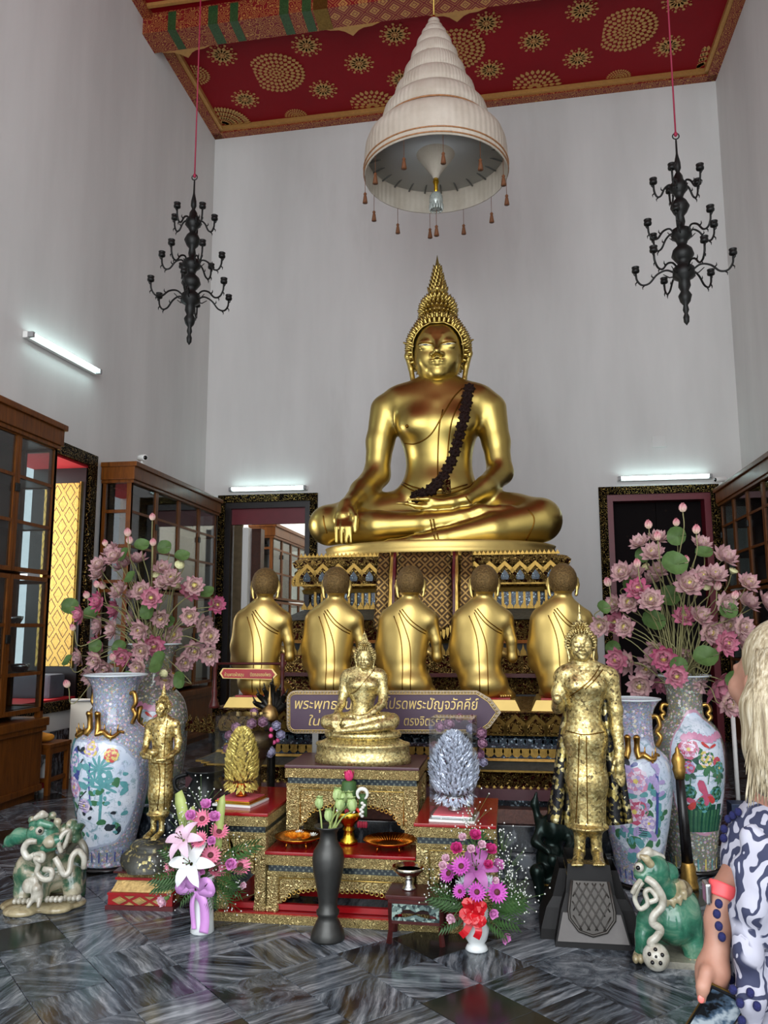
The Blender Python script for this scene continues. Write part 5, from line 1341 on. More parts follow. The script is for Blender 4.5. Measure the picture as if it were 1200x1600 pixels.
def vase(label, px, py, Y, half, hpx, mat, style, group=None):
    o = AZ(px, py); o = Vector(AY(px, py, o.y)); o.z = 0
    u = (AY(px + 1, py, o.y) - AY(px, py, o.y)).length
    W = half * u; Hh = hpx * u
    t = thing('floor_vase', label, 'vase', o)
    pr = [(.60, .022), (.645, .03), (.63, .05), (.64, .09), (.72, .18), (.86, .32), (.96, .44), (1.0, .54), (.985, .62), (.91, .675), (.74, .715), (.585, .745), (.545, .80), (.54, .87), (.58, .93), (.70, .975), (.80, .995)]
    if style == 'tall': pr = [(.62, .0), (.645, .01), (.62, .03), (.63, .07), (.74, .2), (.90, .36), (.98, .48), (1.0, .58), (.97, .66), (.85, .72), (.66, .76), (.52, .785), (.49, .83), (.50, .90), (.56, .95), (.70, .985), (.76, .995)]
    prof = [tuple(p) for p in spline([(a * W, b * Hh) for a, b in pr], 4)]
    m = MB(); m.lathe([(0.0, prof[0][1])] + prof, 56); m.build('body', mat, t)
    m = MB(); rt, zt_ = prof[-1]; m.lathe([(rt - .002, zt_ - .004), (rt + .004, zt_ + .002), (rt, zt_ + .008), (rt - .01, zt_ + .006), (prof[-5][0] - .012, prof[-5][1]), (prof[-12][0] - .014, prof[-12][1]), (0, prof[-14][1])], 56); m.build('rim', 'vase_rim', t)
    m = MB(); m.lathe([(W * .52, 0), (W * .70, .004), (W * .72, Hh * .018), (W * .62, Hh * .024)], 40); m.build('stand', 'black_lacquer', t)
    P = Painter(prof); rs = random.Random(int(px))
    if style == 'front':
        A = -1.75
        P.line([(A - .55, .30 * Hh), (A - .25, .38 * Hh), (A - .35, .50 * Hh), (A - .1, .58 * Hh)], .005, 'dark'); P.line([(A - .25, .38 * Hh), (A + .0, .42 * Hh)], .004, 'dark')
        P.line([(A + .35, .26 * Hh), (A + .40, .40 * Hh), (A + .34, .53 * Hh)], .009, 'teal'); P.line([(A + .10, .34 * Hh), (A + .08, .46 * Hh), (A + .10, .56 * Hh)], .005, 'blue')
        for aa, zz, k in ((A + .34, .53, 9), (A + .48, .44, 8), (A + .24, .47, 7)):
            for i in range(k): P.leaf(aa, zz * Hh, PI * (i / (k - 1)) * 1.3 - .45, .095, 'teal', .10)
        for _ in range(70):
            aa, zz = A + rs.uniform(-1.0, 1.1), rs.uniform(.18, .50) * Hh; P.leaf(aa, zz, rs.uniform(0, 6.3), rs.uniform(.03, .075), rs.choice(['teal', 'green', 'dark', 'teal']), .3)
        for _ in range(26):
            aa, zz = A + rs.uniform(-.9, -.1), rs.uniform(.42, .66) * Hh; P.leaf(aa, zz, rs.uniform(0, 6.3), .07, rs.choice(['teal', 'lilac', 'blue']), .35)
        P.peony(A - .48, .43 * Hh, .075, ['pink', 'lilac', 'pale']); P.peony(A - .45, .57 * Hh, .06, ['lilac', 'teal', 'pale'], 'pale'); P.peony(A + .1, .63 * Hh, .055, ['lilac', 'pale', 'yellow'])
        P.peony(A + .62, .60 * Hh, .05, ['yellow', 'red'], 'red'); P.peony(A - .1, .345 * Hh, .05, ['pale', 'lilac'])
        for k in range(4): P.line([(A - .30, (.33 + .012 * k) * Hh), (A - .02, (.325 + .012 * k) * Hh)], .002, 'dark')
        P.leaf(A - .22, .615 * Hh, .6, .05, 'dark', .3); P.leaf(A - .22, .615 * Hh, 2.4, .05, 'dark', .2)
        for i in range(22): aa = -PI + 2 * PI * i / 22; P.line([(aa, .055 * Hh), (aa, .105 * Hh)], .004, 'blue')
    elif style == 'right':
        A = -1.72
        P.line([(A - .3, .28 * Hh), (A - .1, .40 * Hh), (A - .2, .52 * Hh)], .006, 'teal')
        for _ in range(70):
            aa, zz = A + rs.uniform(-.8, .8), rs.uniform(.2, .62) * Hh; P.leaf(aa, zz, rs.uniform(0, 6.3), rs.uniform(.05, .085), rs.choice(['teal', 'green', 'teal', 'lilac']), .32)
        P.peony(A - .05, .42 * Hh, .085, ['pink', 'rose', 'pale']); P.peony(A + .02, .58 * Hh, .085, ['lilac', 'pale', 'pink']); P.peony(A + .35, .36 * Hh, .05, ['lilac', 'pale'])
        P.leaf(A - .12, .66 * Hh, 2.3, .06, 'dark', .3); P.leaf(A - .10, .655 * Hh, .4, .05, 'blue', .25)
        P.line([(A + .62, .30 * Hh), (A + .60, .48 * Hh), (A + .62, .62 * Hh)], .008, 'blue')
        for i in range(9): P.leaf(A + .62, .50 * Hh + .02 * i, rs.uniform(0, 3), .06, 'lilac', .25)
        for k in range(4): P.line([(A + .05, (.30 + .012 * k) * Hh), (A + .3, (.295 + .012 * k) * Hh)], .002, 'dark')
        for i in range(22): aa = -PI + 2 * PI * i / 22; P.line([(aa, .055 * Hh), (aa, .105 * Hh)], .004, 'blue')
    else:
        A = -1.35
        for i in range(15):
            aa = A - .62 + 1.24 * i / 14; P.line([(aa, .22 * Hh), (aa + .03, (.33 + .035 * math.sin(i * 2.1)) * Hh)], .020, 'leafdark' if i % 3 else 'green')
        P.line([(A - .4, .50 * Hh), (A + .1, .505 * Hh), (A + .4, .49 * Hh)], .002, 'teal')
        for aa, zz in ((A - .45, .42), (A + .40, .41), (A - .02, .36)): P.peony(aa, zz * Hh, .055, ['green', 'teal', 'leafdark'], 'green')
        for aa, zz, an in ((A + .08, .40, 2.0), (A - .25, .375, .3)):
            P.leaf(aa, zz * Hh, an, .12, 'rose', .22); P.leaf(aa, zz * Hh, an + 2.6, .06, 'rose', .3); P.leaf(aa, zz * Hh, an - 2.6, .07, 'red', .3)
        for aa, zz, rr, cs in ((A - .38, .635, .07, ['pink', 'rose', 'pale']), (A + .10, .585, .06, ['yellow', 'green', 'pale']), (A + .42, .57, .035, ['red', 'rose']), (A - .42, .545, .045, ['rose', 'lilac']), (A + .46, .51, .03, ['red', 'pink']), (A + .48, .54, .045, ['teal', 'green'])):
            P.line([(aa, zz * Hh - .16), (aa + .06, zz * Hh - .06), (aa, zz * Hh)], .003, 'green')
            for k in range(6): P.leaf(aa, zz * Hh - .03, 2 * PI * k / 6 + .3, rr * 1.35, rs.choice(['green', 'leafdark', 'green']), .25)
            P.peony(aa, zz * Hh, rr, cs)
        for i in range(9): P.leaf(A - .6 + .15 * i, (.69 + .01 * math.sin(i)) * Hh, 0, .05, 'pink', .5)
        P.leaf(A + .2, .64 * Hh, 2.5, .07, 'red', .15); P.leaf(A + .2, .64 * Hh, .4, .06, 'red', .15)
        for i in range(20): aa = -PI + 2 * PI * i / 20; P.line([(aa, .03 * Hh), (aa, .085 * Hh)], .005, 'teal' if i % 2 else 'yellow')
    P.m.build('painted_decoration', PA, t, kind='stuff')
    # gilt dragons clinging round the shoulder and ear handles on the neck
    zs = .72 * Hh if style != 'tall' else .77 * Hh
    rsh = np.interp(zs, [p[1] for p in prof], [p[0] for p in prof])
    def dragon(a0, dirn):
        m = MB(); pts = []
        for i in range(13):
            q = i / 12; a = a0 + dirn * .75 * q; z = zs - .02 * Hh + .012 * Hh * math.sin(q * 9); r = np.interp(z, [p[1] for p in prof], [p[0] for p in prof]) + .014
            pts.append(Vector((r * math.cos(a), r * math.sin(a), z)))
        hd = [Vector(((rsh * k) * math.cos(a0 - dirn * .05), (rsh * k) * math.sin(a0 - dirn * .05), z)) for k, z in ((1.10, zs + .01 * Hh), (1.12, zs + .05 * Hh), (1.16, zs + .085 * Hh), (1.26, zs + .088 * Hh))]
        full = hd[::-1] + pts; m.tube(full, [.015, .022, .018, .02] + [.023 - .0012 * i for i in range(13)], 8)
        m.ell(hd[2], (.02, .02, .016), 8, 6)
        for i in (3, 6, 9):
            p = pts[i]; m.tube([p, p * 1.02 + Vector((0, 0, -.035)), p * 1.05 + Vector((0, 0, -.05))], [.009, .007, .005], 6)
            m.tube([p, p * 1.03 + Vector((0, 0, .03))], [.008, .003], 5)
        m.build('dragon', 'handle_gold', t)
    if style != 'tall':
        for a0 in (-1.95, -1.55): dragon(a0, -1 if a0 < -1.7 else 1)
        dragon(1.2, 1); dragon(1.6, -1)
    for a0 in ((-.35, PI - .25) if style != 'tall' else (-.1, PI + .1)):
        m = MB(); z0, z1 = (.745 * Hh, .90 * Hh) if style != 'tall' else (.755 * Hh, .84 * Hh); rn = np.interp(.82 * Hh, [p[1] for p in prof], [p[0] for p in prof])
        L = [(rn * .95, z1), (rn * 1.25, z1 + .005), (rn * 1.38, (z0 * .3 + z1 * .7)), (rn * 1.22, (z0 + z1) / 2), (rn * 1.40, z0 * .7 + z1 * .3), (rn * 1.2, z0)]
        m.tube([Vector((r * math.cos(a0), r * math.sin(a0), z)) for r, z in [tuple(p) for p in spline(L, 5)]], .015, 8); m.build('handle', 'handle_gold', t)
    return t, o, Hh, W
vase('pale blue and white floor vase, front left, beside the alms bowl Buddha', 168, 1354, 0, 58, 277, 'porcelain_front', 'front')
vase('lilac and white floor vase just right of the tall standing Buddha', 1000, 1382, 0, 58, 294, 'porcelain_right', 'right')
_, vlo, vlh, _ = vase('floor vase half hidden behind the front left vase, holding lotus stems', 231, 1318, 0, 52, 292, 'porcelain_floral', 'tall')
_, vro, vrh, _ = vase('tall floral floor vase with red fish, holding lotus stems, far right', 1084, 1359, 0, 58, 312, 'porcelain_floral', 'tall')

# ---- lotus flowers
def petal_mat(name, inner, mid, edge, r=.085):
    n = N(name); v = n.coord('Object'); s = n.sep(v)
    d = n.math('SQRT', n.math('ADD', n.math('MULTIPLY', s[0], s[0]), n.math('ADD', n.math('MULTIPLY', s[1], s[1]), n.math('MULTIPLY', s[2], s[2]))))
    d = n.math('ADD', n.math('DIVIDE', d, r), n.math('MULTIPLY', n.math('SUBTRACT', n.noise(v, 60, 3), .5), .5))
    rnd = n.node('ShaderNodeObjectInfo').outputs['Random']
    c = n.ramp(d, [(.25, lin(*inner)), (.6, lin(*mid)), (.98, lin(*edge))])
    c = n.mix(n.math('MULTIPLY', rnd, .25), c, lin(206, 180, 176))
    n.set(Base_Color=c, Roughness=.65); n.put(n.b.inputs['Subsurface Weight'], .0)
petal_mat('lotus_dusty', (218, 196, 176), (196, 156, 158), (146, 88, 102), .08)
petal_mat('lotus_deep', (216, 160, 170), (190, 92, 126), (148, 40, 88))
petal_mat('lotus_cream', (222, 200, 170), (216, 176, 168), (200, 130, 140), .05)
simple('lotus_centre', (226, 214, 120), .6, noise=.3, nscale=120)
simple('lotus_pod', (204, 200, 150), .6, noise=.2, nscale=60)
simple('lotus_stem', (132, 128, 84), .6, noise=.15)
simple('lotus_leaf', (74, 98, 52), .55, noise=.3, nscale=18, Specular_IOR_Level=.25)
def cup_petal(m, az, tilt, L, W, cup, mat=0, r0=.008, nseg=4):
    """one cupped petal leaning out from the axis by `tilt`"""
    g = []
    for i in range(nseg + 1):
        t = i / nseg; w = W * math.sin(PI * min(1, .18 + t * .82) ** 1.0) ** .7 * (1 if t < 1 else .12)
        th = tilt + cup * (t - .3) * -1
        row = []
        for j in (-1, 0, 1):
            x = r0 + L * t * math.sin(th); z = L * t * math.cos(th) - (0 if j == 0 else -abs(j) * w * .28)
            y = j * w; row.append(Vector((x * math.cos(az) - y * math.sin(az), x * math.sin(az) + y * math.cos(az), z)))
        g.append(row)
    m.sheet(g, mat)
def blossom(name, mat, r=.072, seed=0):
    rs = random.Random(seed); m = MB()
    for n_, tilt, L, W, cup in ((9, 1.62, r, r * .27, .5), (9, 1.28, r * .98, r * .25, .7), (9, .95, r * .82, r * .21, .8), (8, .62, r * .62, r * .17, .7), (7, .4, r * .42, r * .12, .5)):
        for k in range(n_): cup_petal(m, 2 * PI * (k + rs.random() * .3) / n_ + tilt, tilt + rs.uniform(-.14, .14), L * rs.uniform(.9, 1.08), W, cup)
    return m.mesh(name, mat)
BL = [blossom('blossom', 'lotus_dusty', .072, 1), blossom('blossom', 'lotus_dusty', .068, 2), blossom('blossom', 'lotus_deep', .070, 3)]
m = MB(); m.lathe([(0.004, .0), (.012, .012), (.017, .022), (.0, .026)], 10); CEN = m.mesh('seed_head', 'lotus_centre')
m = MB()
for n_, tl, L in ((5, .24, .062), (4, .10, .066)):
    for k in range(n_): cup_petal(m, 2 * PI * k / n_ + tl * 3, tl + .25, L, .020, .95)
m.ell((0, 0, .025), (.019, .019, .028), 8, 6); BUD = m.mesh('bud', 'lotus_cream')
m = MB(); m.lathe([(.004, 0), (.018, .014), (.03, .03), (.032, .036), (.0, .038)], 14)
for k in range(7): m.ell((.018 * math.cos(k), .018 * math.sin(k * 1.0), .038), (.004, .004, .003), 6, 4)
POD = m.mesh('seed_pod', 'lotus_pod')
def lotus_leaf(seed):
    rs = random.Random(seed); g = []
    for i in range(13):
        a = .04 + (2 * PI - .08) * i / 12
        g.append([Vector((r * math.cos(a), r * math.sin(a), .35 * r * r / .075 + .1 * r * math.sin(3 * a + seed))) for r in (0, .028, .052, .075)])
    m = MB(); m.sheet(g); return m.mesh('leaf', 'lotus_leaf')
LV = [lotus_leaf(1), lotus_leaf(2)]
def bouquet(label, org, mouth_r, Y, blossoms, buds, pods, leaves, seed):
    t = thing('lotus_bouquet', label, 'flowers', org); rs = random.Random(seed)
    c = org + Vector((0, -.05, .30))
    def put_head(name, me, px, py, sc, kind):
        dy = rs.uniform(-.28, .22) if kind != 'leaf' else rs.uniform(-.25, .1)
        ctr_px = 1070 if seed == 2 else 222
        dy -= .12 * (1 - min(1, abs(px - ctr_px) / 120))
        p = AY(px, py, Y + dy); out = (p - c); out.normalize()
        d = (out * .75 + Vector((0, -.75, .12)) + Vector((rs.uniform(-.35, .35), rs.uniform(-.2, .2), rs.uniform(-.2, .4))))
        if kind == 'bud': d = out * .5 + Vector((0, 0, 1.0))
        if kind == 'leaf': d = Vector((rs.uniform(-.6, .6), -1, rs.uniform(-.1, .9)))
        o = put(name, me, t, p - org, frame_to(d).to_euler(), sc)
        dd = d.normalized()
        root = org + Vector((rs.uniform(-.6, .6) * mouth_r, rs.uniform(-.6, .6) * mouth_r, -.10)); e = p - dd * .004
        mid = root + (e - root) * .5 + Vector((0, 0, .12 * (e - root).length)); q = e - dd * .10 + Vector((0, 0, -.03))
        m = MB(); m.tube([Vector(x) - org for x in spline([root, mid, q, e], 5)], .0038, 5); m.build('stem', 'lotus_stem', t)
        return o
    for b_ in blossoms:
        px, py = b_[0], b_[1]; deep = len(b_) > 2 and b_[2] == 'd'; s = 1.0 if len(b_) < 4 else b_[3]
        o = put_head('blossom', BL[2] if deep else BL[rs.randint(0, 1)], px, py, s * rs.uniform(1.1, 1.32), 'blossom')
        k = put('seed_head', CEN, o); 
    for px, py in buds: put_head('bud', BUD, px, py, rs.uniform(.85, 1.1), 'bud')
    for px, py in pods: put_head('seed_pod', POD, px, py, rs.uniform(.9, 1.2), 'blossom')
    for L in leaves: put_head('leaf', LV[rs.randint(0, 1)], L[0], L[1], (L[2] if len(L) > 2 else 12) / 16.5, 'leaf')
    return t
bouquet('dusty pink artificial lotus bouquet in the left rear floor vase', vlo + Vector((0, 0, vlh)), .16, vlo.y - .05,
    [(175, 862), (155, 884), (180, 872), (195, 885), (215, 877), (155, 898), (253, 890), (267, 906), (187, 924), (208, 932), (222, 925), (237, 934, 'd'), (295, 925, 'd'), (303, 916), (338, 945, 'd', .85), (182, 952, 'd'), (127, 960, 'd'), (155, 940, 'd'), (156, 976), (178, 983), (207, 966), (251, 965), (297, 962), (220, 983), (232, 993), (269, 990), (318, 975), (326, 995), (240, 1008, 'd'), (222, 1015), (155, 1008, 'd'), (192, 1024, 'd'), (125, 1025), (165, 1042), (303, 1015), (288, 1033), (328, 1022), (218, 1042), (143, 1055), (185, 1067, 'd'), (260, 1058), (150, 1030), (255, 912)],
    [(238, 813), (165, 853), (200, 838), (203, 850), (239, 853), (162, 920), (153, 918), (116, 985), (178, 1032), (107, 1074), (137, 935)], [(279, 886), (217, 1053), (258, 1050), (246, 903), (273, 920)],
    [(110, 948, 15), (143, 960, 15), (195, 868, 14), (222, 853, 13), (258, 856, 13), (285, 870, 13), (205, 903), (232, 955, 15), (260, 973, 15), (325, 927, 13), (150, 1010), (187, 1012, 13), (250, 1036, 19), (283, 1062, 14), (107, 1033, 11), (200, 1060, 12)], 1)
bouquet('dusty pink artificial lotus bouquet in the right rear floor vase by the dark doorway', vro + Vector((0, 0, vrh)), .16, vro.y - .05,
    [(1000, 850), (1020, 866), (1028, 843), (973, 895), (990, 900), (1021, 907), (1030, 893), (1095, 852), (1131, 872, '', 1.1), (1097, 903, '', 1.15), (1075, 915, '', 1.15), (1117, 900), (985, 942, '', 1.1), (1017, 940, '', 1.1), (996, 923, 'd'), (1168, 912), (1133, 945), (1167, 943, '', 1.1), (1193, 940), (1093, 965, '', 1.1), (1068, 965, 'd'), (1136, 977), (1160, 980), (1108, 988), (1133, 1005, 'd', 1.1), (1155, 1000), (963, 975, 'd'), (978, 980), (940, 978), (1025, 1018), (1065, 1022, '', 1.1), (965, 1030, 'd'), (981, 1035, '', 1.1), (1013, 1042, '', 1.1), (1037, 1027, 'd'), (1035, 1065, 'd', 1.15), (1055, 1056, 'd'), (1000, 1070, '', 1.15), (1085, 1070, '', 1.1), (1125, 1070, 'd', 1.7), (1072, 1102, 'd', 1.1), (1138, 1098), (1155, 1106), (960, 945)],
    [(1067, 800), (1014, 826), (1057, 822), (1088, 834), (1028, 844), (997, 886), (1077, 914), (1072, 880), (952, 916), (1120, 922), (1147, 936), (1115, 1025)], [(1143, 897), (1127, 1100), (1073, 978), (1098, 919), (1012, 890)],
    [(1053, 882, 19), (1047, 932, 17), (1020, 971, 18), (983, 915, 13), (942, 950, 11), (957, 1012, 12), (1138, 955, 13), (1103, 1028, 18), (1147, 1062, 14), (1058, 838, 15), (1100, 865, 13), (1005, 868, 12), (1060, 1040, 13)], 2)
# ================================================================== CABINETS, CHANDELIERS, TIERED UMBRELLA, CAMERAS
def cabinet(label, xf, xb, y0, y1, Hh, bays, wood_='teak', rows=((3.44, 3.06, 2.63, 2.20), (2.09, 1.66, 1.20, .87)), base=.74, cor=.22, contents=()):
    s = 1 if xf > xb else -1
    t = thing('display_cabinet', label, 'cabinet', (xb, (y0 + y1) / 2, 0)); L = (y1 - y0) / 2; D = abs(xf - xb)
    def bx(m, x0, x1, ya, yb, z0, z1, b=0): 
        lo = (min(s * x0, s * x1), ya, z0); hi = (max(s * x0, s * x1), yb, z1)
        m.bbox(lo, hi, b) if b else m.box(lo, hi)
    m = MB(); bx(m, 0, .02, -L, L, base, Hh - cor); bx(m, 0, D, -L, L, Hh - cor - .03, Hh - cor); bx(m, 0, D, -L, L, base - .02, base + .02)
    bx(m, 0, D - .04, -L, -L + .02, base, Hh - cor) if False else None
    m.build('carcass', wood_ + '_dark' if wood_ == 'teak' else wood_, t)
    m = MB(); bx(m, 0, D + .05, -L - .03, L + .03, Hh - cor, Hh - .05, .01); bx(m, 0, D + .08, -L - .05, L + .05, Hh - .06, Hh, .012); bx(m, 0, D + .03, -L - .015, L + .015, Hh - cor - .04, Hh - cor, .008); m.build('cornice', wood_, t)
    m = MB(); bx(m, 0, D + .01, -L, L, .10, base, .01); bx(m, 0, D + .06, -L - .03, L + .03, base - .05, base + .03, .012); bx(m, 0, D + .04, -L - .02, L + .02, base - .10, base - .05, .012); bx(m, 0, D - .03, -L + .02, L - .02, 0, .10); bx(m, 0, D + .03, -L - .01, L + .01, .08, .14, .01)
    m.build('base', wood_, t)
    for e in (-L, L - .05):                                            # glazed ends
        m = MB()
        for xx in (0, D - .06): bx(m, xx, xx + .06, e, e + .05, base, Hh - cor)
        for zz in [z for r in rows for z in r]: bx(m, .05, D - .05, e + .005, e + .045, zz - .02, zz + .02)
        m.build('end_frame', wood_, t)
        for r in rows:
            for za, zb_ in zip(r, r[1:]): m = MB(); bx(m, .06, D - .06, e + .022, e + .028, zb_ + .02, za - .02); m.build('end_pane', 'pane_glass', t)
    bw_ = 2 * L / bays
    m = MB()
    for r in rows:
        for z in r[1:]: bx(m, .03, D - .05, -L + .05, L - .05, z - .012, z + .008)
    m.build('shelves', wood_ + '_dark' if wood_ == 'teak' else wood_, t, kind='stuff')
    for b_ in range(bays):
        ya, yb = -L + b_ * bw_, -L + (b_ + 1) * bw_
        for r in rows:
            f = .042; m = MB(); z1, z0 = r[0] + .04, r[-1] - .04; X0, X1 = D - .035, D
            bx(m, X0, X1, ya + .004, ya + f, z0, z1); bx(m, X0, X1, yb - f, yb - .004, z0, z1); bx(m, X0, X1, ya + f, yb - f, z1 - f, z1); bx(m, X0, X1, ya + f, yb - f, z0, z0 + f)
            for z in r[1:-1]: bx(m, X0 + .004, X1 - .004, ya + f, yb - f, z - .016, z + .016)
            d = m.build('door', wood_, t)
            for za, zb_ in zip(r, r[1:]):
                m = MB(); bx(m, D - .021, D - .015, ya + f, yb - f, zb_ + (.016 if zb_ != r[-1] else .0), za - (.016 if za != r[0] else 0)); m.build('pane', 'pane_glass', d)
            if b_ % 2 == 0:
                m = MB(); zc = (r[1] + r[2]) / 2 + .1; bx(m, D, D + .02, yb - .03, yb + .03, zc - .04, zc + .04, .005); m.build('lock', 'black_iron', d)
    return t
CX = -4.57
cabinet('tall teak display cabinet at the far left edge in front of the gilt window', CX, -4.965, 4.95, 7.58, 3.71, 4)
cabinet('tall teak display cabinet between the gilt window and the left doorway', CX, -4.965, 9.25, 12.22, 3.67, 4, 'teak')
cabinet('dark teak display cabinet along the right wall beside the dark doorway', 3.02, 3.48, 7.6, 12.2, 3.62, 7, 'teak')
cabinet('tall glazed cabinet in the side room seen through the left doorway', -4.15, -4.6, 13.9, 16.4, 3.5, 4, 'teak')
# silver and bronze bowls on the lowest shelves of the near cabinet
m = MB(); m.lathe([(.03, 0), (.06, .006), (.085, .05), (.09, .08), (.082, .078), (.07, .03), (0, .02)], 16); bme = m.mesh('silver_bowl', 'silver')
bm0 = None
for i in range(9):
    o = link('silver_bowl', bme); o.location = (CX - .17 - .1 * (i % 2), 7.42 - (i % 5) * .20, 1.209 if i < 5 else 1.669)
    tag(o, '%s silver bowl from the end on the %s shelf of the left cabinet' % (['nearest', 'second', 'third', 'fourth', 'fifth'][i % 5], 'lower' if i < 5 else 'upper'), 'bowl', 'silver bowls in the left cabinet')
# ---- chandeliers
def chandelier(label, px, py, Y):
    o = AY(px, py, Y); t = thing('chandelier', label, 'chandelier', o, group=None)
    m = MB(); pr = [(0, 0), (-.02, .008), (-.14, .010), (-.17, .016), (-.22, .028), (-.27, .030), (-.30, .016), (-.34, .040), (-.38, .046), (-.41, .075), (-.46, .080), (-.49, .05), (-.53, .030), (-.56, .060), (-.61, .086), (-.66, .06), (-.69, .032), (-.74, .040), (-.78, .03), (-.81, .085), (-.87, .092), (-.90, .055), (-.94, .04), (-.98, .085), (-1.03, .10), (-1.07, .07), (-1.10, .045), (-1.14, .095), (-1.21, .10), (-1.24, .05), (-1.29, .055), (-1.33, .035), (-1.37, .06), (-1.42, .045), (-1.45, .02), (-1.49, .028), (-1.52, .016), (-1.55, .028), (-1.59, .024), (-1.62, .0)]
    m.lathe([(r, z * 1.13) for z, r in pr[::-1]], 18); m.build('column', 'black_iron', t)
    m = MB(); m.tube([Vector((.03 * math.sin(a), 0, .02 - .03 * math.cos(a))) for a in [2 * PI * i / 12 for i in range(13)]], .006, 6); m.build('hook', 'black_iron', t)
    am = {}
    cup = MB(); cup.lathe([(.004, 0), (.02, .004), (.034, .012), (.036, .03), (.031, .036), (.035, .058), (.036, .062), (.028, .062), (.026, .03), (0, .028)], 14); cup = cup.mesh('candle_cup', 'black_iron')
    for n_, z, r, a0 in ((5, -.50, .22, .5), (6, -.95, .31, .2), (6, -1.32, .42, .75)):
        m = MB(); L = [(.07, 0), (r * .35, .045), (r * .55, .02), (r * .72, -.05), (r * .88, -.055), (r * .98, .0), (r, .07)]
        P = [tuple(p) for p in spline(L, 5)]; m.tube([Vector((x, 0, zz)) for x, zz in P], .0095, 6)
        for q, sg in ((.42, 1), (.62, -1), (.8, -1), (.95, 1)):
            i = int(q * (len(P) - 1)); x, zz = P[i]
            m.tube([Vector((x, 0, zz)), Vector((x + .02, 0, zz + sg * .02)), Vector((x + .018, 0, zz + sg * .042))], [.008, .006, .002], 5)
        m.tube([Vector((.07, 0, -.03)), Vector((r * .3, 0, -.03)), Vector((r * .42, 0, .01))], [.007, .006, .004], 5)
        me = m.mesh('arm', 'black_iron')
        for k in range(n_):
            a = put('arm', me, t, (0, 0, z), (0, 0, a0 + 2 * PI * k / n_)); put('candle_cup', cup, a, (r, 0, .068))
    m = MB(); m.tube([Vector((0, 0, .03)), Vector((0, 0, ZC(o.x) - o.z))], .008, 6); m.build('cord', 'red_cord', t)
    m = MB(); m.ell((0, 0, .04), (.018, .018, .025), 8, 6); m.build('knot', 'red_cord', t)
    return t
chandelier('black iron candle chandelier on a red cord, left of the tiered umbrella', 304, 280, 7.6)
chandelier('black iron candle chandelier on a red cord, right of the tiered umbrella', 1056, 216, 7.35)
# ---- nine-tiered white umbrella over the great Buddha
UY = 8.75; uo = AY(681, 277, UY); uu = (AY(682, 277, UY) - AY(681, 277, UY)).length
um = thing('tiered_umbrella', 'white nine tiered ceremonial umbrella hanging above the great Buddha', 'umbrella', uo)
n = N('umbrella_cloth'); v = n.coord('Object'); s = n.sep(v); ang = n.math('ARCTAN2', s[1], s[0])
pl = n.math('SINE', n.math('MULTIPLY', ang, 70.0)); ns = n.noise(v, 3.5, 5, .6)
n.set(Base_Color=n.ramp(ns, [(.3, lin(202, 190, 172)), (.7, lin(226, 216, 200))]), Roughness=.85); n.bump(n.math('ADD', n.math('MULTIPLY', pl, .25), ns), .35, .02)

def sheer(name, col, amt):
    n = N(name); n.set(Base_Color=lin(*col), Roughness=.85); tl = n.node('ShaderNodeBsdfTranslucent'); tl.inputs['Color'].default_value = (*lin(*col), 1)
    mx = n.node('ShaderNodeMixShader'); mx.inputs[0].default_value = amt; n.t.links.new(n.b.outputs[0], mx.inputs[1]); n.t.links.new(tl.outputs[0], mx.inputs[2]); n.t.links.new(mx.outputs[0], n.out.inputs['Surface'])
sheer('umbrella_lining', (238, 240, 240), .12)
tl_ = MATS['umbrella_cloth'].node_tree; bs_ = tl_.nodes['Principled BSDF']; tn_ = tl_.nodes.new('ShaderNodeBsdfTranslucent'); tn_.inputs['Color'].default_value = (.75, .68, .58, 1); mx_ = tl_.nodes.new('ShaderNodeMixShader'); mx_.inputs[0].default_value = .18
tl_.links.new(bs_.outputs[0], mx_.inputs[1]); tl_.links.new(tn_.outputs[0], mx_.inputs[2]); tl_.links.new(mx_.outputs[0], tl_.nodes['Material Output'].inputs['Surface'])
simple('umbrella_rib', (110, 112, 112), .5); simple('umbrella_trim', (170, 120, 78), .5, .3, noise=.4, nscale=40); simple('tassel_brown', (112, 66, 34), .7, noise=.3, nscale=40)
zpx = lambda py: AY(681, py, UY).z - uo.z
R0 = 111 * uu
def shell(name, prof, seg, mats, lab=None): m = MB(); m.lathe(prof, seg); m.f = [f for f in m.f if len(f) == 4]; m.m = m.m[:len(m.f)]; m.sm = m.sm[:len(m.f)]; return m.build(name, mats, um)
shell('bottom_tier', [(R0 * .985, .004), (R0 * .985, .30), (R0 * .9, .34)][::-1] + [(R0, 0), (R0 * 1.005, .06), (R0, .26), (R0 * .985, .36), (R0 * .95, .44), (R0 * .86, .52), (R0 * .72, .60)], 64, 'umbrella_cloth')
tiers = [(79, 203, 163), (61, 166, 130), (47, 133, 100), (36, 103, 77), (27, 80, 58), (19.5, 61, 46), (13.5, 49, 38), (9, 40, 28)]
for i, (r, y0, y1) in enumerate(tiers):
    r *= uu * 1.03; z0, z1 = zpx(y0), zpx(y1); nx = tiers[i + 1][0] * uu if i < 7 else .01; h = z1 - z0
    shell('tier', [(r * .94, z0 + h * .3), (r * 1.0, z0 - .01), (r * 1.035, z0 - .01), (r * 1.035, z0 + h * .3), (r * .99, z0 + h * .62), (nx * 1.0 + (r - nx) * .40, z0 + h * .92), (nx * .9, z1 + h * .12)], 40, 'umbrella_cloth')
    m = MB(); m.tube([Vector((r * 1.045 * math.cos(a), r * 1.045 * math.sin(a), z0 - .004)) for a in [2 * PI * k / 40 for k in range(41)]], .011, 5, caps=False); m.build('trim_ring', 'umbrella_trim', um)
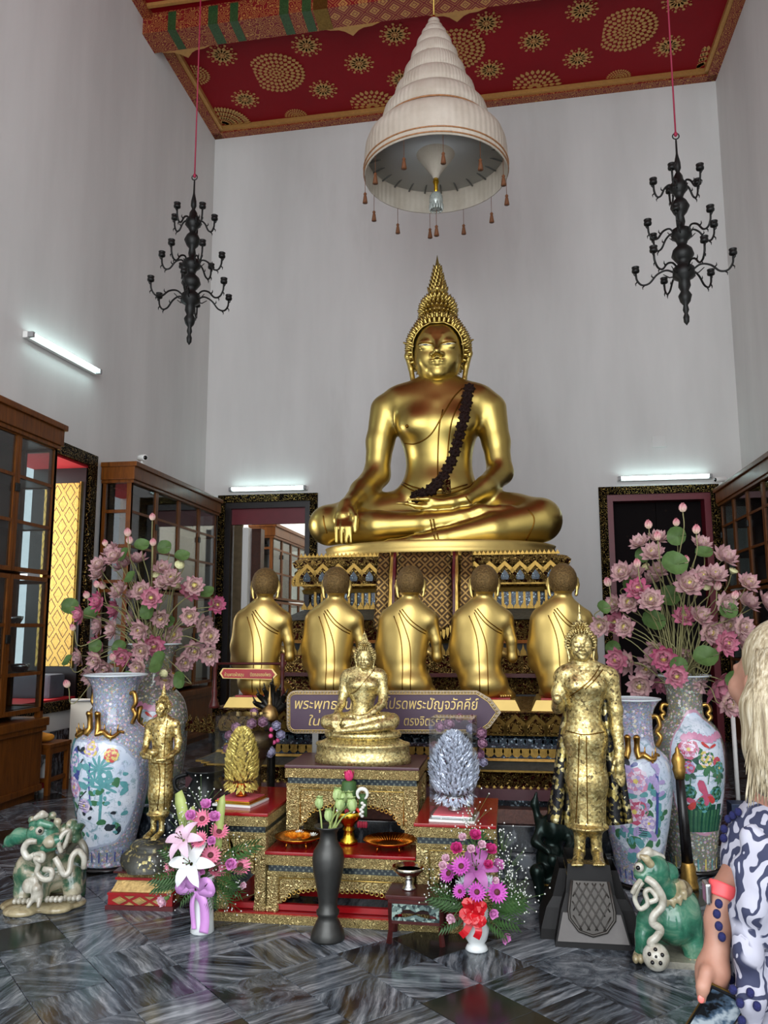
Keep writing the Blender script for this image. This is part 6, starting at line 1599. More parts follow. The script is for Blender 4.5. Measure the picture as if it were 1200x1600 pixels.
for zz, rr in ((.03, 1.006), (.09, 1.008)):
    m = MB(); m.tube([Vector((R0 * rr * math.cos(a), R0 * rr * math.sin(a), zz)) for a in [2 * PI * k / 64 for k in range(65)]], .010, 5, caps=False); m.build('trim_ring', 'umbrella_trim', um)
m = MB(); m.lathe([(0.01, .46), (R0 * .5, .40), (R0 * .975, .28)], 48); m.build('lining', 'umbrella_lining', um)
for k in range(24):
    a = 2 * PI * k / 24; m = MB(); m.tube([Vector((R0 * .3 * math.cos(a), R0 * .3 * math.sin(a), .39)), Vector((R0 * .96 * math.cos(a), R0 * .96 * math.sin(a), .25))], .010, 5); m.build('rib', 'umbrella_rib', um)
m = MB(); m.lathe([(.02, -.04), (.05, .03), (R0 * .32, .34), (R0 * .335, .37), (R0 * .3, .40)], 32); m.build('hub_cone', 'umbrella_cloth', um)
m = MB(); m.lathe([(.012, -.20), (.022, -.17), (.022, -.10), (.035, -.06), (.03, -.02)], 14); m.build('hub_cap', 'gold_bright', um)
simple('crystal', (170, 176, 170), .15, .3, noise=.3, nscale=60)
m = MB(); m.lathe([(.0, -.40), (.06, -.39), (.08, -.30), (.075, -.24), (.05, -.20), (.02, -.19)], 16)
for k in range(14): a = 2 * PI * k / 14; m.ell((.072 * math.cos(a), .072 * math.sin(a), -.37), (.013, .013, .05), 6, 4)
m.build('crystal_lantern', 'crystal', um, kind='stuff')
ts = MB(); ts.tube([Vector((0, 0, 0)), Vector((0, 0, -.20))], .003, 4); ts.lathe([(.0, -.33), (.030, -.33), (.018, -.25), (.014, -.235), (.02, -.22), (.012, -.205), (0, -.20)], 10); tme = ts.mesh('tassel', 'tassel_brown')
for k in range(12):
    a = 2 * PI * (k + .35) / 12; put('tassel', tme, um, (R0 * .99 * math.cos(a), R0 * .99 * math.sin(a), .0))
put('tassel', tme, um, (0, 0, -.39)); 
m = MB(); m.tube([Vector((0, 0, zpx(28))), Vector((0, 0, ZC(uo.x) - uo.z))], .012, 6); m.build('hanging_rod', 'gold_trim', um)
m = MB(); m.lathe([(.03, zpx(34)), (.045, zpx(30)), (.012, zpx(24)), (0, zpx(18))], 12); m.build('finial', 'gold_bright', um)
# ---- security cameras on the cabinet cornices
def cctv(label, p, d):
    t = thing('security_camera', label, 'camera', p); X = frame_to(d).to_4x4()
    m = MB(); m.lathe([(.0, .09), (.036, .088), (.040, .08), (.040, -.06), (.034, -.075), (0, -.08)], 16, mtx=X); m.build('housing', 'white_enamel', t)
    m = MB(); m.lathe([(0, .094), (.026, .092), (.028, .086)], 14, mtx=X); m.build('lens', 'black_gloss', t)
    m = MB(); m.tube([Vector((0, 0, -.01)), Vector((0, 0, -.06)), -Vector(d).normalized() * .05 + Vector((0, 0, -.075))], .012, 6); m.lathe([(.03, -.085), (.03, -.07)], 12); m.build('bracket', 'white_enamel', t)
p = AX(233, 730, CX + .10); cctv('white security camera on the left doorway side cabinet cornice', (CX + .04, 9.42, 3.67 + .085), (1, -.8, -.15))
cctv('white security camera at the near end of the right cabinet cornice in view', (2.98, 9.3, 3.62 + .085), (-1, -.5, -.1))
cctv('white security camera on the right cabinet cornice beside the fluorescent tube', (2.98, 11.9, 3.62 + .085), (-1, -.4, -.1))
# ================================================================== OFFERINGS, SIGNS, FLOWERS, CERAMIC BEASTS
def text_part(parent, body, size, loc, rot, mat, ext=.002, shear=0.0, align='LEFT', width=None, name='lettering'):
    cu = bpy.data.curves.new('t', 'FONT'); cu.body = body; cu.size = size; cu.extrude = ext; cu.shear = shear; cu.align_x = align; cu.resolution_u = 3
    tmp = bpy.data.objects.new('t', cu); COL.objects.link(tmp); bpy.context.view_layer.update()
    me = bpy.data.meshes.new_from_object(tmp.evaluated_get(bpy.context.evaluated_depsgraph_get())); bpy.data.objects.remove(tmp); bpy.data.curves.remove(cu)
    me.materials.clear(); me.materials.append(MATS[mat]); o = link(name, me); o.parent = parent; o.location = loc; o.rotation_euler = rot
    xs = [v.co.x for v in me.vertices]; k = (width / (max(xs) - min(xs))) if width and xs else 1
    o.scale = (k, 1, 1); o['kind'] = 'stuff'; return o
UP = (R(90), 0, 0)
# ---- purple arrow sign
gold('sign_gold', (196, 170, 112), .4, .15, 30, .2); simple('sign_purple', (74, 52, 70), .45, noise=.15, nscale=5); gold('sign_border', (150, 136, 116), .5, .2, 60, .5); simple('steel_post', (120, 118, 114), .4, .6)
GY = 5.60; so_ = AY(448, 1113, GY); sg = thing('sign_board', 'purple arrow shaped sign with gold Thai lettering behind the small seated Buddha', 'sign', (so_.x, GY, 0))
def sgp(px, py): p = AY(px, py, GY); return (p.x - so_.x, p.z)
def outline(e):
    r = 14 - e; L, T_, B_, X2 = 448 + e, 1079 + e, 1146 - e, 745
    P = [(L + r * (1 - math.sin(a)), B_ - r * (1 - math.cos(a))) for a in [PI / 2 * i / 5 for i in range(6)]][::-1] if False else []
    for c, a0 in (((L + r, T_ + r), PI), ((L + r, B_ - r), PI / 2)):
        A = [(c[0] + r * math.cos(a0 + PI / 2 * i / 5), c[1] + r * math.sin(a0 + PI / 2 * i / 5)) for i in range(6)]
        P = P + (A[::-1] if a0 == PI else A[::-1])
    P += [(X2, B_), (756 - e * .3, B_ - 4), (766 - e * .6, B_ - 10), (783 - e * 1.4, 1113), (766 - e * .6, T_ + 12), (757 - e * .3, T_ + 7), (X2, T_)]
    return [sgp(*p) for p in P]
m = MB(); m.prism(outline(0), .03, T(0, 0, 0)); m.build('frame', 'sign_border', sg)
m = MB(); m.prism(outline(6), -.008, T(0, 0, 0)); m.build('panel', 'sign_purple', sg)
m = MB(); ol = outline(5.5); m.tube([Vector((x, -.008, z)) for x, z in ol + ol[:1]], .004, 5, caps=False); m.build('gold_line', 'sign_gold', sg)
m = MB(); ol = outline(3); P = ol + ol[:1]
for a, b_ in zip(P, P[1:]):
    d = math.dist(a, b_); n_ = max(1, int(d / .022))
    for k in range(n_): t_ = (k + .5) / n_; x, z = a[0] + (b_[0] - a[0]) * t_, a[1] + (b_[1] - a[1]) * t_; m.ell((x, -.002, z), (.008, .006, .006), 6, 4)
m.build('border_carving', 'sign_gold', sg, kind='stuff')
w_ = lambda a, b_: (AY(b_, 1110, GY) - AY(a, 1110, GY)).x
for body, x0, x1, yb, sz in (('พระพุทธชิน', 459, 548, 1107, .098), ('โปรดพระปัญจวัคคีย์', 601, 746, 1107, .098), ('ในป่า', 481, 520, 1133, .085), ('ตรงจิตรรัตน์', 630, 706, 1133, .085)):
    x, z = sgp(x0, yb); text_part(sg, body, sz, (x, -.011, z), UP, 'sign_gold', .002, .18, width=w_(x0, x1))
for px in (492, 735): x, z = sgp(px, 1146); m = MB(); m.bbox((x - .022, .008, .0), (x + .022, .036, z + .02), .004); m.build('post', 'steel_post', sg)
# ---- red notice on a wooden rail
NY = 5.995; no_ = AY(388, 1052, NY); ns_ = thing('notice_sign', 'small red notice with gold Thai lettering hung on a wooden rail', 'sign', (no_.x, NY, DISC_Z + .0 if False else .0))
def npx(px, py): p = AY(px, py, NY); return (p.x - no_.x, p.z)
def hexo(e): return [npx(*p) for p in ((348 + e, 1044 + e * .6), (343 + e * 1.6, 1052), (348 + e, 1060 - e * .6), (426 - e, 1062 - e * .6), (433 - e * 1.6, 1054), (426 - e, 1045 + e * .6))]
m = MB(); m.prism(hexo(0), .02); m.build('frame', 'sign_gold', ns_)
m = MB(); m.prism(hexo(2), -.006); m.build('panel', 'red_lacquer', ns_)
for body, x0, x1 in (('ห้ามพาดผ้าคลุม', 351, 381), ('ปิดทององค์พระ', 391, 424)):
    x, z = npx(x0, 1056.5); text_part(ns_, body, .036, (x, -.008, z), UP, 'sign_gold', .001, width=(AY(x1, 1050, NY) - AY(x0, 1050, NY)).x)
a = npx(330, 1037); b_ = npx(447, 1037); m = MB(); m.tube([Vector((a[0], .012, a[1])), Vector((b_[0], .012, b_[1]))], .010, 8); m.build('rail', 'rosewood', ns_)
for px in (336, 441):
    x, zt_ = npx(px, 1020); zb_ = DISC_Z
    m = MB(); h = zt_ - zb_; m.lathe([(.042, zb_), (.04, zb_ + .02), (.03, zb_ + .045), (.018, zb_ + .08), (.024, zb_ + .12), (.015, zb_ + .16), (.016, zb_ + h * .7), (.023, zb_ + h * .8), (.014, zb_ + h * .88), (.02, zt_ - .01), (0, zt_)], 14, (x, .012, 0)); m.build('rail_post', 'rosewood', ns_)

# ---- acrylic cases with gold and silver money trees
def leaf_tree(name, label, org, h, r, mat, bowl, grp, seed, shape):
    t = thing(name, label, 'ornamental tree', org, group=None); rs = random.Random(seed)
    m = MB(); m.lathe([(.026, 0), (.036, .004), (.036, .012), (.024, .02), (.022, .034), (.030, .040), (.022, .046), (.034, .058), (.052, .072), (.052, .082), (.044, .082), (0, .075)], 20); m.build('footed_bowl', bowl, t)
    m = MB(); z0 = .075
    m.tube([Vector((0, 0, .05)), Vector((0, 0, z0 + h * .95))], [.02, .006], 6)
    N_ = 1100
    for i in range(N_):
        q = (i + .5) / N_; z = z0 + h * q; rr = r * shape(q); a = i * 2.39996
        r_ = Vector((math.cos(a), math.sin(a), 0)); d = r_ * rs.uniform(.3, .7) + Vector((-r_.y, r_.x, 0)) * rs.uniform(-.7, .7) + Vector((0, 0, rs.uniform(.6, 1.1) if q > .12 else -.5)); d.normalize(); p = Vector((rr * .80 * math.cos(a), rr * .80 * math.sin(a), z - .02)) ; L = .030 + rr * .10
        s_ = d.cross(r_).normalized() * .0085; tip = p + d * L; md = p + d * (L * .5); up = Vector((math.cos(a), math.sin(a), -.4)) * .004
        m.add([p, md + s_, tip, md - s_, md + up * 1.2], [(0, 1, 4), (1, 2, 4), (2, 3, 4), (3, 0, 4)])
    m.build('foil_leaves', mat, t, kind='stuff'); return t
def case(label, pts, zb, ht, base_mat, cloth, rz):
    """pts: front-left and front-right base corners in the photo"""
    w = (pts[1] - pts[0]).length / 2; d = w * 1.0; c = (pts[0] + pts[1]) / 2; c = Vector((c.x, c.y + d, zb)); t = thing('display_case', label, 'case', c, rz)
    m = MB(); m.bbox((-w, -d, 0), (w, d, .014), .003); m.build('base', base_mat, t)
    m = MB(); m.bbox((-w + .012, -d + .012, .014), (w - .012, d - .012, .032), .004); m.build('plinth_edge', 'gold_bright' if 'gold' in label else 'silver', t)
    m = MB(); m.bbox((-w + .02, -d + .02, .032), (w - .02, d - .02, .038), .002); m.build('cloth_pad', cloth, t)
    e = .004
    for nm, lo, hi in (('pane', (-w + .004, -d + .004, .014), (w - .004, -d + .004 + e, ht)), ('pane', (-w + .004, d - .004 - e, .014), (w - .004, d - .004, ht)), ('pane', (-w + .004, -d + .004 + e, .014), (-w + .004 + e, d - .004 - e, ht)), ('pane', (w - .004 - e, -d + .004 + e, .014), (w - .004, d - .004 - e, ht)), ('lid', (-w + .003, -d + .003, ht), (w - .003, d - .003, ht + e))):
        m = MB(); m.box(lo, hi); m.build(nm, 'acrylic', t)
    return t, c
simple('pink_felt', (226, 92, 104), .85, noise=.06); gold('red_gold_bowl', (200, 96, 34), .3, .3, 30, .4)
c1, p1 = case('clear acrylic case with gold money tree on the left altar table', (AY(334, 1256, 4.78), AY(398, 1258, 4.78)), .5755, .52, 'white_enamel', 'pink_felt', R(-9))
leaf_tree('money_tree', 'gold foil leaf tree in a footed bowl inside the left acrylic case', p1 + Vector((0.0, 0, .0385)), .335, .105, 'gold_foil_leaf', 'red_gold_bowl', '', 1, lambda q: (.92 + .2 * math.sin(PI * q)) * (1 - q ** 5) ** .5 * (1 - .28 * q))
c2, p2 = case('clear acrylic case with silver money tree on the right altar table', (AY(672, 1272, 4.66), AY(744, 1272, 4.66)), .5555, .55, 'white_enamel', 'pink_felt', R(-4))
leaf_tree('money_tree', 'silver foil leaf tree in a footed bowl inside the right acrylic case', p2 + Vector((0.0, 0, .0385)), .37, .118, 'silver_foil_leaf', 'silver', '', 2, lambda q: (.70 + .62 * math.sin(PI * min(1, q * .95 + .08))) * (1 - q ** 5) ** .5)

# ---- small flowers library
simple('gerbera_pink', (236, 134, 164), .6, noise=.12, nscale=30); simple('gerbera_magenta', (206, 88, 190), .6, noise=.12, nscale=30); simple('gerbera_heart', (90, 40, 40), .7, noise=.3, nscale=90)
simple('carnation_pink', (232, 150, 214), .7, noise=.15, nscale=60); simple('carnation_rose', (214, 60, 140), .7, noise=.15, nscale=60); simple('carnation_pale', (238, 200, 216), .7, noise=.1, nscale=60)
simple('lily_white', (238, 240, 240), .5, noise=.03); simple('lily_pink', (230, 196, 216), .5, noise=.2, nscale=25); simple('lily_mauve', (170, 96, 160), .5, noise=.2, nscale=25); simple('mum_white', (234, 238, 244), .6)
simple('fern_green', (58, 92, 44), .6, noise=.3, nscale=20); simple('leaf_green', (84, 118, 56), .5, noise=.25, nscale=14); simple('bamboo_green', (176, 190, 112), .5, noise=.12, nscale=14); simple('gyp_white', (236, 238, 232), .7); simple('stem_green', (90, 120, 60), .6)
simple('satin_pink', (222, 158, 226), .3, noise=.08, nscale=6); simple('satin_red', (206, 20, 34), .25, noise=.1, nscale=6); simple('white_ceramic', (232, 236, 236), .15); simple('rose_mauve', (186, 142, 168), .65, noise=.18, nscale=25); simple('rose_lilac', (186, 182, 206), .65, noise=.12, nscale=25); simple('berry_pink', (226, 92, 148), .4)
def ray_petals(m, n_, L, W, tilt, mat=0, seg=3, z=0.0, twist=0.0):
    for k in range(n_): cup_petal(m, 2 * PI * k / n_ + twist, tilt, L, W, .25, mat, .004, seg)
def gerbera(mat): m = MB(); ray_petals(m, 18, .043, .0055, 1.40); ray_petals(m, 14, .030, .005, 1.15, twist=.2); m.lathe([(.012, .002), (.012, .008), (.006, .011), (0, .012)], 10, mat=1); return m.mesh('gerbera', [mat, 'gerbera_heart'])
def carnation(mat):
    m = MB(); rs = random.Random(9)
    for n_, t_, L in ((9, 1.45, .030), (8, 1.1, .029), (7, .7, .028), (5, .3, .026)):
        for k in range(n_): cup_petal(m, 2 * PI * k / n_ + t_ + rs.random() * .3, t_ + rs.uniform(-.2, .2), L * rs.uniform(.85, 1.1), .012, .7, 0, .002, 3)
    m.lathe([(.002, -.03), (.009, -.02), (.008, 0)], 8, mat=1); return m.mesh('carnation', [mat, 'stem_green'])
def lily(mat):
    m = MB()
    for k in range(6): cup_petal(m, 2 * PI * k / 6, .95 if k % 2 else 1.1, .085, .021, -.9, 0, .006, 6)
    for k in range(5): a = 2 * PI * k / 5; m.tube([Vector((0, 0, .01)), Vector((.012 * math.cos(a), .012 * math.sin(a), .045))], .0015, 4, 1); m.ell((.013 * math.cos(a), .013 * math.sin(a), .048), (.003, .003, .005), 6, 4, 2)
    return m.mesh('lily', [mat, 'stem_green', 'gerbera_heart'])
def mum(mat):
    m = MB(); rs = random.Random(4)
    for n_, t_, L in ((20, 1.5, .042), (18, 1.2, .04), (15, .9, .034), (10, .5, .026), (5, .2, .02)):
        for k in range(n_): cup_petal(m, 2 * PI * k / n_ + t_ * 2, t_ + rs.uniform(-.12, .12), L * rs.uniform(.9, 1.1), .0042, .4, 0, .002, 3)
    return m.mesh('chrysanthemum', mat)
def rose(mat, r=.04):
    m = MB(); rs = random.Random(2)
    for n_, t_, L in ((6, 1.3, 1.0), (6, .95, .95), (5, .6, .85), (4, .3, .75), (3, .1, .6)):
        for k in range(n_): cup_petal(m, 2 * PI * k / n_ + t_ * 4, t_, r * L, r * .46, 1.1, 0, .003, 4)
    return m.mesh('rose', mat)
LIB = dict(gp=gerbera('gerbera_pink'), gm=gerbera('gerbera_magenta'), cp=carnation('carnation_pink'), cr=carnation('carnation_rose'), cw=carnation('carnation_pale'), lw=lily('lily_white'), lp=lily('lily_pink'), lm=lily('lily_mauve'), mw=mum('mum_white'), rm=rose('rose_mauve'), rl=rose('rose_lilac'))
NAMES = dict(gp='gerbera', gm='gerbera', cp='carnation', cr='carnation', cw='carnation', lw='lily', lp='lily', lm='lily', mw='chrysanthemum', rm='rose', rl='rose')
def fern_mesh(L=.12):
    m = MB()
    m.tube([Vector((0, 0, 0)), Vector((L * .6, 0, .015)), Vector((L, 0, 0))], .0015, 4)
    for i in range(9):
        x = L * (.15 + .1 * i); w = .032 * math.sin(PI * (.25 + .07 * i))
        for s in (-1, 1): m.add([(x, 0, .01), (x + .012, s * w * .5, .014), (x + .028, s * w, .004), (x + .002, s * w * .5, .006)], [(0, 1, 2, 3)] if s > 0 else [(3, 2, 1, 0)])
    return m.mesh('fern', 'fern_green')
FERN = fern_mesh()
def gyp(parent, pts, seed, name='gypsophila', rad=.05, n_=34):
    rs = random.Random(seed); m = MB()
    for c in pts:
        c = Vector(c)
        for _ in range(n_):
            p = c + Vector((rs.gauss(0, rad), rs.gauss(0, rad * .6), rs.gauss(0, rad))); m.ell(p, .0042, 5, 4, 0)
            if rs.random() < .5: m.tube([p, c + (p - c) * .2 + Vector((0, 0, -rad * .8))], .0008, 3, 1, caps=False)
    m.build(name, ['gyp_white', 'stem_green'], parent, kind='stuff')
def arrangement(label, org, Y, mouth, flowers, ferns, gyps, seed):
    t = thing('flower_arrangement', label, 'flowers', org); rs = random.Random(seed)
    for key, px, py, *sc in flowers:
        sc = sc[0] if sc else 1.0; p = AY(px, py, Y + rs.uniform(-.09, .06)) - org; d = (p - mouth); d.normalize(); d = d * .6 + Vector((rs.uniform(-.25, .25), -.8, rs.uniform(0, .4)))
        put(NAMES[key], LIB[key], t, p, frame_to(d).to_euler(), sc * 1.28)
        m = MB(); e = p - d.normalized() * .01; m.tube([Vector(q) for q in spline([mouth + Vector((rs.uniform(-.02, .02), 0, -.03)), mouth + (e - mouth) * .5 + Vector((0, .03, .03)), e], 4)], .0022, 4); m.build('stem', 'stem_green', t)
    for px, py, sc in ferns:
        p = AY(px, py, Y + rs.uniform(-.03, .06)) - org; o = put('fern', FERN, t, mouth + (p - mouth) * .35, (0, 0, 0), sc * 1.25); d = p - mouth
        X = frame_to(Vector((rs.uniform(-.3, .3), -.7, .7)), d.normalized()); o.rotation_euler = X.to_euler()
    gyp(t, [AY(px, py, Y + .03) - org for px, py in gyps], seed)
    return t
# ---- left arrangement: white wrapped vase with a pink satin bow
AY1 = 4.46; fo = AZ(316, 1456); fo = Vector((fo.x, fo.y, 0)); mo = Vector((0, 0, .30)); u = fo.y / FPX
fa = arrangement('pink gerberas and white lily in a white vase with pink satin bow', fo, fo.y - .02, mo,
    [('cp', 322, 1258), ('cp', 299, 1275), ('gp', 316, 1280), ('cp', 335, 1277), ('gp', 342, 1300), ('gp', 313, 1313, .9), ('cp', 331, 1314, .8), ('cp', 306, 1320, .8), ('gp', 329, 1337, 1.05), ('gp', 336, 1358, 1.1), ('cp', 360, 1350), ('gp', 375, 1353, 1.05), ('gp', 268, 1354, .9), ('gp', 290, 1364, .8), ('lw', 299, 1350, 1.15), ('lp', 287, 1313, 1.0), ('cw', 256, 1406), ('cw', 379, 1383, .6), ('cp', 316, 1362, .5)],
    [(262, 1370, 1.3), (255, 1385, 1.3), (275, 1390, 1.2), (270, 1345, 1.0), (345, 1400, 1.3), (330, 1405, 1.1), (370, 1390, 1.1), (350, 1385, 1.2), (260, 1330, 1.0), (385, 1370, 1.1), (300, 1395, 1.0), (240, 1378, 1.2), (380, 1315, 1.5), (250, 1320, 1.2)],
    [(285, 1290), (290, 1275), (265, 1355), (325, 1345), (365, 1340), (362, 1395), (262, 1385), (315, 1250)], 11)
m = MB(); m.lathe([(.058, 0), (.064, .006), (.060, .05), (.056, .14), (.054, .22), (.060, .29), (.052, .29), (.048, .2), (0, .19)], 24); m.build('vase', 'white_ceramic', fa)
for (x0, y0), (x1, y1), w in (((278, 1238), (296, 1330), 9), ((346, 1245), (338, 1330), 7), ((298, 1262), (300, 1330), 7)):        # folded bamboo leaf blades
    a, b_ = AY(x0, y0, fo.y + .05) - fo, AY(x1, y1, fo.y + .03) - fo; g = [[a + (b_ - a) * t_ + Vector((s * w * u * (1 if t_ > .1 else .6), .01 * abs(s), .012 * (1 - t_) * s)) for s in (-1, 0, 1)] for t_ in [i / 6 for i in range(7)]]
    m = MB(); m.sheet(g, thick=.004); m.build('folded_leaf', 'bamboo_green', fa)
def ribbon(parent, P, w, mat, name='ribbon', nrm=(0, -1, 0)):
    P = [Vector(p) for p in spline(P, 3 if mat == 'satin_red' else 6)]; g = []
    for i, p in enumerate(P):
        t_ = (P[min(i + 1, len(P) - 1)] - P[max(i - 1, 0)]).normalized(); s_ = t_.cross(Vector(nrm)); s_ = s_.normalized() if s_.length > .15 else Vector((1, 0, 0)); g.append([p - s_ * w / 2, p + s_ * w / 2])
    m = MB(); m.sheet(g, smooth=mat != 'satin_red', thick=.002); m.build(name, mat, parent)
F = lambda px, py, dy=0.0: AY(px, py, fo.y - .07 + dy) - fo
ribbon(fa, [F(304, 1388), F(288, 1376, -.03), F(281, 1390, -.02), F(304, 1388)], .05, 'satin_pink', 'bow_loop'); ribbon(fa, [F(306, 1388), F(322, 1378, -.03), F(329, 1394, -.02), F(308, 1390)], .05, 'satin_pink', 'bow_loop'); ribbon(fa, [F(304, 1386), F(296, 1370, -.02), F(306, 1366, -.03), F(306, 1386)], .045, 'satin_pink', 'bow_loop')
ribbon(fa, [F(308, 1392), F(318, 1412, -.01), F(320, 1440, -.005), F(318, 1458, -.0)], .05, 'satin_pink', 'ribbon_tail'); ribbon(fa, [F(304, 1392), F(300, 1412, -.01), F(302, 1440), F(303, 1452)], .025, 'satin_pink', 'ribbon_tail')
# ---- right arrangement: white footed vase with a red bow
fo = AZ(745, 1484); fo = Vector((fo.x, fo.y, 0)); mo = Vector((0, 0, .20))
fb_ = arrangement('magenta gerberas and white chrysanthemums in a white vase with red bow', fo, fo.y - .02, mo,
    [('cr', 742, 1306), ('cr', 714, 1326), ('cr', 766, 1328), ('cw', 736, 1327, .7), ('cw', 752, 1320, .7), ('cw', 697, 1342, .7), ('cw', 692, 1353, .7), ('gm', 742, 1337, .9), ('gm', 721, 1354, .95), ('gm', 702, 1365, .95), ('lm', 744, 1358, 1.0), ('cr', 763, 1352, .8), ('cp', 777, 1352), ('mw', 727, 1384, 1.0), ('mw', 761, 1383, 1.0), ('gm', 745, 1394, .9), ('gm', 719, 1393, .7), ('gm', 776, 1394, 1.0), ('cw', 706, 1434, .8), ('cp', 770, 1427, .8), ('cp', 788, 1464, .9), ('cw', 773, 1376, .6), ('cp', 717, 1366, .5), ('cw', 723, 1309, .7)],
    [(700, 1400, 1.2), (705, 1425, 1.2), (715, 1440, 1.1), (790, 1400, 1.3), (795, 1420, 1.2), (780, 1435, 1.2), (690, 1385, 1.1), (800, 1385, 1.2), (735, 1292, 1.6), (765, 1440, 1.1), (710, 1410, 1.3), (785, 1410, 1.3)],
    [(733, 1288), (784, 1318), (795, 1338), (798, 1372), (810, 1390), (690, 1382), (685, 1395), (782, 1368), (735, 1275), (804, 1410)], 12)
m = MB(); m.lathe([(.052, 0), (.058, .006), (.05, .022), (.040, .034), (.055, .055), (.066, .10), (.066, .16), (.06, .20), (.052, .2), (.05, .1), (0, .06)], 24); m.build('vase', 'white_ceramic', fb_)
F = lambda px, py, dy=0.0: AY(px, py, fo.y - .08 + dy) - fo
rs = random.Random(8)
for k in range(11):
    a = 2 * PI * k / 11; c = (741 + rs.uniform(-5, 5), 1428 + rs.uniform(-9, 9)); e = (c[0] + 17 * math.cos(a), c[1] + 16 * math.sin(a)); q = (c[0] + 15 * math.cos(a + .55), c[1] + 15 * math.sin(a + .55))
    ribbon(fb_, [F(*c), F(*e, -.035), F(*q, -.02), F(*c)], .032, 'satin_red', 'bow_loop', (math.cos(a) * .3, -1, .3))
ribbon(fb_, [F(738, 1436), F(728, 1455, -.02), F(720, 1462, -.01)], .035, 'satin_red', 'ribbon_tail'); ribbon(fb_, [F(744, 1436), F(748, 1455, -.02), F(744, 1466, -.01)], .035, 'satin_red', 'ribbon_tail')

# ---- rose posies behind the acrylic cases
def posy(label, px, py, Y, items, seed):
    o = AY(px, py, Y); t = thing('rose_posy', label, 'flowers', (o.x, o.y, 0)); rs = random.Random(seed); zb_ = o.z
    for key, x, y, sc in items:
        p = AY(x, y, Y + rs.uniform(-.06, .04)) - Vector((o.x, o.y, 0))
        if key == 'b': m = MB(); m.ell((0, 0, 0), .016, 8, 6); ob = put('berry', m.mesh('berry', 'berry_pink'), t, p); continue
        put('rose', LIB[key], t, p, frame_to(Vector((rs.uniform(-.4, .4), -1, rs.uniform(-.2, .5)))).to_euler(), sc)
    m = MB(); m.lathe([(.08, .051), (.085, .057), (.04, .09), (.022, zb_ - .2), (.07, zb_ - .12), (.11, zb_ - .04), (.10, zb_ + .02), (0, zb_ + .04)], 18); m.build('vase', 'bronze_dark', t)
posy('mauve rose posy with pink berries behind the left acrylic case', 404, 1150, 5.50, [('rm', 395, 1130, 1.3), ('rm', 412, 1126, 1.3), ('rl', 432, 1133, 1.2), ('rl', 438, 1148, 1.2), ('rm', 407, 1155, 1.6), ('b', 423, 1150, 1), ('b', 428, 1160, 1), ('b', 434, 1157, 1), ('b', 424, 1140, 1), ('b', 417, 1147, 1), ('rl', 426, 1176, 1.4), ('rm', 372, 1135, 1.3), ('rm', 360, 1150, 1.2), ('rm', 404, 1176, 1.2), ('rm', 356, 1170, 1.2), ('rl', 385, 1155, 1.2), ('rm', 385, 1180, 1.2), ('rm', 398, 1112, 1.1)], 3)
posy('mauve rose posy behind the right acrylic case', 722, 1160, 5.46, [('rm', 690, 1135, 1.3), ('rm', 705, 1130, 1.3), ('rl', 735, 1140, 1.3), ('rm', 752, 1145, 1.4), ('rm', 756, 1160, 1.2), ('rm', 747, 1180, 1.4), ('rl', 757, 1190, 1.1), ('rm', 678, 1168, 1.3), ('rm', 720, 1122, 1.1), ('rm', 738, 1122, 1.1), ('rl', 700, 1160, 1.2), ('rl', 720, 1160, 1.2), ('rm', 695, 1185, 1.2), ('rm', 730, 1178, 1.2)], 4)

# ---- trays and bowls on the low table
LT = .3725
def tray(label, px, py, rx, mat, feet=True):
    o = AY(px, py, 4.775); t = thing('offering_tray', label, 'tray', (o.x, o.y, LT)); r = rx * o.y / FPX
    m = MB(); m.lathe([(0, .030), (r * .55, .030), (r * .80, .042), (r * .98, .056), (r * 1.0, .062), (r * .97, .062), (r * .78, .048), (r * .5, .036), (0, .036)], 40, lobes=20, amp=.012); m.build('dish', mat, t)
    for k in range(4):
        a = PI / 4 + k * PI / 2; m = MB(); m.tube([Vector((r * .55 * math.cos(a), r * .55 * math.sin(a), .034)), Vector((r * .62 * math.cos(a), r * .62 * math.sin(a), 0))], [.006, .004], 6); m.build('foot', mat, t)
    return t, Vector((o.x, o.y, LT + .036)), r
gold('amber_gold', (206, 134, 46), .25, .15, 20, .3); gold('copper_gold', (190, 106, 40), .22, .2, 20, .3)
_, tc, tr = tray('gold tray of marigolds on the left of the low altar table', 467, 1294, 37, 'amber_gold')
simple('marigold', (240, 150, 20), .7, noise=.2, nscale=80); simple('jasmine', (240, 240, 230), .6)
m = MB()
for n_, t_, L in ((10, 1.4, .022), (9, 1.0, .021), (7, .6, .02), (4, .2, .017)): ray_petals(m, n_, L, .007, t_, twist=t_ * 3)
mg = m.mesh('marigold', 'marigold')
for i, (dx, dy) in enumerate(((-.055, -.015), (-.02, -.03), (.018, -.03), (.05, -.022), (.0, .005), (-.035, .01), (.03, .005))):
    o = link('marigold', mg); o.location = tc + Vector((dx, dy, .018)); o.scale = (1.3,) * 3; o.rotation_euler = (rng.uniform(-.3, .3), rng.uniform(-.3, .3), i)
    tag(o, ['leftmost', 'second front', 'third front', 'rightmost', 'middle rear', 'left rear', 'right rear'][i] + ' orange marigold head in the gold offering tray', 'flower', 'marigolds in the offering tray')
m = MB()
for n_, t_, L in ((9, 1.3, .020), (7, .8, .017), (5, .4, .013)): ray_petals(m, n_, L, .0045, t_, twist=t_)
jm = m.mesh('jasmine_garland', 'jasmine')
for i, (dx, dy) in enumerate(((-.01, .045), (.085, -.005))):
    o = link('jasmine_flower', jm); o.location = tc + Vector((dx, dy, .024)); o.scale = (1.4,) * 3; tag(o, ['white jasmine flower behind the marigolds in the gold tray', 'white jasmine flower at the right rim of the gold tray'][i], 'flower')
t2, tc2, tr2 = tray('copper coloured fluted tray on the right of the low altar table', 609, 1303, 40, 'copper_gold')
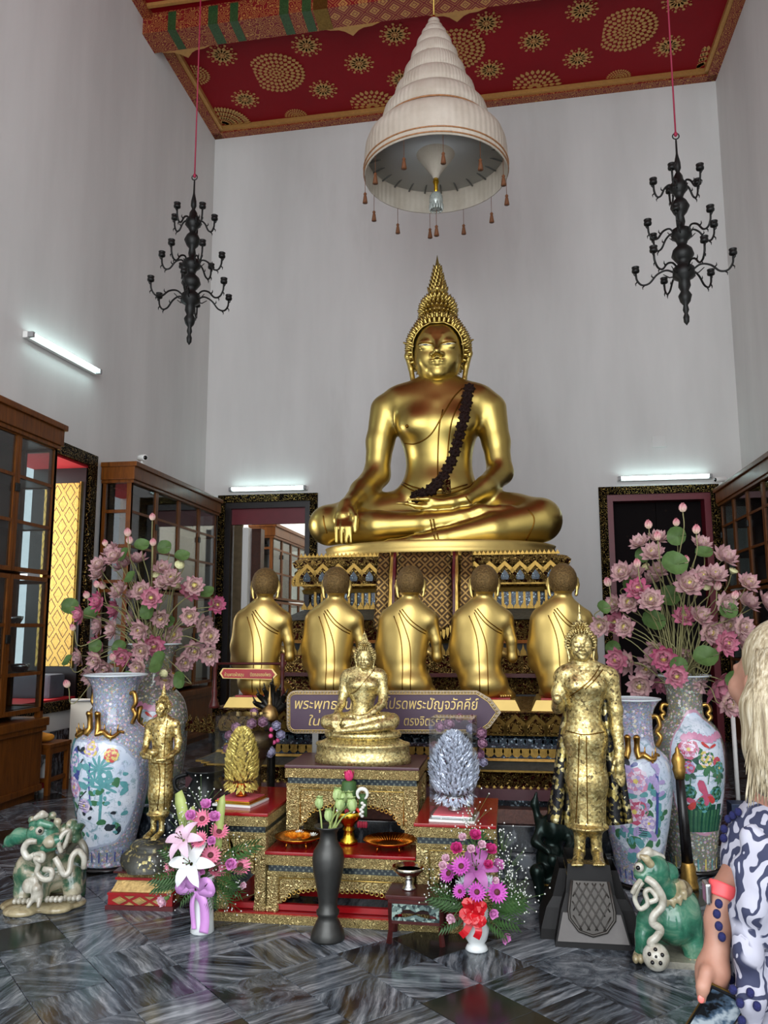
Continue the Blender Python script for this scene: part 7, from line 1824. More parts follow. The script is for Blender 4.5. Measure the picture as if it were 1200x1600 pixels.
m = MB()
for k in range(40): a = 2 * PI * k / 40; m.tube([Vector((tr2 * .52 * math.cos(a), tr2 * .52 * math.sin(a), .038)), Vector((tr2 * .95 * math.cos(a), tr2 * .95 * math.sin(a), .0635))], .0022, 4)
m.build('fluting', 'amber_gold', t2, kind='stuff')
o = AZ(545, 1318, LT); fbw = thing('footed_bowl', 'tall gold footed bowl with a banana leaf and lotus offering on the low table', 'bowl', (o.x, o.y, LT))
m = MB(); m.lathe([(.040, 0), (.052, .004), (.05, .014), (.034, .024), (.028, .05), (.036, .058), (.026, .066), (.04, .08), (.072, .105), (.080, .128), (.074, .128), (.04, .10), (0, .095)], 28, lobes=14, amp=.02); m.build('bowl', 'gold_bright', fbw)
m = MB(); m.lathe([(.03, .12), (.044, .16), (.046, .20), (.04, .245), (.02, .25)], 18, lobes=6, amp=.05); m.build('leaf_cone', 'fern_green', fbw)
m = MB()
for n_, t_, L in ((7, .85, .05), (6, .5, .048), (5, .2, .045)):
    for k in range(n_): cup_petal(m, 2 * PI * k / n_ + t_, t_, L, .014, .6)
put('lotus_top', m.mesh('lotus_top', simple('lotus_hot_pink', (222, 60, 116), .6, noise=.15, nscale=40)), fbw, (0, 0, .245))
simple('flower_dark_red', (150, 24, 50), .7, noise=.3, nscale=60); simple('flower_orange_red', (224, 64, 40), .6)
for k in range(12):
    a = 2 * PI * k / 12; m = MB(); ray_petals(m, 6, .014, .005, 1.0); o = put('rim_flower', m.mesh('rim_flower', ['flower_dark_red', 'jasmine', 'flower_orange_red'][k % 3]), fbw, (.062 * math.cos(a), .062 * math.sin(a), .132)); o.rotation_euler = (0, .7, a)
fbw.scale = (1.02, 1.02, 1.42)
gl_o = AY(570, 1240, 4.80); gl = thing('flower_garland', 'white jasmine garland with red tassel hanging beside the lotus offering', 'garland', gl_o)
m = MB(); m.tube([Vector((.03 * math.sin(a), 0, -.03 * math.cos(a))) for a in [.5 + (2 * PI - 1.0) * i / 14 for i in range(15)]], [.006 + .006 * math.sin(PI * i / 14) for i in range(15)], 8); m.build('jasmine_ring', 'jasmine', gl)
m = MB(); 
for k in range(7): m.ell((rng.uniform(-.012, .012), rng.uniform(-.01, .0), -.05 - .012 * k), (.012, .010, .010), 6, 4)
m.build('jasmine_drop', 'jasmine', gl, kind='stuff')
for dx in (-.022, -.007, .008, .022): m = MB(); m.lathe([(.002, -.15), (.010, -.16), (.008, -.185), (.0, -.19)], 8, (dx, 0, 0)); m.build('tassel_bud', 'flower_dark_red', gl)
m = MB(); m.sheet([[Vector((-.02 - .006 * t_, .01, -.12 * t_)), Vector((.026, .01, -.13 * t_))] for t_ in [i / 5 for i in range(6)]], thick=.003); m.build('leaf_backing', 'fern_green', gl)
gl.location = fbw.location + Vector((.085, -.03, .285))

# ---- dark pewter vase with lotus buds
o = AZ(512, 1467); pv = thing('pewter_vase', 'tall dark grey pewter vase of green lotus buds standing before the altar', 'vase', (o.x, o.y, 0)); u = o.y / FPX
simple('pewter', (72, 72, 70), .42, .75, noise=.15, nscale=25)
m = MB(); m.lathe([(0, 0), (25 * u, 0), (26 * u, 3 * u), (24 * u, 12 * u), (17 * u, 26 * u), (14 * u, 32 * u), (17 * u, 36 * u), (17.5 * u, 40 * u), (14 * u, 44 * u), (14.5 * u, 55 * u), (18 * u, 75 * u), (23 * u, 98 * u), (24.5 * u, 115 * u), (22 * u, 127 * u), (16 * u, 136 * u), (13.5 * u, 142 * u), (13 * u, 152 * u), (16 * u, 158 * u), (22 * u, 161 * u), (22 * u, 163 * u), (15 * u, 160 * u), (11 * u, 152 * u), (0, 150 * u)], 36); m.build('body', 'pewter', pv)
simple('lotus_bud_green', (176, 198, 132), .5, noise=.12, nscale=18)
m = MB()
for k in range(5): cup_petal(m, 2 * PI * k / 5, .30, .070, .024, 1.05, 0, .004, 5)
for k in range(5): cup_petal(m, 2 * PI * (k + .5) / 5, .22, .074, .02, .9, 0, .002, 5)
m.ell((0, 0, .030), (.023, .023, .034), 12, 8); lb = m.mesh('lotus_bud', 'lotus_bud_green')
for px, py, sc in ((499, 1254, .95), (514, 1274, 1.0), (526, 1242, 1.05), (531, 1257, 1.0), (551, 1258, 1.1), (545, 1247, 1.0), (536, 1246, .9)):
    p = AY(px, py, o.y + rng.uniform(-.03, .05)) - Vector((o.x, o.y, 0)); q = put('lotus_bud', lb, pv, p - Vector((0, 0, .03)), (rng.uniform(-.2, .2), rng.uniform(-.25, .25), rng.uniform(0, 3)), sc)
    m = MB(); b0 = Vector((rng.uniform(-.03, .03), rng.uniform(-.03, .03), 150 * u)); m.tube([Vector(v_) for v_ in spline([b0, b0 + (p - b0) * .5 + Vector((0, 0, .01)), p - Vector((0, 0, .03))], 4)], .005, 6); m.build('stem', simple('bud_stem', (150, 166, 96), .5) if 'bud_stem' not in MATS else 'bud_stem', pv)

# ---- little rosewood table with a glass bowl on a silver foot
tl, tr_ = AZ(606, 1476), AZ(694, 1479); tc_ = (tl + tr_) / 2; wd = (tr_ - tl).length / 2; hh_ = .242
lt = thing('low_table', 'small dark red lacquer table with mosaic apron in front of the altar', 'table', (tc_.x, tc_.y + .095, 0), R(-1.5)); dp = .095
m = MB(); m.bbox((-wd - .012, -dp - .012, hh_ - .022), (wd + .012, dp + .012, hh_), .006); m.bbox((-wd, -dp, hh_ - .045), (wd, dp, hh_ - .022), .004); m.build('tabletop', 'rosewood', lt)
for sx in (-1, 1):
    for sy in (-1, 1):
        m = MB(); m.tube([Vector((sx * (wd - .012), sy * (dp - .012), hh_ - .04)), Vector((sx * (wd - .014), sy * (dp - .014), .07)), Vector((sx * (wd - .006), sy * (dp - .006), .0))], [.013, .012, .015], 4, smooth=False); m.build('leg', 'rosewood', lt)
n = N('mother_of_pearl'); c_ = n.sep(n.vor(n.coord(), 70, out='Color')); n.set(Base_Color=n.ramp(c_[0], [(0, lin(40, 54, 56)), (.4, lin(96, 116, 112)), (.75, lin(150, 170, 160)), (1, lin(196, 206, 200))], 'CONSTANT'), Roughness=.2, Metallic=.3)
for (x0, x1, y_) in ((-wd + .02, wd - .02, -dp + .008),):
    pol = [(x0, hh_ - .045), (x1, hh_ - .045), (x1, hh_ - .13), (x1 - .02, hh_ - .10), (x1 - .05, hh_ - .095), (x1 - .06, hh_ - .075), (.03, hh_ - .072), (0, hh_ - .085), (-.03, hh_ - .072), (x0 + .06, hh_ - .075), (x0 + .05, hh_ - .095), (x0 + .02, hh_ - .10), (x0, hh_ - .13)]
    m = MB(); m.prism(pol, .008, T(0, y_, 0)); m.build('mosaic_apron', 'mother_of_pearl', lt)
m = MB(); m.box((-wd + .012, -dp + .008, hh_ - .145), (wd - .012, -dp + .02, hh_ - .13)); m.box((-wd + .012, dp - .02, hh_ - .145), (wd - .012, dp - .008, hh_ - .13)); m.build('stretcher', 'rosewood', lt)
m = MB(); m.prism([(-wd + .02, hh_ - .13), (wd - .02, hh_ - .13), (wd - .02, hh_ - .115), (.05, hh_ - .112), (0, hh_ - .098), (-.05, hh_ - .112), (-wd + .02, hh_ - .115)], .006, T(0, -dp + .01, 0)); m.build('lower_mosaic', 'mother_of_pearl', lt)
bo = Vector((tc_.x + .0, tc_.y + .10, hh_)); bo.x = AY(639, 1405, bo.y).x
gb = thing('glass_bowl', 'round glass bowl on a silver foot on the small red lacquer table', 'bowl', bo); gold('cut_glass', (214, 206, 182), .15, .25, 60, .4)
m = MB(); m.lathe([(.034, 0), (.038, .006), (.03, .014), (.02, .03), (.022, .045), (.016, .055), (.024, .062)], 20); m.build('foot', 'silver', gb)
m = MB(); m.lathe([(.02, .062), (.055, .075), (.082, .10), (.088, .118), (.084, .118), (.07, .095), (.03, .08), (0, .078)], 32, lobes=16, amp=.02); m.build('bowl', 'cut_glass', gb)
m = MB(); m.lathe([(0, .098), (.07, .098)], 24); m.build('brown_liquid', simple('tea', (120, 70, 30), .1), gb)

# ---- black turned pole with gilt ends, right
o = AZ(1078, 1389); pl_ = thing('turned_pole', 'black pole with gilded turned ends standing before the far right vase', 'pole', (o.x, o.y, 0)); u = o.y / FPX
gold('pole_gilt', (190, 150, 80), .4, .25, 20, .5)
m = MB(); m.lathe([(12 * u, 0), (12.5 * u, 4 * u), (11 * u, 12 * u), (12 * u, 16 * u), (10 * u, 22 * u), (11 * u, 28 * u), (8.5 * u, 34 * u), (8.5 * u, 36 * u)], 20); m.build('gilt_foot', 'pole_gilt', pl_)
m = MB(); m.lathe([(8 * u, 35 * u), (7.2 * u, 90 * u), (6.2 * u, 152 * u)], 20); m.build('shaft', 'black_lacquer', pl_)
m = MB(); m.lathe([(7 * u, 151 * u), (8 * u, 158 * u), (9.5 * u, 164 * u), (8 * u, 168 * u), (10 * u, 176 * u), (7 * u, 184 * u), (3.5 * u, 188 * u), (3 * u, 193 * u), (0, 197 * u)], 20); m.build('gilt_finial', 'pole_gilt', pl_)
pl_.rotation_euler = (0, R(-2.2), 0)

# ---- naga-sheltered figure and dark guardian
o = AY(425, 1112, 5.67); nb = thing('naga_statue', 'small figure under a fan of black naga heads beside the purple sign', 'statue', (o.x, o.y, 0)); zb_ = o.z
simple('naga_black', (30, 28, 24), .35, .5, noise=.5, nscale=40)
for k in range(7):
    a = PI * (.08 + .84 * k / 6); L = .145 if k == 3 else .12; m = MB(); e = Vector((L * math.cos(a), .0, .02 + L * math.sin(a) * 1.15))
    m.tube([Vector(v_) for v_ in spline([Vector((0, .02, -.02)), e * .55 + Vector((0, .02, 0)), e * .9, e + Vector((math.cos(a) * .01, -.04, .015))], 4)], [.02, .022, .024, .024, .024, .022, .021, .02, .02, .018, .016, .012, .007], 8)
    m.tube([e, e + Vector((math.cos(a) * .03, 0, .055))], [.012, .002], 5)
    for s in (-1, 1): m.tube([e * .8, e * .8 + Vector((s * .03, 0, .03))], [.010, .002], 4)
    m.v = [(x, y, z + zb_) for x, y, z in m.v]; m.build('naga_head', 'naga_black', nb)
m = MB(); m.lathe([(.055, -.06), (.062, -.04), (.058, .0), (.045, .03), (.02, .05), (.014, .07), (.018, .09), (.010, .11), (.004, .16), (0, .19)], 18, (0, -.06, zb_ + .0)); m.build('figure', 'old_brass', nb)
m = MB(); m.lathe([(.028, .152), (.028, .17), (.026, .22), (.03, zb_ - .25), (.05, zb_ - .12), (.08, zb_ - .06), (.0, zb_ - .05)], 20); m.build('pedestal', 'naga_black', nb)
c = Clay(); o = AZ(866, 1404); gd = thing('guardian_figure', 'dark green bronze crouching guardian behind the standing Buddha pedestal', 'statue', (o.x, o.y, 0)); u = o.y / FPX
simple('bronze_green', (26, 40, 36), .3, .6, noise=.5, nscale=14)
c.ell((0, 0, 20 * u), (26 * u, .10, 20 * u)).ell((-2 * u, 0, 55 * u), (23 * u, .09, 26 * u)).ell((4 * u, 0, 98 * u), (19 * u, .08, 24 * u)).ell((6 * u, -.03, 128 * u), (13 * u, .055, 15 * u))
c.chain([(-14 * u, 0, 105 * u), (-24 * u, -.05, 80 * u), (-8 * u, -.10, 72 * u)], [7 * u, 6.5 * u, 5 * u]).chain([(20 * u, 0, 105 * u), (28 * u, -.05, 82 * u), (16 * u, -.10, 70 * u)], [7 * u, 6.5 * u, 5 * u])
c.chain([(-14 * u, -.02, 40 * u), (-24 * u, -.12, 44 * u), (-20 * u, -.12, 10 * u)], [10 * u, 9 * u, 7 * u]).chain([(16 * u, -.02, 40 * u), (26 * u, -.12, 44 * u), (22 * u, -.12, 10 * u)], [10 * u, 9 * u, 7 * u])
c.chain([(-18 * u, .02, 100 * u), (-24 * u, .03, 130 * u), (-21 * u, .03, 146 * u)], [6 * u, 5 * u, 2 * u]).cap((6 * u, -.03, 140 * u), (6 * u, -.02, 152 * u), 5 * u, 2 * u)
c.ell((-1 * u, -.145, 62 * u), (9 * u, .03, 9 * u))
V, F_ = c.mesh(.007); m = MB(); m.add(V, [tuple(map(int, f)) for f in F_], 0, True); m.build('body', 'bronze_green', gd)
m = MB(); m.lathe([(24 * u, 0), (27 * u, 4 * u), (25 * u, 16 * u), (28 * u, 24 * u), (26 * u, 28 * u)], 24, sy=.9); m.build('pot', 'bronze_green', gd); m = MB(); m.lathe([(28.5 * u, 22 * u), (29.3 * u, 24 * u), (28.5 * u, 26 * u)], 24, sy=.9); m.build('gilt_rim', 'gold_dark', gd)
# ---- dark urn behind the left flowers
o = AY(318, 1330, 5.42); dv = thing('bronze_urn', 'dark bronze urn with loop handles behind the pink flower arrangement', 'urn', (o.x, 5.42, 0)); u = 5.42 / FPX
simple('urn_black', (34, 36, 36), .4, .5, noise=.4, nscale=14)
zt_ = AY(318, 1202, 5.42).z; m = MB(); m.lathe([(.09, 0), (.10, .03), (.06, .10), (.10, .20), (.135, .32), (.12, zt_ - .12), (.085, zt_ - .06), (.13, zt_ - .01), (.135, zt_), (.12, zt_), (.08, zt_ - .06), (0, zt_ - .08)], 28); m.build('body', 'urn_black', dv)
for s in (-1, 1): m = MB(); m.tube([Vector(v_) for v_ in spline([(s * .10, -.02, zt_ - .16), (s * .19, -.03, zt_ - .13), (s * .20, -.03, zt_ - .06), (s * .12, -.02, zt_ - .03)], 5)], .014, 8); m.build('handle', 'urn_black', dv)

# ---- stool with bottles between the left cabinet and the vase
p = AX(75, 1235, -4.58); st = thing('stool', 'small wooden stool tucked beside the left teak cabinet', 'stool', (-4.74, 7.90, 0))
m = MB(); m.bbox((-.20, -.20, .45), (.20, .20, .49), .008); m.build('seat', 'teak', st)
for sx in (-1, 1):
    for sy in (-1, 1): m = MB(); m.box((sx * .17 - .022, sy * .17 - .022, 0), (sx * .17 + .022, sy * .17 + .022, .45)); m.build('leg', 'teak', st)
for lo_b, hi_b in (((-.17, -.18, .12), (.17, -.15, .16)), ((.15, -.17, .12), (.18, .17, .16)), ((-.19, -.19, .39), (.19, -.165, .45)), ((.165, -.19, .39), (.19, .19, .45))): m = MB(); m.box(lo_b, hi_b); m.build('rail', 'teak', st)
simple('bottle_white', (196, 198, 196), .3); simple('bottle_red', (176, 30, 50), .4)
for i, (dx, dy) in enumerate(((-.06, -.06), (.06, -.04))):
    b_ = thing('plastic_bottle', ['left white plastic bottle under the stool, red label', 'right white plastic bottle under the stool, red label'][i], 'bottle', (-4.74 + dx, 7.90 + dy, 0), group='bottles under the stool')
    m = MB(); m.lathe([(.045, 0), (.05, .01), (.05, .22), (.03, .27), (.016, .29), (.016, .30)], 18); m.build('body', 'bottle_white', b_); m = MB(); m.lathe([(.018, .295), (.018, .325), (0, .326)], 12); m.build('cap', 'bottle_white', b_); m = MB(); m.lathe([(.0512, .05), (.0512, .15)], 18); m.build('label', 'bottle_red', b_)
simple('saffron_cloth', (220, 150, 40), .8, noise=.15, nscale=20, bump=.4)
c = Clay(); c.ell((0, 0, .035), (.10, .08, .035)).ell((-.03, -.02, .07), (.06, .05, .03)).ell((.05, .0, .05), (.06, .06, .03)); V, F_ = c.mesh(.01); m = MB(); m.add(V, [tuple(map(int, f)) for f in F_], 0, True)
m.v = [(x - 4.73, y + 7.88, z + .492) for x, y, z in m.v]; m.build('saffron_cloth', 'saffron_cloth', None, (-4.73, 7.88, .492), label='crumpled saffron cloth on the small stool by the left cabinet', cat='cloth')
pb = thing('leaning_board', 'cream board leaning upright behind the front left vase', 'board', (-4.70, 8.62, 0)); m = MB(); m.bbox((-.16, -.02, 0), (.16, .02, .86), .012); m.build('panel', 'plaster_cream', pb); m = MB(); m.tube([Vector((-.15, -.03, .84)), Vector((.15, -.03, .84))], .012, 6); m.build('grip', 'grey_plastic', pb)
# ---- white rod and blue box near the right vase
o = AY(1148, 1240, 7.2); rd = thing('white_rod', 'thin white rod standing behind the far right vase', 'rod', (AY(1147, 1150, 7.2).x, 7.2, 0)); m = MB(); m.tube([Vector((0, 0, .02)), Vector((0, 0, 1.05))], .018, 8); m.build('tube', 'white_enamel', rd); m = MB(); m.lathe([(.11, 0), (.11, .015), (.02, .03)], 16); m.build('foot', 'grey_plastic', rd)
bb = thing('blue_box', 'small blue box on the floor behind the far right vase', 'box', (AY(1158, 1230, 7.0).x, 7.0, 0)); m = MB(); m.bbox((-.10, -.08, 0), (.10, .08, .26), .006); m.build('carton', simple('box_blue', (30, 50, 84), .4), bb); m = MB(); m.box((-.05, -.082, .10), (.07, -.079, .22)); m.build('window_label', simple('box_pale', (120, 150, 180), .3), bb)
# ================================================================== GLAZED CERAMIC ELEPHANT BEASTS
def glaze(name, stops, sc, rough=.14):
    n = N(name); v = n.coord('Object'); f = n.noise(v, sc, 5, .6, .8)
    n.set(Base_Color=n.ramp(f, [(p, lin(*c)) for p, c in stops]), Roughness=rough); n.put(n.b.inputs['Coat Weight'], .5); n.put(n.b.inputs['Coat Roughness'], .06); n.bump(n.noise(v, sc * 5, 3), .25, .004)
glaze('glaze_green', [(.3, (24, 76, 56)), (.5, (52, 118, 92)), (.72, (128, 160, 132))], 9)
glaze('glaze_mixed', [(.34, (30, 84, 62)), (.46, (84, 110, 84)), (.54, (168, 160, 136)), (.75, (196, 188, 164))], 7)
glaze('glaze_cream', [(.3, (150, 142, 124)), (.6, (206, 202, 188)), (.8, (226, 224, 214))], 12)
glaze('glaze_tan', [(.3, (120, 106, 78)), (.6, (180, 166, 130)), (.8, (206, 196, 164))], 14)
glaze('glaze_grey', [(.3, (96, 94, 84)), (.6, (140, 136, 120)), (.8, (170, 166, 150))], 14, .4)
def clay_part(b, name, mat, root, org, vox, fn):
    c = Clay(); fn(c); V, F_ = c.mesh(vox); m = MB(); m.add(V, [tuple(map(int, f)) for f in F_], 0, True); return local(m, org).build(name, mat, root)
def ribbon_tube(b, name, pts, r, mat, root, org):
    m = MB(); P = [b.P(p[0], p[1], p[2]) for p in spline([(p[0], p[1], p[2]) for p in pts], 6)]; m.tube([Vector(p) for p in P], [r * b.u] * len(P), 8); return local(m, org).build(name, mat, root)
# ---- right beast
b = Body(4.42); eo = AZ(1045, 1500); eo = Vector((eo.x, 4.42, 0)); b.Y = 4.42
r = thing('ceramic_elephant', 'green glazed ceramic elephant with white trunk and pierced ball, lower right', 'figurine', eo)
def body(c):
    u = b.u; C = lambda px, py, dy, rx, rz, ry, k=8: c.ell(b.P(px, py, dy), (rx * u, ry, rz * u), None, k * u)
    ch = lambda pts, k=6: c.chain([b.P(p[0], p[1], p[2]) for p in pts], [p[3] * u for p in pts], k * u)
    C(1052, 1432, .04, 33, 36, .15); C(1066, 1420, .06, 24, 30, .12); C(1022, 1432, -.02, 20, 28, .09)
    ch([(1076, 1440, .02, 19), (1082, 1475, .0, 14), (1083, 1496, -.01, 12)]); ch([(1010, 1440, -.04, 14), (1006, 1462, -.05, 11), (1005, 1488, -.05, 11)]); ch([(1040, 1450, .16, 15), (1038, 1494, .16, 11)]); ch([(1072, 1446, .2, 15), (1074, 1492, .2, 11)])
    ch([(1040, 1400, .0, 22), (1022, 1372, -.05, 20)]); C(1020, 1357, -.06, 22, 20, .08); C(1004, 1366, -.09, 12, 10, .05)
    for k in range(3): C(1066 + k * 8, 1402 + k * 14, .02, 4, 4, .02, 3)
clay_part(b, 'body', 'glaze_green', r, eo, .0062, body)
def ear(c): c.chain([b.P(1030, 1352, -.05), b.P(1045, 1364, -.03), b.P(1058, 1384, .0)], [10 * b.u, 13 * b.u, 3 * b.u], .01)
clay_part(b, 'ear', 'glaze_green', r, eo, .0055, ear)
def saddle(c):
    for i, (x, y) in enumerate(((1030, 1398), (1040, 1406), (1050, 1408), (1060, 1404), (1068, 1396), (1056, 1394), (1044, 1394))): c.chain([b.P(x - 4, y - 14, -.02), b.P(x, y, -.07 if i < 5 else -.04), b.P(x + 3, y + 9, -.085 if i < 5 else -.05)], [6 * b.u, 5.5 * b.u, 2 * b.u], .008)
    c.ell(b.P(1058, 1388, .05), (20 * b.u, .10, 12 * b.u))
clay_part(b, 'saddle_cape', 'glaze_tan', r, eo, .0055, saddle)
def crest(c): c.chain([b.P(1000, 1338, -.10), b.P(1012, 1332, -.08), b.P(1034, 1340, -.04)], [5 * b.u, 7 * b.u, 5 * b.u], .01)
clay_part(b, 'crest', 'glaze_cream', r, eo, .005, crest)
def horn(c): c.chain([b.P(1016, 1350, -.12), b.P(1010, 1342, -.13), b.P(1002, 1338, -.13)], [6 * b.u, 5 * b.u, 3 * b.u], .01)
clay_part(b, 'horn', 'glaze_tan', r, eo, .005, horn)
m = MB(); m.ell(b.P(999, 1355, -.145), .022, 12, 8); local(m, eo).build('eye', 'glaze_cream', r); m = MB(); m.ell(b.P(997, 1356, -.162), .011, 10, 6); local(m, eo).build('pupil', 'black_gloss', r)
ribbon_tube(b, 'trunk', [(1010, 1372, -.13), (1023, 1382, -.15), (1034, 1400, -.15), (1034, 1416, -.15), (1022, 1430, -.16), (1020, 1442, -.16), (1032, 1452, -.16), (1026, 1464, -.16), (1017, 1472, -.16), (1020, 1480, -.16)], 5.5, 'glaze_cream', r, eo)
ribbon_tube(b, 'trunk_ribbon', [(1004, 1378, -.13), (996, 1390, -.14), (992, 1405, -.14), (1000, 1420, -.14), (1012, 1412, -.15), (1008, 1395, -.15), (1016, 1390, -.15), (1026, 1404, -.16), (1014, 1410, -.16)], 3.4, 'glaze_cream', r, eo)
ribbon_tube(b, 'tusk', [(1002, 1374, -.12), (994, 1384, -.15), (988, 1396, -.15)], 3.5, 'glaze_cream', r, eo)
bc = Vector(b.P(1025, 1495, -.15)); m = MB(); m.ell(bc, 17.5 * b.u, 20, 14); local(m, eo).build('ball', 'glaze_cream', r)
m = MB(); d = (EYE - bc).normalized(); X = frame_to(d)
for k in range(5):
    a = 2 * PI * k / 5 + .3; q = bc + X @ Vector((.030 * math.cos(a), .030 * math.sin(a), .0535)); m.ell(q, (.010, .010, .010), 8, 5)
m.ell(bc + X @ Vector((0, 0, .0575)), (.008, .008, .008), 8, 5); local(m, eo).build('ball_holes', 'black_gloss', r)
for px, py, dy in ((1083, 1501, -.03), (1005, 1493, -.07)):
    m = MB()
    for k in range(4): m.ell(b.P(px - 12 + k * 8, py + 5, dy - .03), (.016, .026, .022), 8, 6)
    m.ell(b.P(px, py, dy + .02), (.05, .05, .03), 12, 6); local(m, eo).build('foot', 'glaze_tan', r)
m = MB(); P = [AZ(984, 1462), AZ(1011, 1511), AZ(1098, 1517), AZ(1135, 1470), AZ(1110, 1440), AZ(1000, 1437)]; P = [(p.x - eo.x, p.y - eo.y) for p in P]; n_ = len(P)
m.add([(x, y, 0) for x, y in P] + [(x * .985, y * .985, .03) for x, y in P], [tuple(range(n_ - 1, -1, -1)), tuple(range(n_, 2 * n_))] + [(i, (i + 1) % n_, (i + 1) % n_ + n_, i + n_) for i in range(n_)]); m.build('base_slab', 'glaze_grey', r)
# ---- left beast
b = Body(4.72); lo_ = AZ(72, 1412); lo_ = Vector((lo_.x, 4.72, 0))
r = thing('ceramic_elephant', 'green and cream glazed ceramic beast with curling white ribbons, lower left', 'figurine', lo_)
def body(c):
    u = b.u; C = lambda px, py, dy, rx, rz, ry, k=8: c.ell(b.P(px, py, dy), (rx * u, ry, rz * u), None, k * u)
    ch = lambda pts, k=6: c.chain([b.P(p[0], p[1], p[2]) for p in pts], [p[3] * u for p in pts], k * u)
    C(78, 1362, .05, 44, 32, .15); C(50, 1360, -.02, 26, 30, .11); C(108, 1362, .08, 24, 30, .13)
    ch([(40, 1370, -.05, 16), (36, 1392, -.08, 13), (34, 1404, -.10, 11)]); ch([(112, 1368, .0, 17), (114, 1388, -.02, 14), (112, 1400, -.03, 11)]); ch([(64, 1375, -.06, 15), (66, 1398, -.08, 11)]); ch([(120, 1370, .18, 15), (122, 1394, .18, 12)])
    ch([(62, 1335, -.04, 24), (66, 1308, -.07, 20)]); C(68, 1304, -.08, 25, 19, .085); C(82, 1314, -.13, 14, 11, .06); C(58, 1294, -.12, 10, 9, .05)
clay_part(b, 'body', 'glaze_mixed', r, lo_, .0066, body)
def headp(c):
    u = b.u; c.ell(b.P(67, 1302, -.10), (25 * u, .085, 18 * u)); c.chain([b.P(76, 1316, -.15), b.P(92, 1312, -.14)], [9 * u, 7 * u], .01); c.chain([b.P(50, 1288, -.13), b.P(64, 1286, -.16), b.P(80, 1290, -.15)], [5 * u, 6 * u, 5 * u], .01); c.chain([b.P(70, 1326, -.13), b.P(84, 1324, -.14)], [7 * u, 5 * u], .008)
clay_part(b, 'head', 'glaze_green', r, lo_, .0058, headp)
def ear(c): c.chain([b.P(48, 1302, -.08), b.P(30, 1306, -.06), b.P(16, 1314, -.05), b.P(5, 1323, -.04)], [7 * b.u, 12 * b.u, 9 * b.u, 2 * b.u], .012)
clay_part(b, 'ear', 'glaze_green', r, lo_, .0055, ear)
def crest(c):
    for x, y, q in ((50, 1281, 6), (62, 1276, 7), (73, 1280, 6), (82, 1274, 6), (90, 1284, 6), (88, 1294, 7)): c.ell(b.P(x, y, -.07), (q * b.u,) * 3, None, .008)
clay_part(b, 'crest', 'glaze_mixed', r, lo_, .0055, crest)
def horn(c): c.chain([b.P(56, 1278, -.12), b.P(66, 1273, -.11), b.P(72, 1274, -.10)], [4 * b.u, 6 * b.u, 4 * b.u], .01)
clay_part(b, 'horn', 'glaze_cream', r, lo_, .005, horn)
def mane(c):
    for x, y, q in ((102, 1296, 10), (112, 1288, 8), (118, 1298, 9), (108, 1308, 9), (124, 1292, 6), (98, 1318, 9), (120, 1310, 7)): c.ell(b.P(x, y, -.02), (q * b.u, .05, q * b.u), None, .01)
clay_part(b, 'mane', 'glaze_mixed', r, lo_, .0055, mane)
m = MB(); m.ell(b.P(62, 1298, -.185), .024, 12, 8); local(m, lo_).build('eye', 'glaze_cream', r); m = MB(); m.ell(b.P(62.5, 1298.5, -.207), .011, 10, 6); local(m, lo_).build('pupil', 'black_gloss', r)
ribbon_tube(b, 'tusk', [(58, 1314, -.17), (44, 1316, -.19), (37, 1328, -.19), (44, 1340, -.19), (54, 1336, -.19)], 5, 'glaze_cream', r, lo_)
ribbon_tube(b, 'ribbon', [(54, 1336, -.19), (66, 1334, -.21), (66, 1344, -.21), (56, 1342, -.21), (60, 1352, -.2), (58, 1364, -.2), (68, 1374, -.2), (80, 1372, -.2), (80, 1360, -.2), (68, 1358, -.2)], 4.2, 'glaze_cream', r, lo_)
ribbon_tube(b, 'ribbon', [(86, 1340, -.17), (94, 1354, -.17), (100, 1366, -.16), (108, 1362, -.15), (112, 1340, -.13), (122, 1330, -.10), (131, 1340, -.08), (131, 1356, -.06)], 4.6, 'glaze_cream', r, lo_)
ribbon_tube(b, 'ribbon', [(96, 1332, -.14), (92, 1318, -.15), (98, 1304, -.14), (108, 1298, -.12), (104, 1314, -.12), (98, 1326, -.12)], 3.6, 'glaze_cream', r, lo_)
ribbon_tube(b, 'tail', [(104, 1340, .08), (112, 1322, .04), (124, 1314, .0), (132, 1326, -.02), (133, 1345, -.02)], 5.5, 'glaze_grey', r, lo_)
def cub(c):
    u = b.u; c.ell(b.P(44, 1384, -.20), (9 * u, .03, 11 * u)); c.ell(b.P(55, 1374, -.20), (6 * u, .025, 6 * u)); c.ell(b.P(58, 1400, -.21), (9 * u, .03, 9 * u)); c.ell(b.P(58, 1388, -.22), (6 * u, .025, 6 * u)); c.chain([b.P(52, 1404, -.22), b.P(44, 1416, -.24)], [4 * u, 3 * u], .006); c.chain([b.P(62, 1406, -.22), b.P(60, 1416, -.24)], [4 * u, 3 * u], .006)
clay_part(b, 'cub', 'glaze_cream', r, lo_, .0055, cub)
for px, py, dy in ((34, 1405, -.12), (84, 1402, -.12), (112, 1400, -.05)):
    m = MB()
    for k in range(4): m.ell(b.P(px - 10 + k * 7, py + 3, dy - .03), (.015, .024, .018), 8, 6)
    local(m, lo_).build('claws', 'glaze_cream', r)
c = Clay(); u = b.u
for x, y, rx in ((0, 0, .20), (-.10, -.06, .13), (.10, .02, .15), (-.05, -.16, .10), (.12, -.08, .10)): c.ell((x, y, .015), (rx, rx * .75, .035), None, .02)
c.box((0, 0, -.06), (.4, .4, .06), None, .001, .001, True)
V, F_ = c.mesh(.008); m = MB(); m.add(V, [tuple(map(int, f)) for f in F_], 0, True); m.build('base_rock', 'glaze_tan', r)
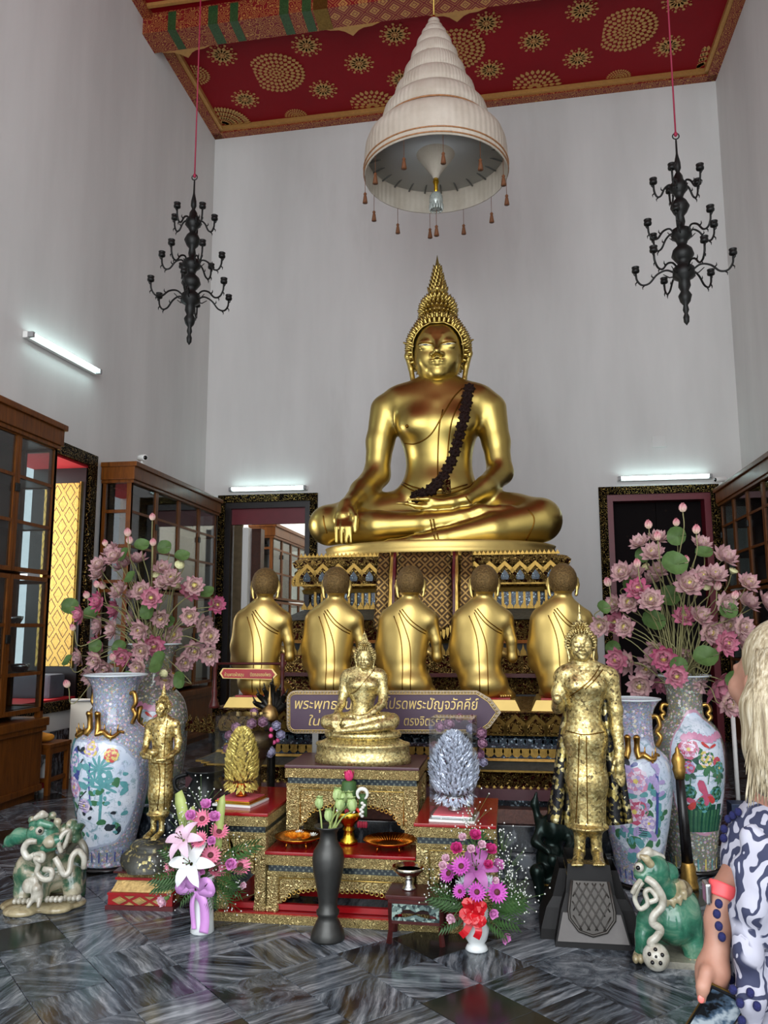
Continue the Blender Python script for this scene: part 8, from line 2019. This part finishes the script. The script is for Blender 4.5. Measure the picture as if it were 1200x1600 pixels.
# ================================================================== VISITOR AT THE RIGHT EDGE
n = N('skin'); v = n.coord('Object'); n.set(Base_Color=n.ramp(n.noise(v, 9, 4), [(.3, lin(152, 106, 88)), (.7, lin(174, 130, 110))]), Roughness=.5); n.put(n.b.inputs['Subsurface Weight'], .12); n.put(n.b.inputs['Subsurface Radius'], (.01, .004, .002))
n = N('blonde_hair'); v = n.coord('Object', (60, 60, 5)); f = n.noise(v, 2.0, 5, .6)
n.set(Base_Color=n.ramp(f, [(.3, lin(112, 96, 72)), (.5, lin(164, 150, 122)), (.72, lin(206, 196, 174))]), Roughness=.42); n.bump(f, .5, .006)
n = N('print_cloth'); v = n.coord('Object'); w = n.noise(v, 9, 3, .5, out='Color'); vv = n.mix(.12, v, w, 'ADD')
st = n.node('ShaderNodeMapping'); n.put(st.inputs['Vector'], vv); st.inputs['Scale'].default_value = (1.0, 1.0, .62); st.inputs['Rotation'].default_value = (0, .6, 0)
a_ = n.vor(st.outputs[0], 34, 'F1'); s_ = n.math('SINE', n.math('MULTIPLY', n.noise(st.outputs[0], 9, 2), 60.0))
m1 = n.ramp(a_, [(.27, 1), (.31, 0)]); m2 = n.ramp(s_, [(.25, 0), (.35, 1)]); sel = n.ramp(n.noise(v, 8, 2), [(.42, 0), (.47, 1)])
pat = n.mix(sel, m1, m2)
n.set(Base_Color=n.mix(pat, lin(166, 165, 178), lin(44, 48, 74)), Roughness=.8); n.bump(n.noise(v, 16, 4), .2, .01)
simple('navy_pompom', (22, 26, 78), .9, noise=.3, nscale=200, bump=.6); simple('watch_band', (226, 84, 88), .5); simple('phone_dark', (14, 14, 16), .15)
b = Body(1.86); wo = Vector((AY(1246, 1000, 1.86).x, 1.88, 0))
wm = thing('person', 'blonde person in a white and navy print wrap, watching from the right edge', 'person', wo)
P = b.P; u = b.u; HZ = P(1200, 1050)[2]
c = Clay(); K = .03
hx = P(1222, 1056, .03)                                                     # head centre
c.ell(hx, (.082, .095, .105), None, .03); face = Vector((-.50, .866, 0)); fx = lambda a, s_, z: np.array(hx) + np.array(face) * a + np.array((face.y, -face.x, 0)) * s_ + np.array((0, 0, z))
c.ell(fx(.045, 0, -.045), (.062, .064, .085), None, .03); c.ell(fx(.075, 0, -.105), (.028, .028, .024), None, .03)        # face and chin
c.cap(fx(.098, 0, .02), fx(.118, 0, -.025), .010, .014, .015); c.ell(fx(.098, 0, -.062), (.022, .022, .010), None, .012); c.ell(fx(.096, 0, -.078), (.02, .02, .010), None, .012)
for s_ in (-1, 1): c.ell(fx(.08, s_ * .034, -.03), (.03, .03, .028), None, .02); c.ell(fx(.086, s_ * .032, .015), (.016, .016, .009), None, .01); c.ell(fx(-.005, s_ * .085, -.02), (.022, .018, .032), None, .008)
c.cap(P(1226, 1110, .03), P(1232, 1225, .02), .050, .056, .03)
c.chain([P(1240, 1262, .03), P(1205, 1285, .03), P(1186, 1302, .03)], [.055, .05, .042], .04); c.chain([P(1240, 1262, .03), P(1290, 1280, .03), P(1340, 1300, .03)], [.055, .05, .045], .04)
c.ell((wo.x + .01, 1.88, 1.02), (.15, .11, .20), None, .05); c.ell((wo.x + .01, 1.88, .80), (.155, .125, .16), None, .05)
for s_ in (-1, 1): c.chain([(wo.x + .01 + s_ * .075, 1.88, .78), (wo.x + .01 + s_ * .085, 1.88, .45), (wo.x + .01 + s_ * .085, 1.90, .09)], [.085, .055, .04], .03); c.chain([(wo.x + .01 + s_ * .085, 1.89, .05), (wo.x - .04 + s_ * .09, 2.05, .03)], [.045, .03], .02)
# left arm hanging, forearm forward, hand closed on a phone
c.chain([P(1186, 1302, .03), P(1168, 1345, .02), P(1150, 1378, .0), P(1131, 1398, -.02), P(1124, 1440, -.04), P(1120, 1480, -.06)], [.044, .038, .032, .027, .026, .022], .02)
c.chain([P(1340, 1300, .03), P(1355, 1390, .04), P(1345, 1480, -.02)], [.045, .036, .03], .02)
c.chain([P(1120, 1485, -.06), P(1114, 1515, -.07), P(1110, 1535, -.075)], [.022, .030, .028], .015)
for i, (x0, y0, x1, y1, x2, y2) in enumerate(((1098, 1530, 1096, 1552, 1104, 1572), (1108, 1538, 1108, 1562, 1116, 1582), (1119, 1540, 1121, 1566, 1128, 1584), (1128, 1536, 1132, 1560, 1138, 1576))):
    c.chain([P(x0, y0, -.07), P(x1, y1, -.055 + .0), P(x2, y2, -.035)], [.0115, .0105, .0085], .005)
c.chain([P(1104, 1518, -.10), P(1098, 1542, -.115), P(1096, 1562, -.112)], [.014, .0125, .009], .008)
V, F_ = c.mesh(.0062); m = MB(); m.add(V, [tuple(map(int, f)) for f in F_], 0, True); local(m, wo).build('body', 'skin', wm)
m = MB(); m.ell(P(1095.5, 1561, -.121), (.0065, .003, .008), 8, 6); local(m, wo).build('thumb_nail', simple('nail_pink', (226, 120, 110), .3), wm)
# wrap: loose cloth around the shoulders and torso
c = Clay()
c.chain([P(1240, 1262, .03), P(1206, 1292, .03), P(1188, 1318, .03)], [.056, .058, .054], .04); c.chain([P(1240, 1262, .03), P(1290, 1285, .03), P(1350, 1320, .03)], [.056, .065, .06], .04)
c.chain([P(1188, 1312, .02), P(1178, 1345, .02), P(1176, 1378, .02)], [.054, .054, .05], .04)
c.ell((wo.x + .01, 1.87, 1.06), (.15, .13, .15), None, .06); c.ell((wo.x + .0, 1.87, .92), (.185, .145, .22), None, .06); c.ell((wo.x + .02, 1.87, .74), (.18, .15, .2), None, .06); c.chain([(wo.x + .02, 1.87, .74), (wo.x + .03, 1.88, .34)], [.17, .20], .05)
c.chain([P(1350, 1320, .03), P(1365, 1400, .03)], [.06, .07], .05)
for pts in ([(1166, 1310), (1190, 1380), (1225, 1420)], [(1152, 1350), (1175, 1420), (1210, 1480)], [(1148, 1420), (1168, 1490), (1200, 1560)], [(1178, 1300), (1212, 1345), (1262, 1370)], [(1160, 1500), (1172, 1560), (1180, 1640)]):
    c.chain([P(px, py, -.12 + .03 * abs(i - 1)) for i, (px, py) in enumerate(pts)], [.014, .020, .012], .03)
V, F_ = c.mesh(.0085); m = MB(); m.add(V, [tuple(map(int, f)) for f in F_], 0, True); wsurf = Surf(np.array(m.v), m.f); local(m, wo).build('print_wrap', 'print_cloth', wm)
pm = MB(); pm.ell((0, 0, 0), .0078, 10, 8); pm = pm.mesh('pompom', 'navy_pompom')
for px, py, dy in ((1150, 1277, -.04), (1158, 1272, -.05), (1143, 1283, -.03), (1137, 1298, -.02), (1136, 1312, -.02), (1123, 1412, -.09), (1120, 1428, -.09), (1123, 1447, -.09), (1128, 1464, -.09), (1140, 1500, -.10), (1141, 1515, -.10), (1147, 1530, -.12), (1152, 1548, -.13), (1160, 1566, -.13), (1163, 1590, -.14), (1150, 1572, -.12), (1172, 1552, -.14), (1180, 1570, -.14)):
    h, nn = wsurf.hit(px, py, .008); p = Vector(P(px, py, dy)) if h is None else h
    put('pompom', pm, wm, p - wo, (0, 0, 0), (1, 1, 1.15))
# hair: cap, long fall and loose strands
c = Clay(); up = np.array((0, 0, 1.0))
c.ell(np.array(hx) + np.array((.012, -.008, .022)), (.094, .103, .104), None, .02)
c.ell(fx(.085, 0, -.035), (.075, .075, .085), None, .012, True); c.ell(fx(.08, -.05, -.02), (.05, .05, .07), None, .015, True); c.ell(fx(.075, .055, -.04), (.045, .045, .07), None, .015, True)
c.chain([np.array(hx) + np.array((-.015, -.075, .0)), P(1206, 1110, -.06), P(1204, 1170, -.065), P(1200, 1225, -.07)], [.058, .055, .046, .026], .03)
c.chain([np.array(hx) + np.array((-.045, -.05, .0)), P(1190, 1105, -.05), P(1186, 1165, -.06), P(1184, 1225, -.07)], [.032, .028, .020, .008], .02)
c.chain([np.array(hx) + np.array((.07, -.02, .0)), P(1262, 1120, .0), P(1262, 1240, -.03)], [.055, .055, .03], .03)
V, F_ = c.mesh(.0062); m = MB(); m.add(V, [tuple(map(int, f)) for f in F_], 0, True); hsurf = Surf(np.array(m.v), m.f); local(m, wo).build('hair', 'blonde_hair', wm)
m = MB(); rs = random.Random(21)
for k in range(110):
    t_ = rs.random(); x0 = 1184 + 34 * rs.random(); x1 = 1168 + 46 * t_ + rs.uniform(-4, 4); y1 = rs.uniform(1170, 1262)
    pts = []
    for q in [i / 7 for i in range(8)]:
        px = x0 + (x1 - x0) * q ** 1.2 + 3 * math.sin(q * 5 + k); py = 985 + rs.uniform(-1, 1) + (y1 - 985) * q
        h, nn = hsurf.hit(px, py, .002); 
        p = Vector(P(px, py, -.085)) if h is None else h
        if pts and abs(p.y - pts[-1].y) > .05: p = Vector((p.x, pts[-1].y - .004, p.z))
        pts.append(p)
    m.tube([Vector(p) for p in spline(pts[1:], 3)], [.0016] * (len(spline(pts[1:], 3)) - 1) + [.0004], 4)
local(m, wo).build('hair_strands', 'blonde_hair', wm, kind='stuff')
# watch and phone
wp0, wp1 = Vector(P(1134, 1382, -.018)), Vector(P(1128, 1405, -.026)); ax = (wp1 - wp0).normalized(); X = M4(frame_to(ax), (wp0 + wp1) / 2)
m = MB(); m.lathe([(.0315, -.014), (.0325, -.01), (.0325, .01), (.0315, .014)], 24, mtx=X); local(m, wo).build('watch_band', 'watch_band', wm, label='coral red watch band')
wc = (wp0 + wp1) / 2 + Vector((-.034, -.006, 0)); m = MB(); m.bbox((-.006, -.018, -.020), (.005, .018, .020), .004, mtx=Matrix.Translation(wc)); local(m, wo).build('watch_case', 'silver', wm)
ph = thing('smartphone', 'dark smartphone held low in the hand at the right edge', 'phone', Vector(P(1116, 1590, -.078)))
Xp = (Matrix.Rotation(R(22), 4, 'Y') @ Matrix.Rotation(R(28), 4, 'X'))
m = MB(); m.bbox((-.036, -.004, -.075), (.036, .004, .075), .0035, mtx=Xp); m.build('shell', 'phone_dark', ph)
m = MB(); m.bbox((-.037, -.0025, -.076), (.037, .0025, .076), .002, mtx=Xp); m.build('edge_band', 'gold_dark', ph)
n = N('phone_picture'); v = n.coord('Object'); n.set(Base_Color=n.ramp(n.noise(v, 26, 3), [(.42, lin(12, 14, 16)), (.52, lin(70, 90, 110)), (.62, lin(170, 180, 186))]), Roughness=.1)
m = MB(); m.box((-.032, -.0048, -.068), (.032, -.004, .068), mtx=Xp); m.build('screen', 'phone_picture', ph)
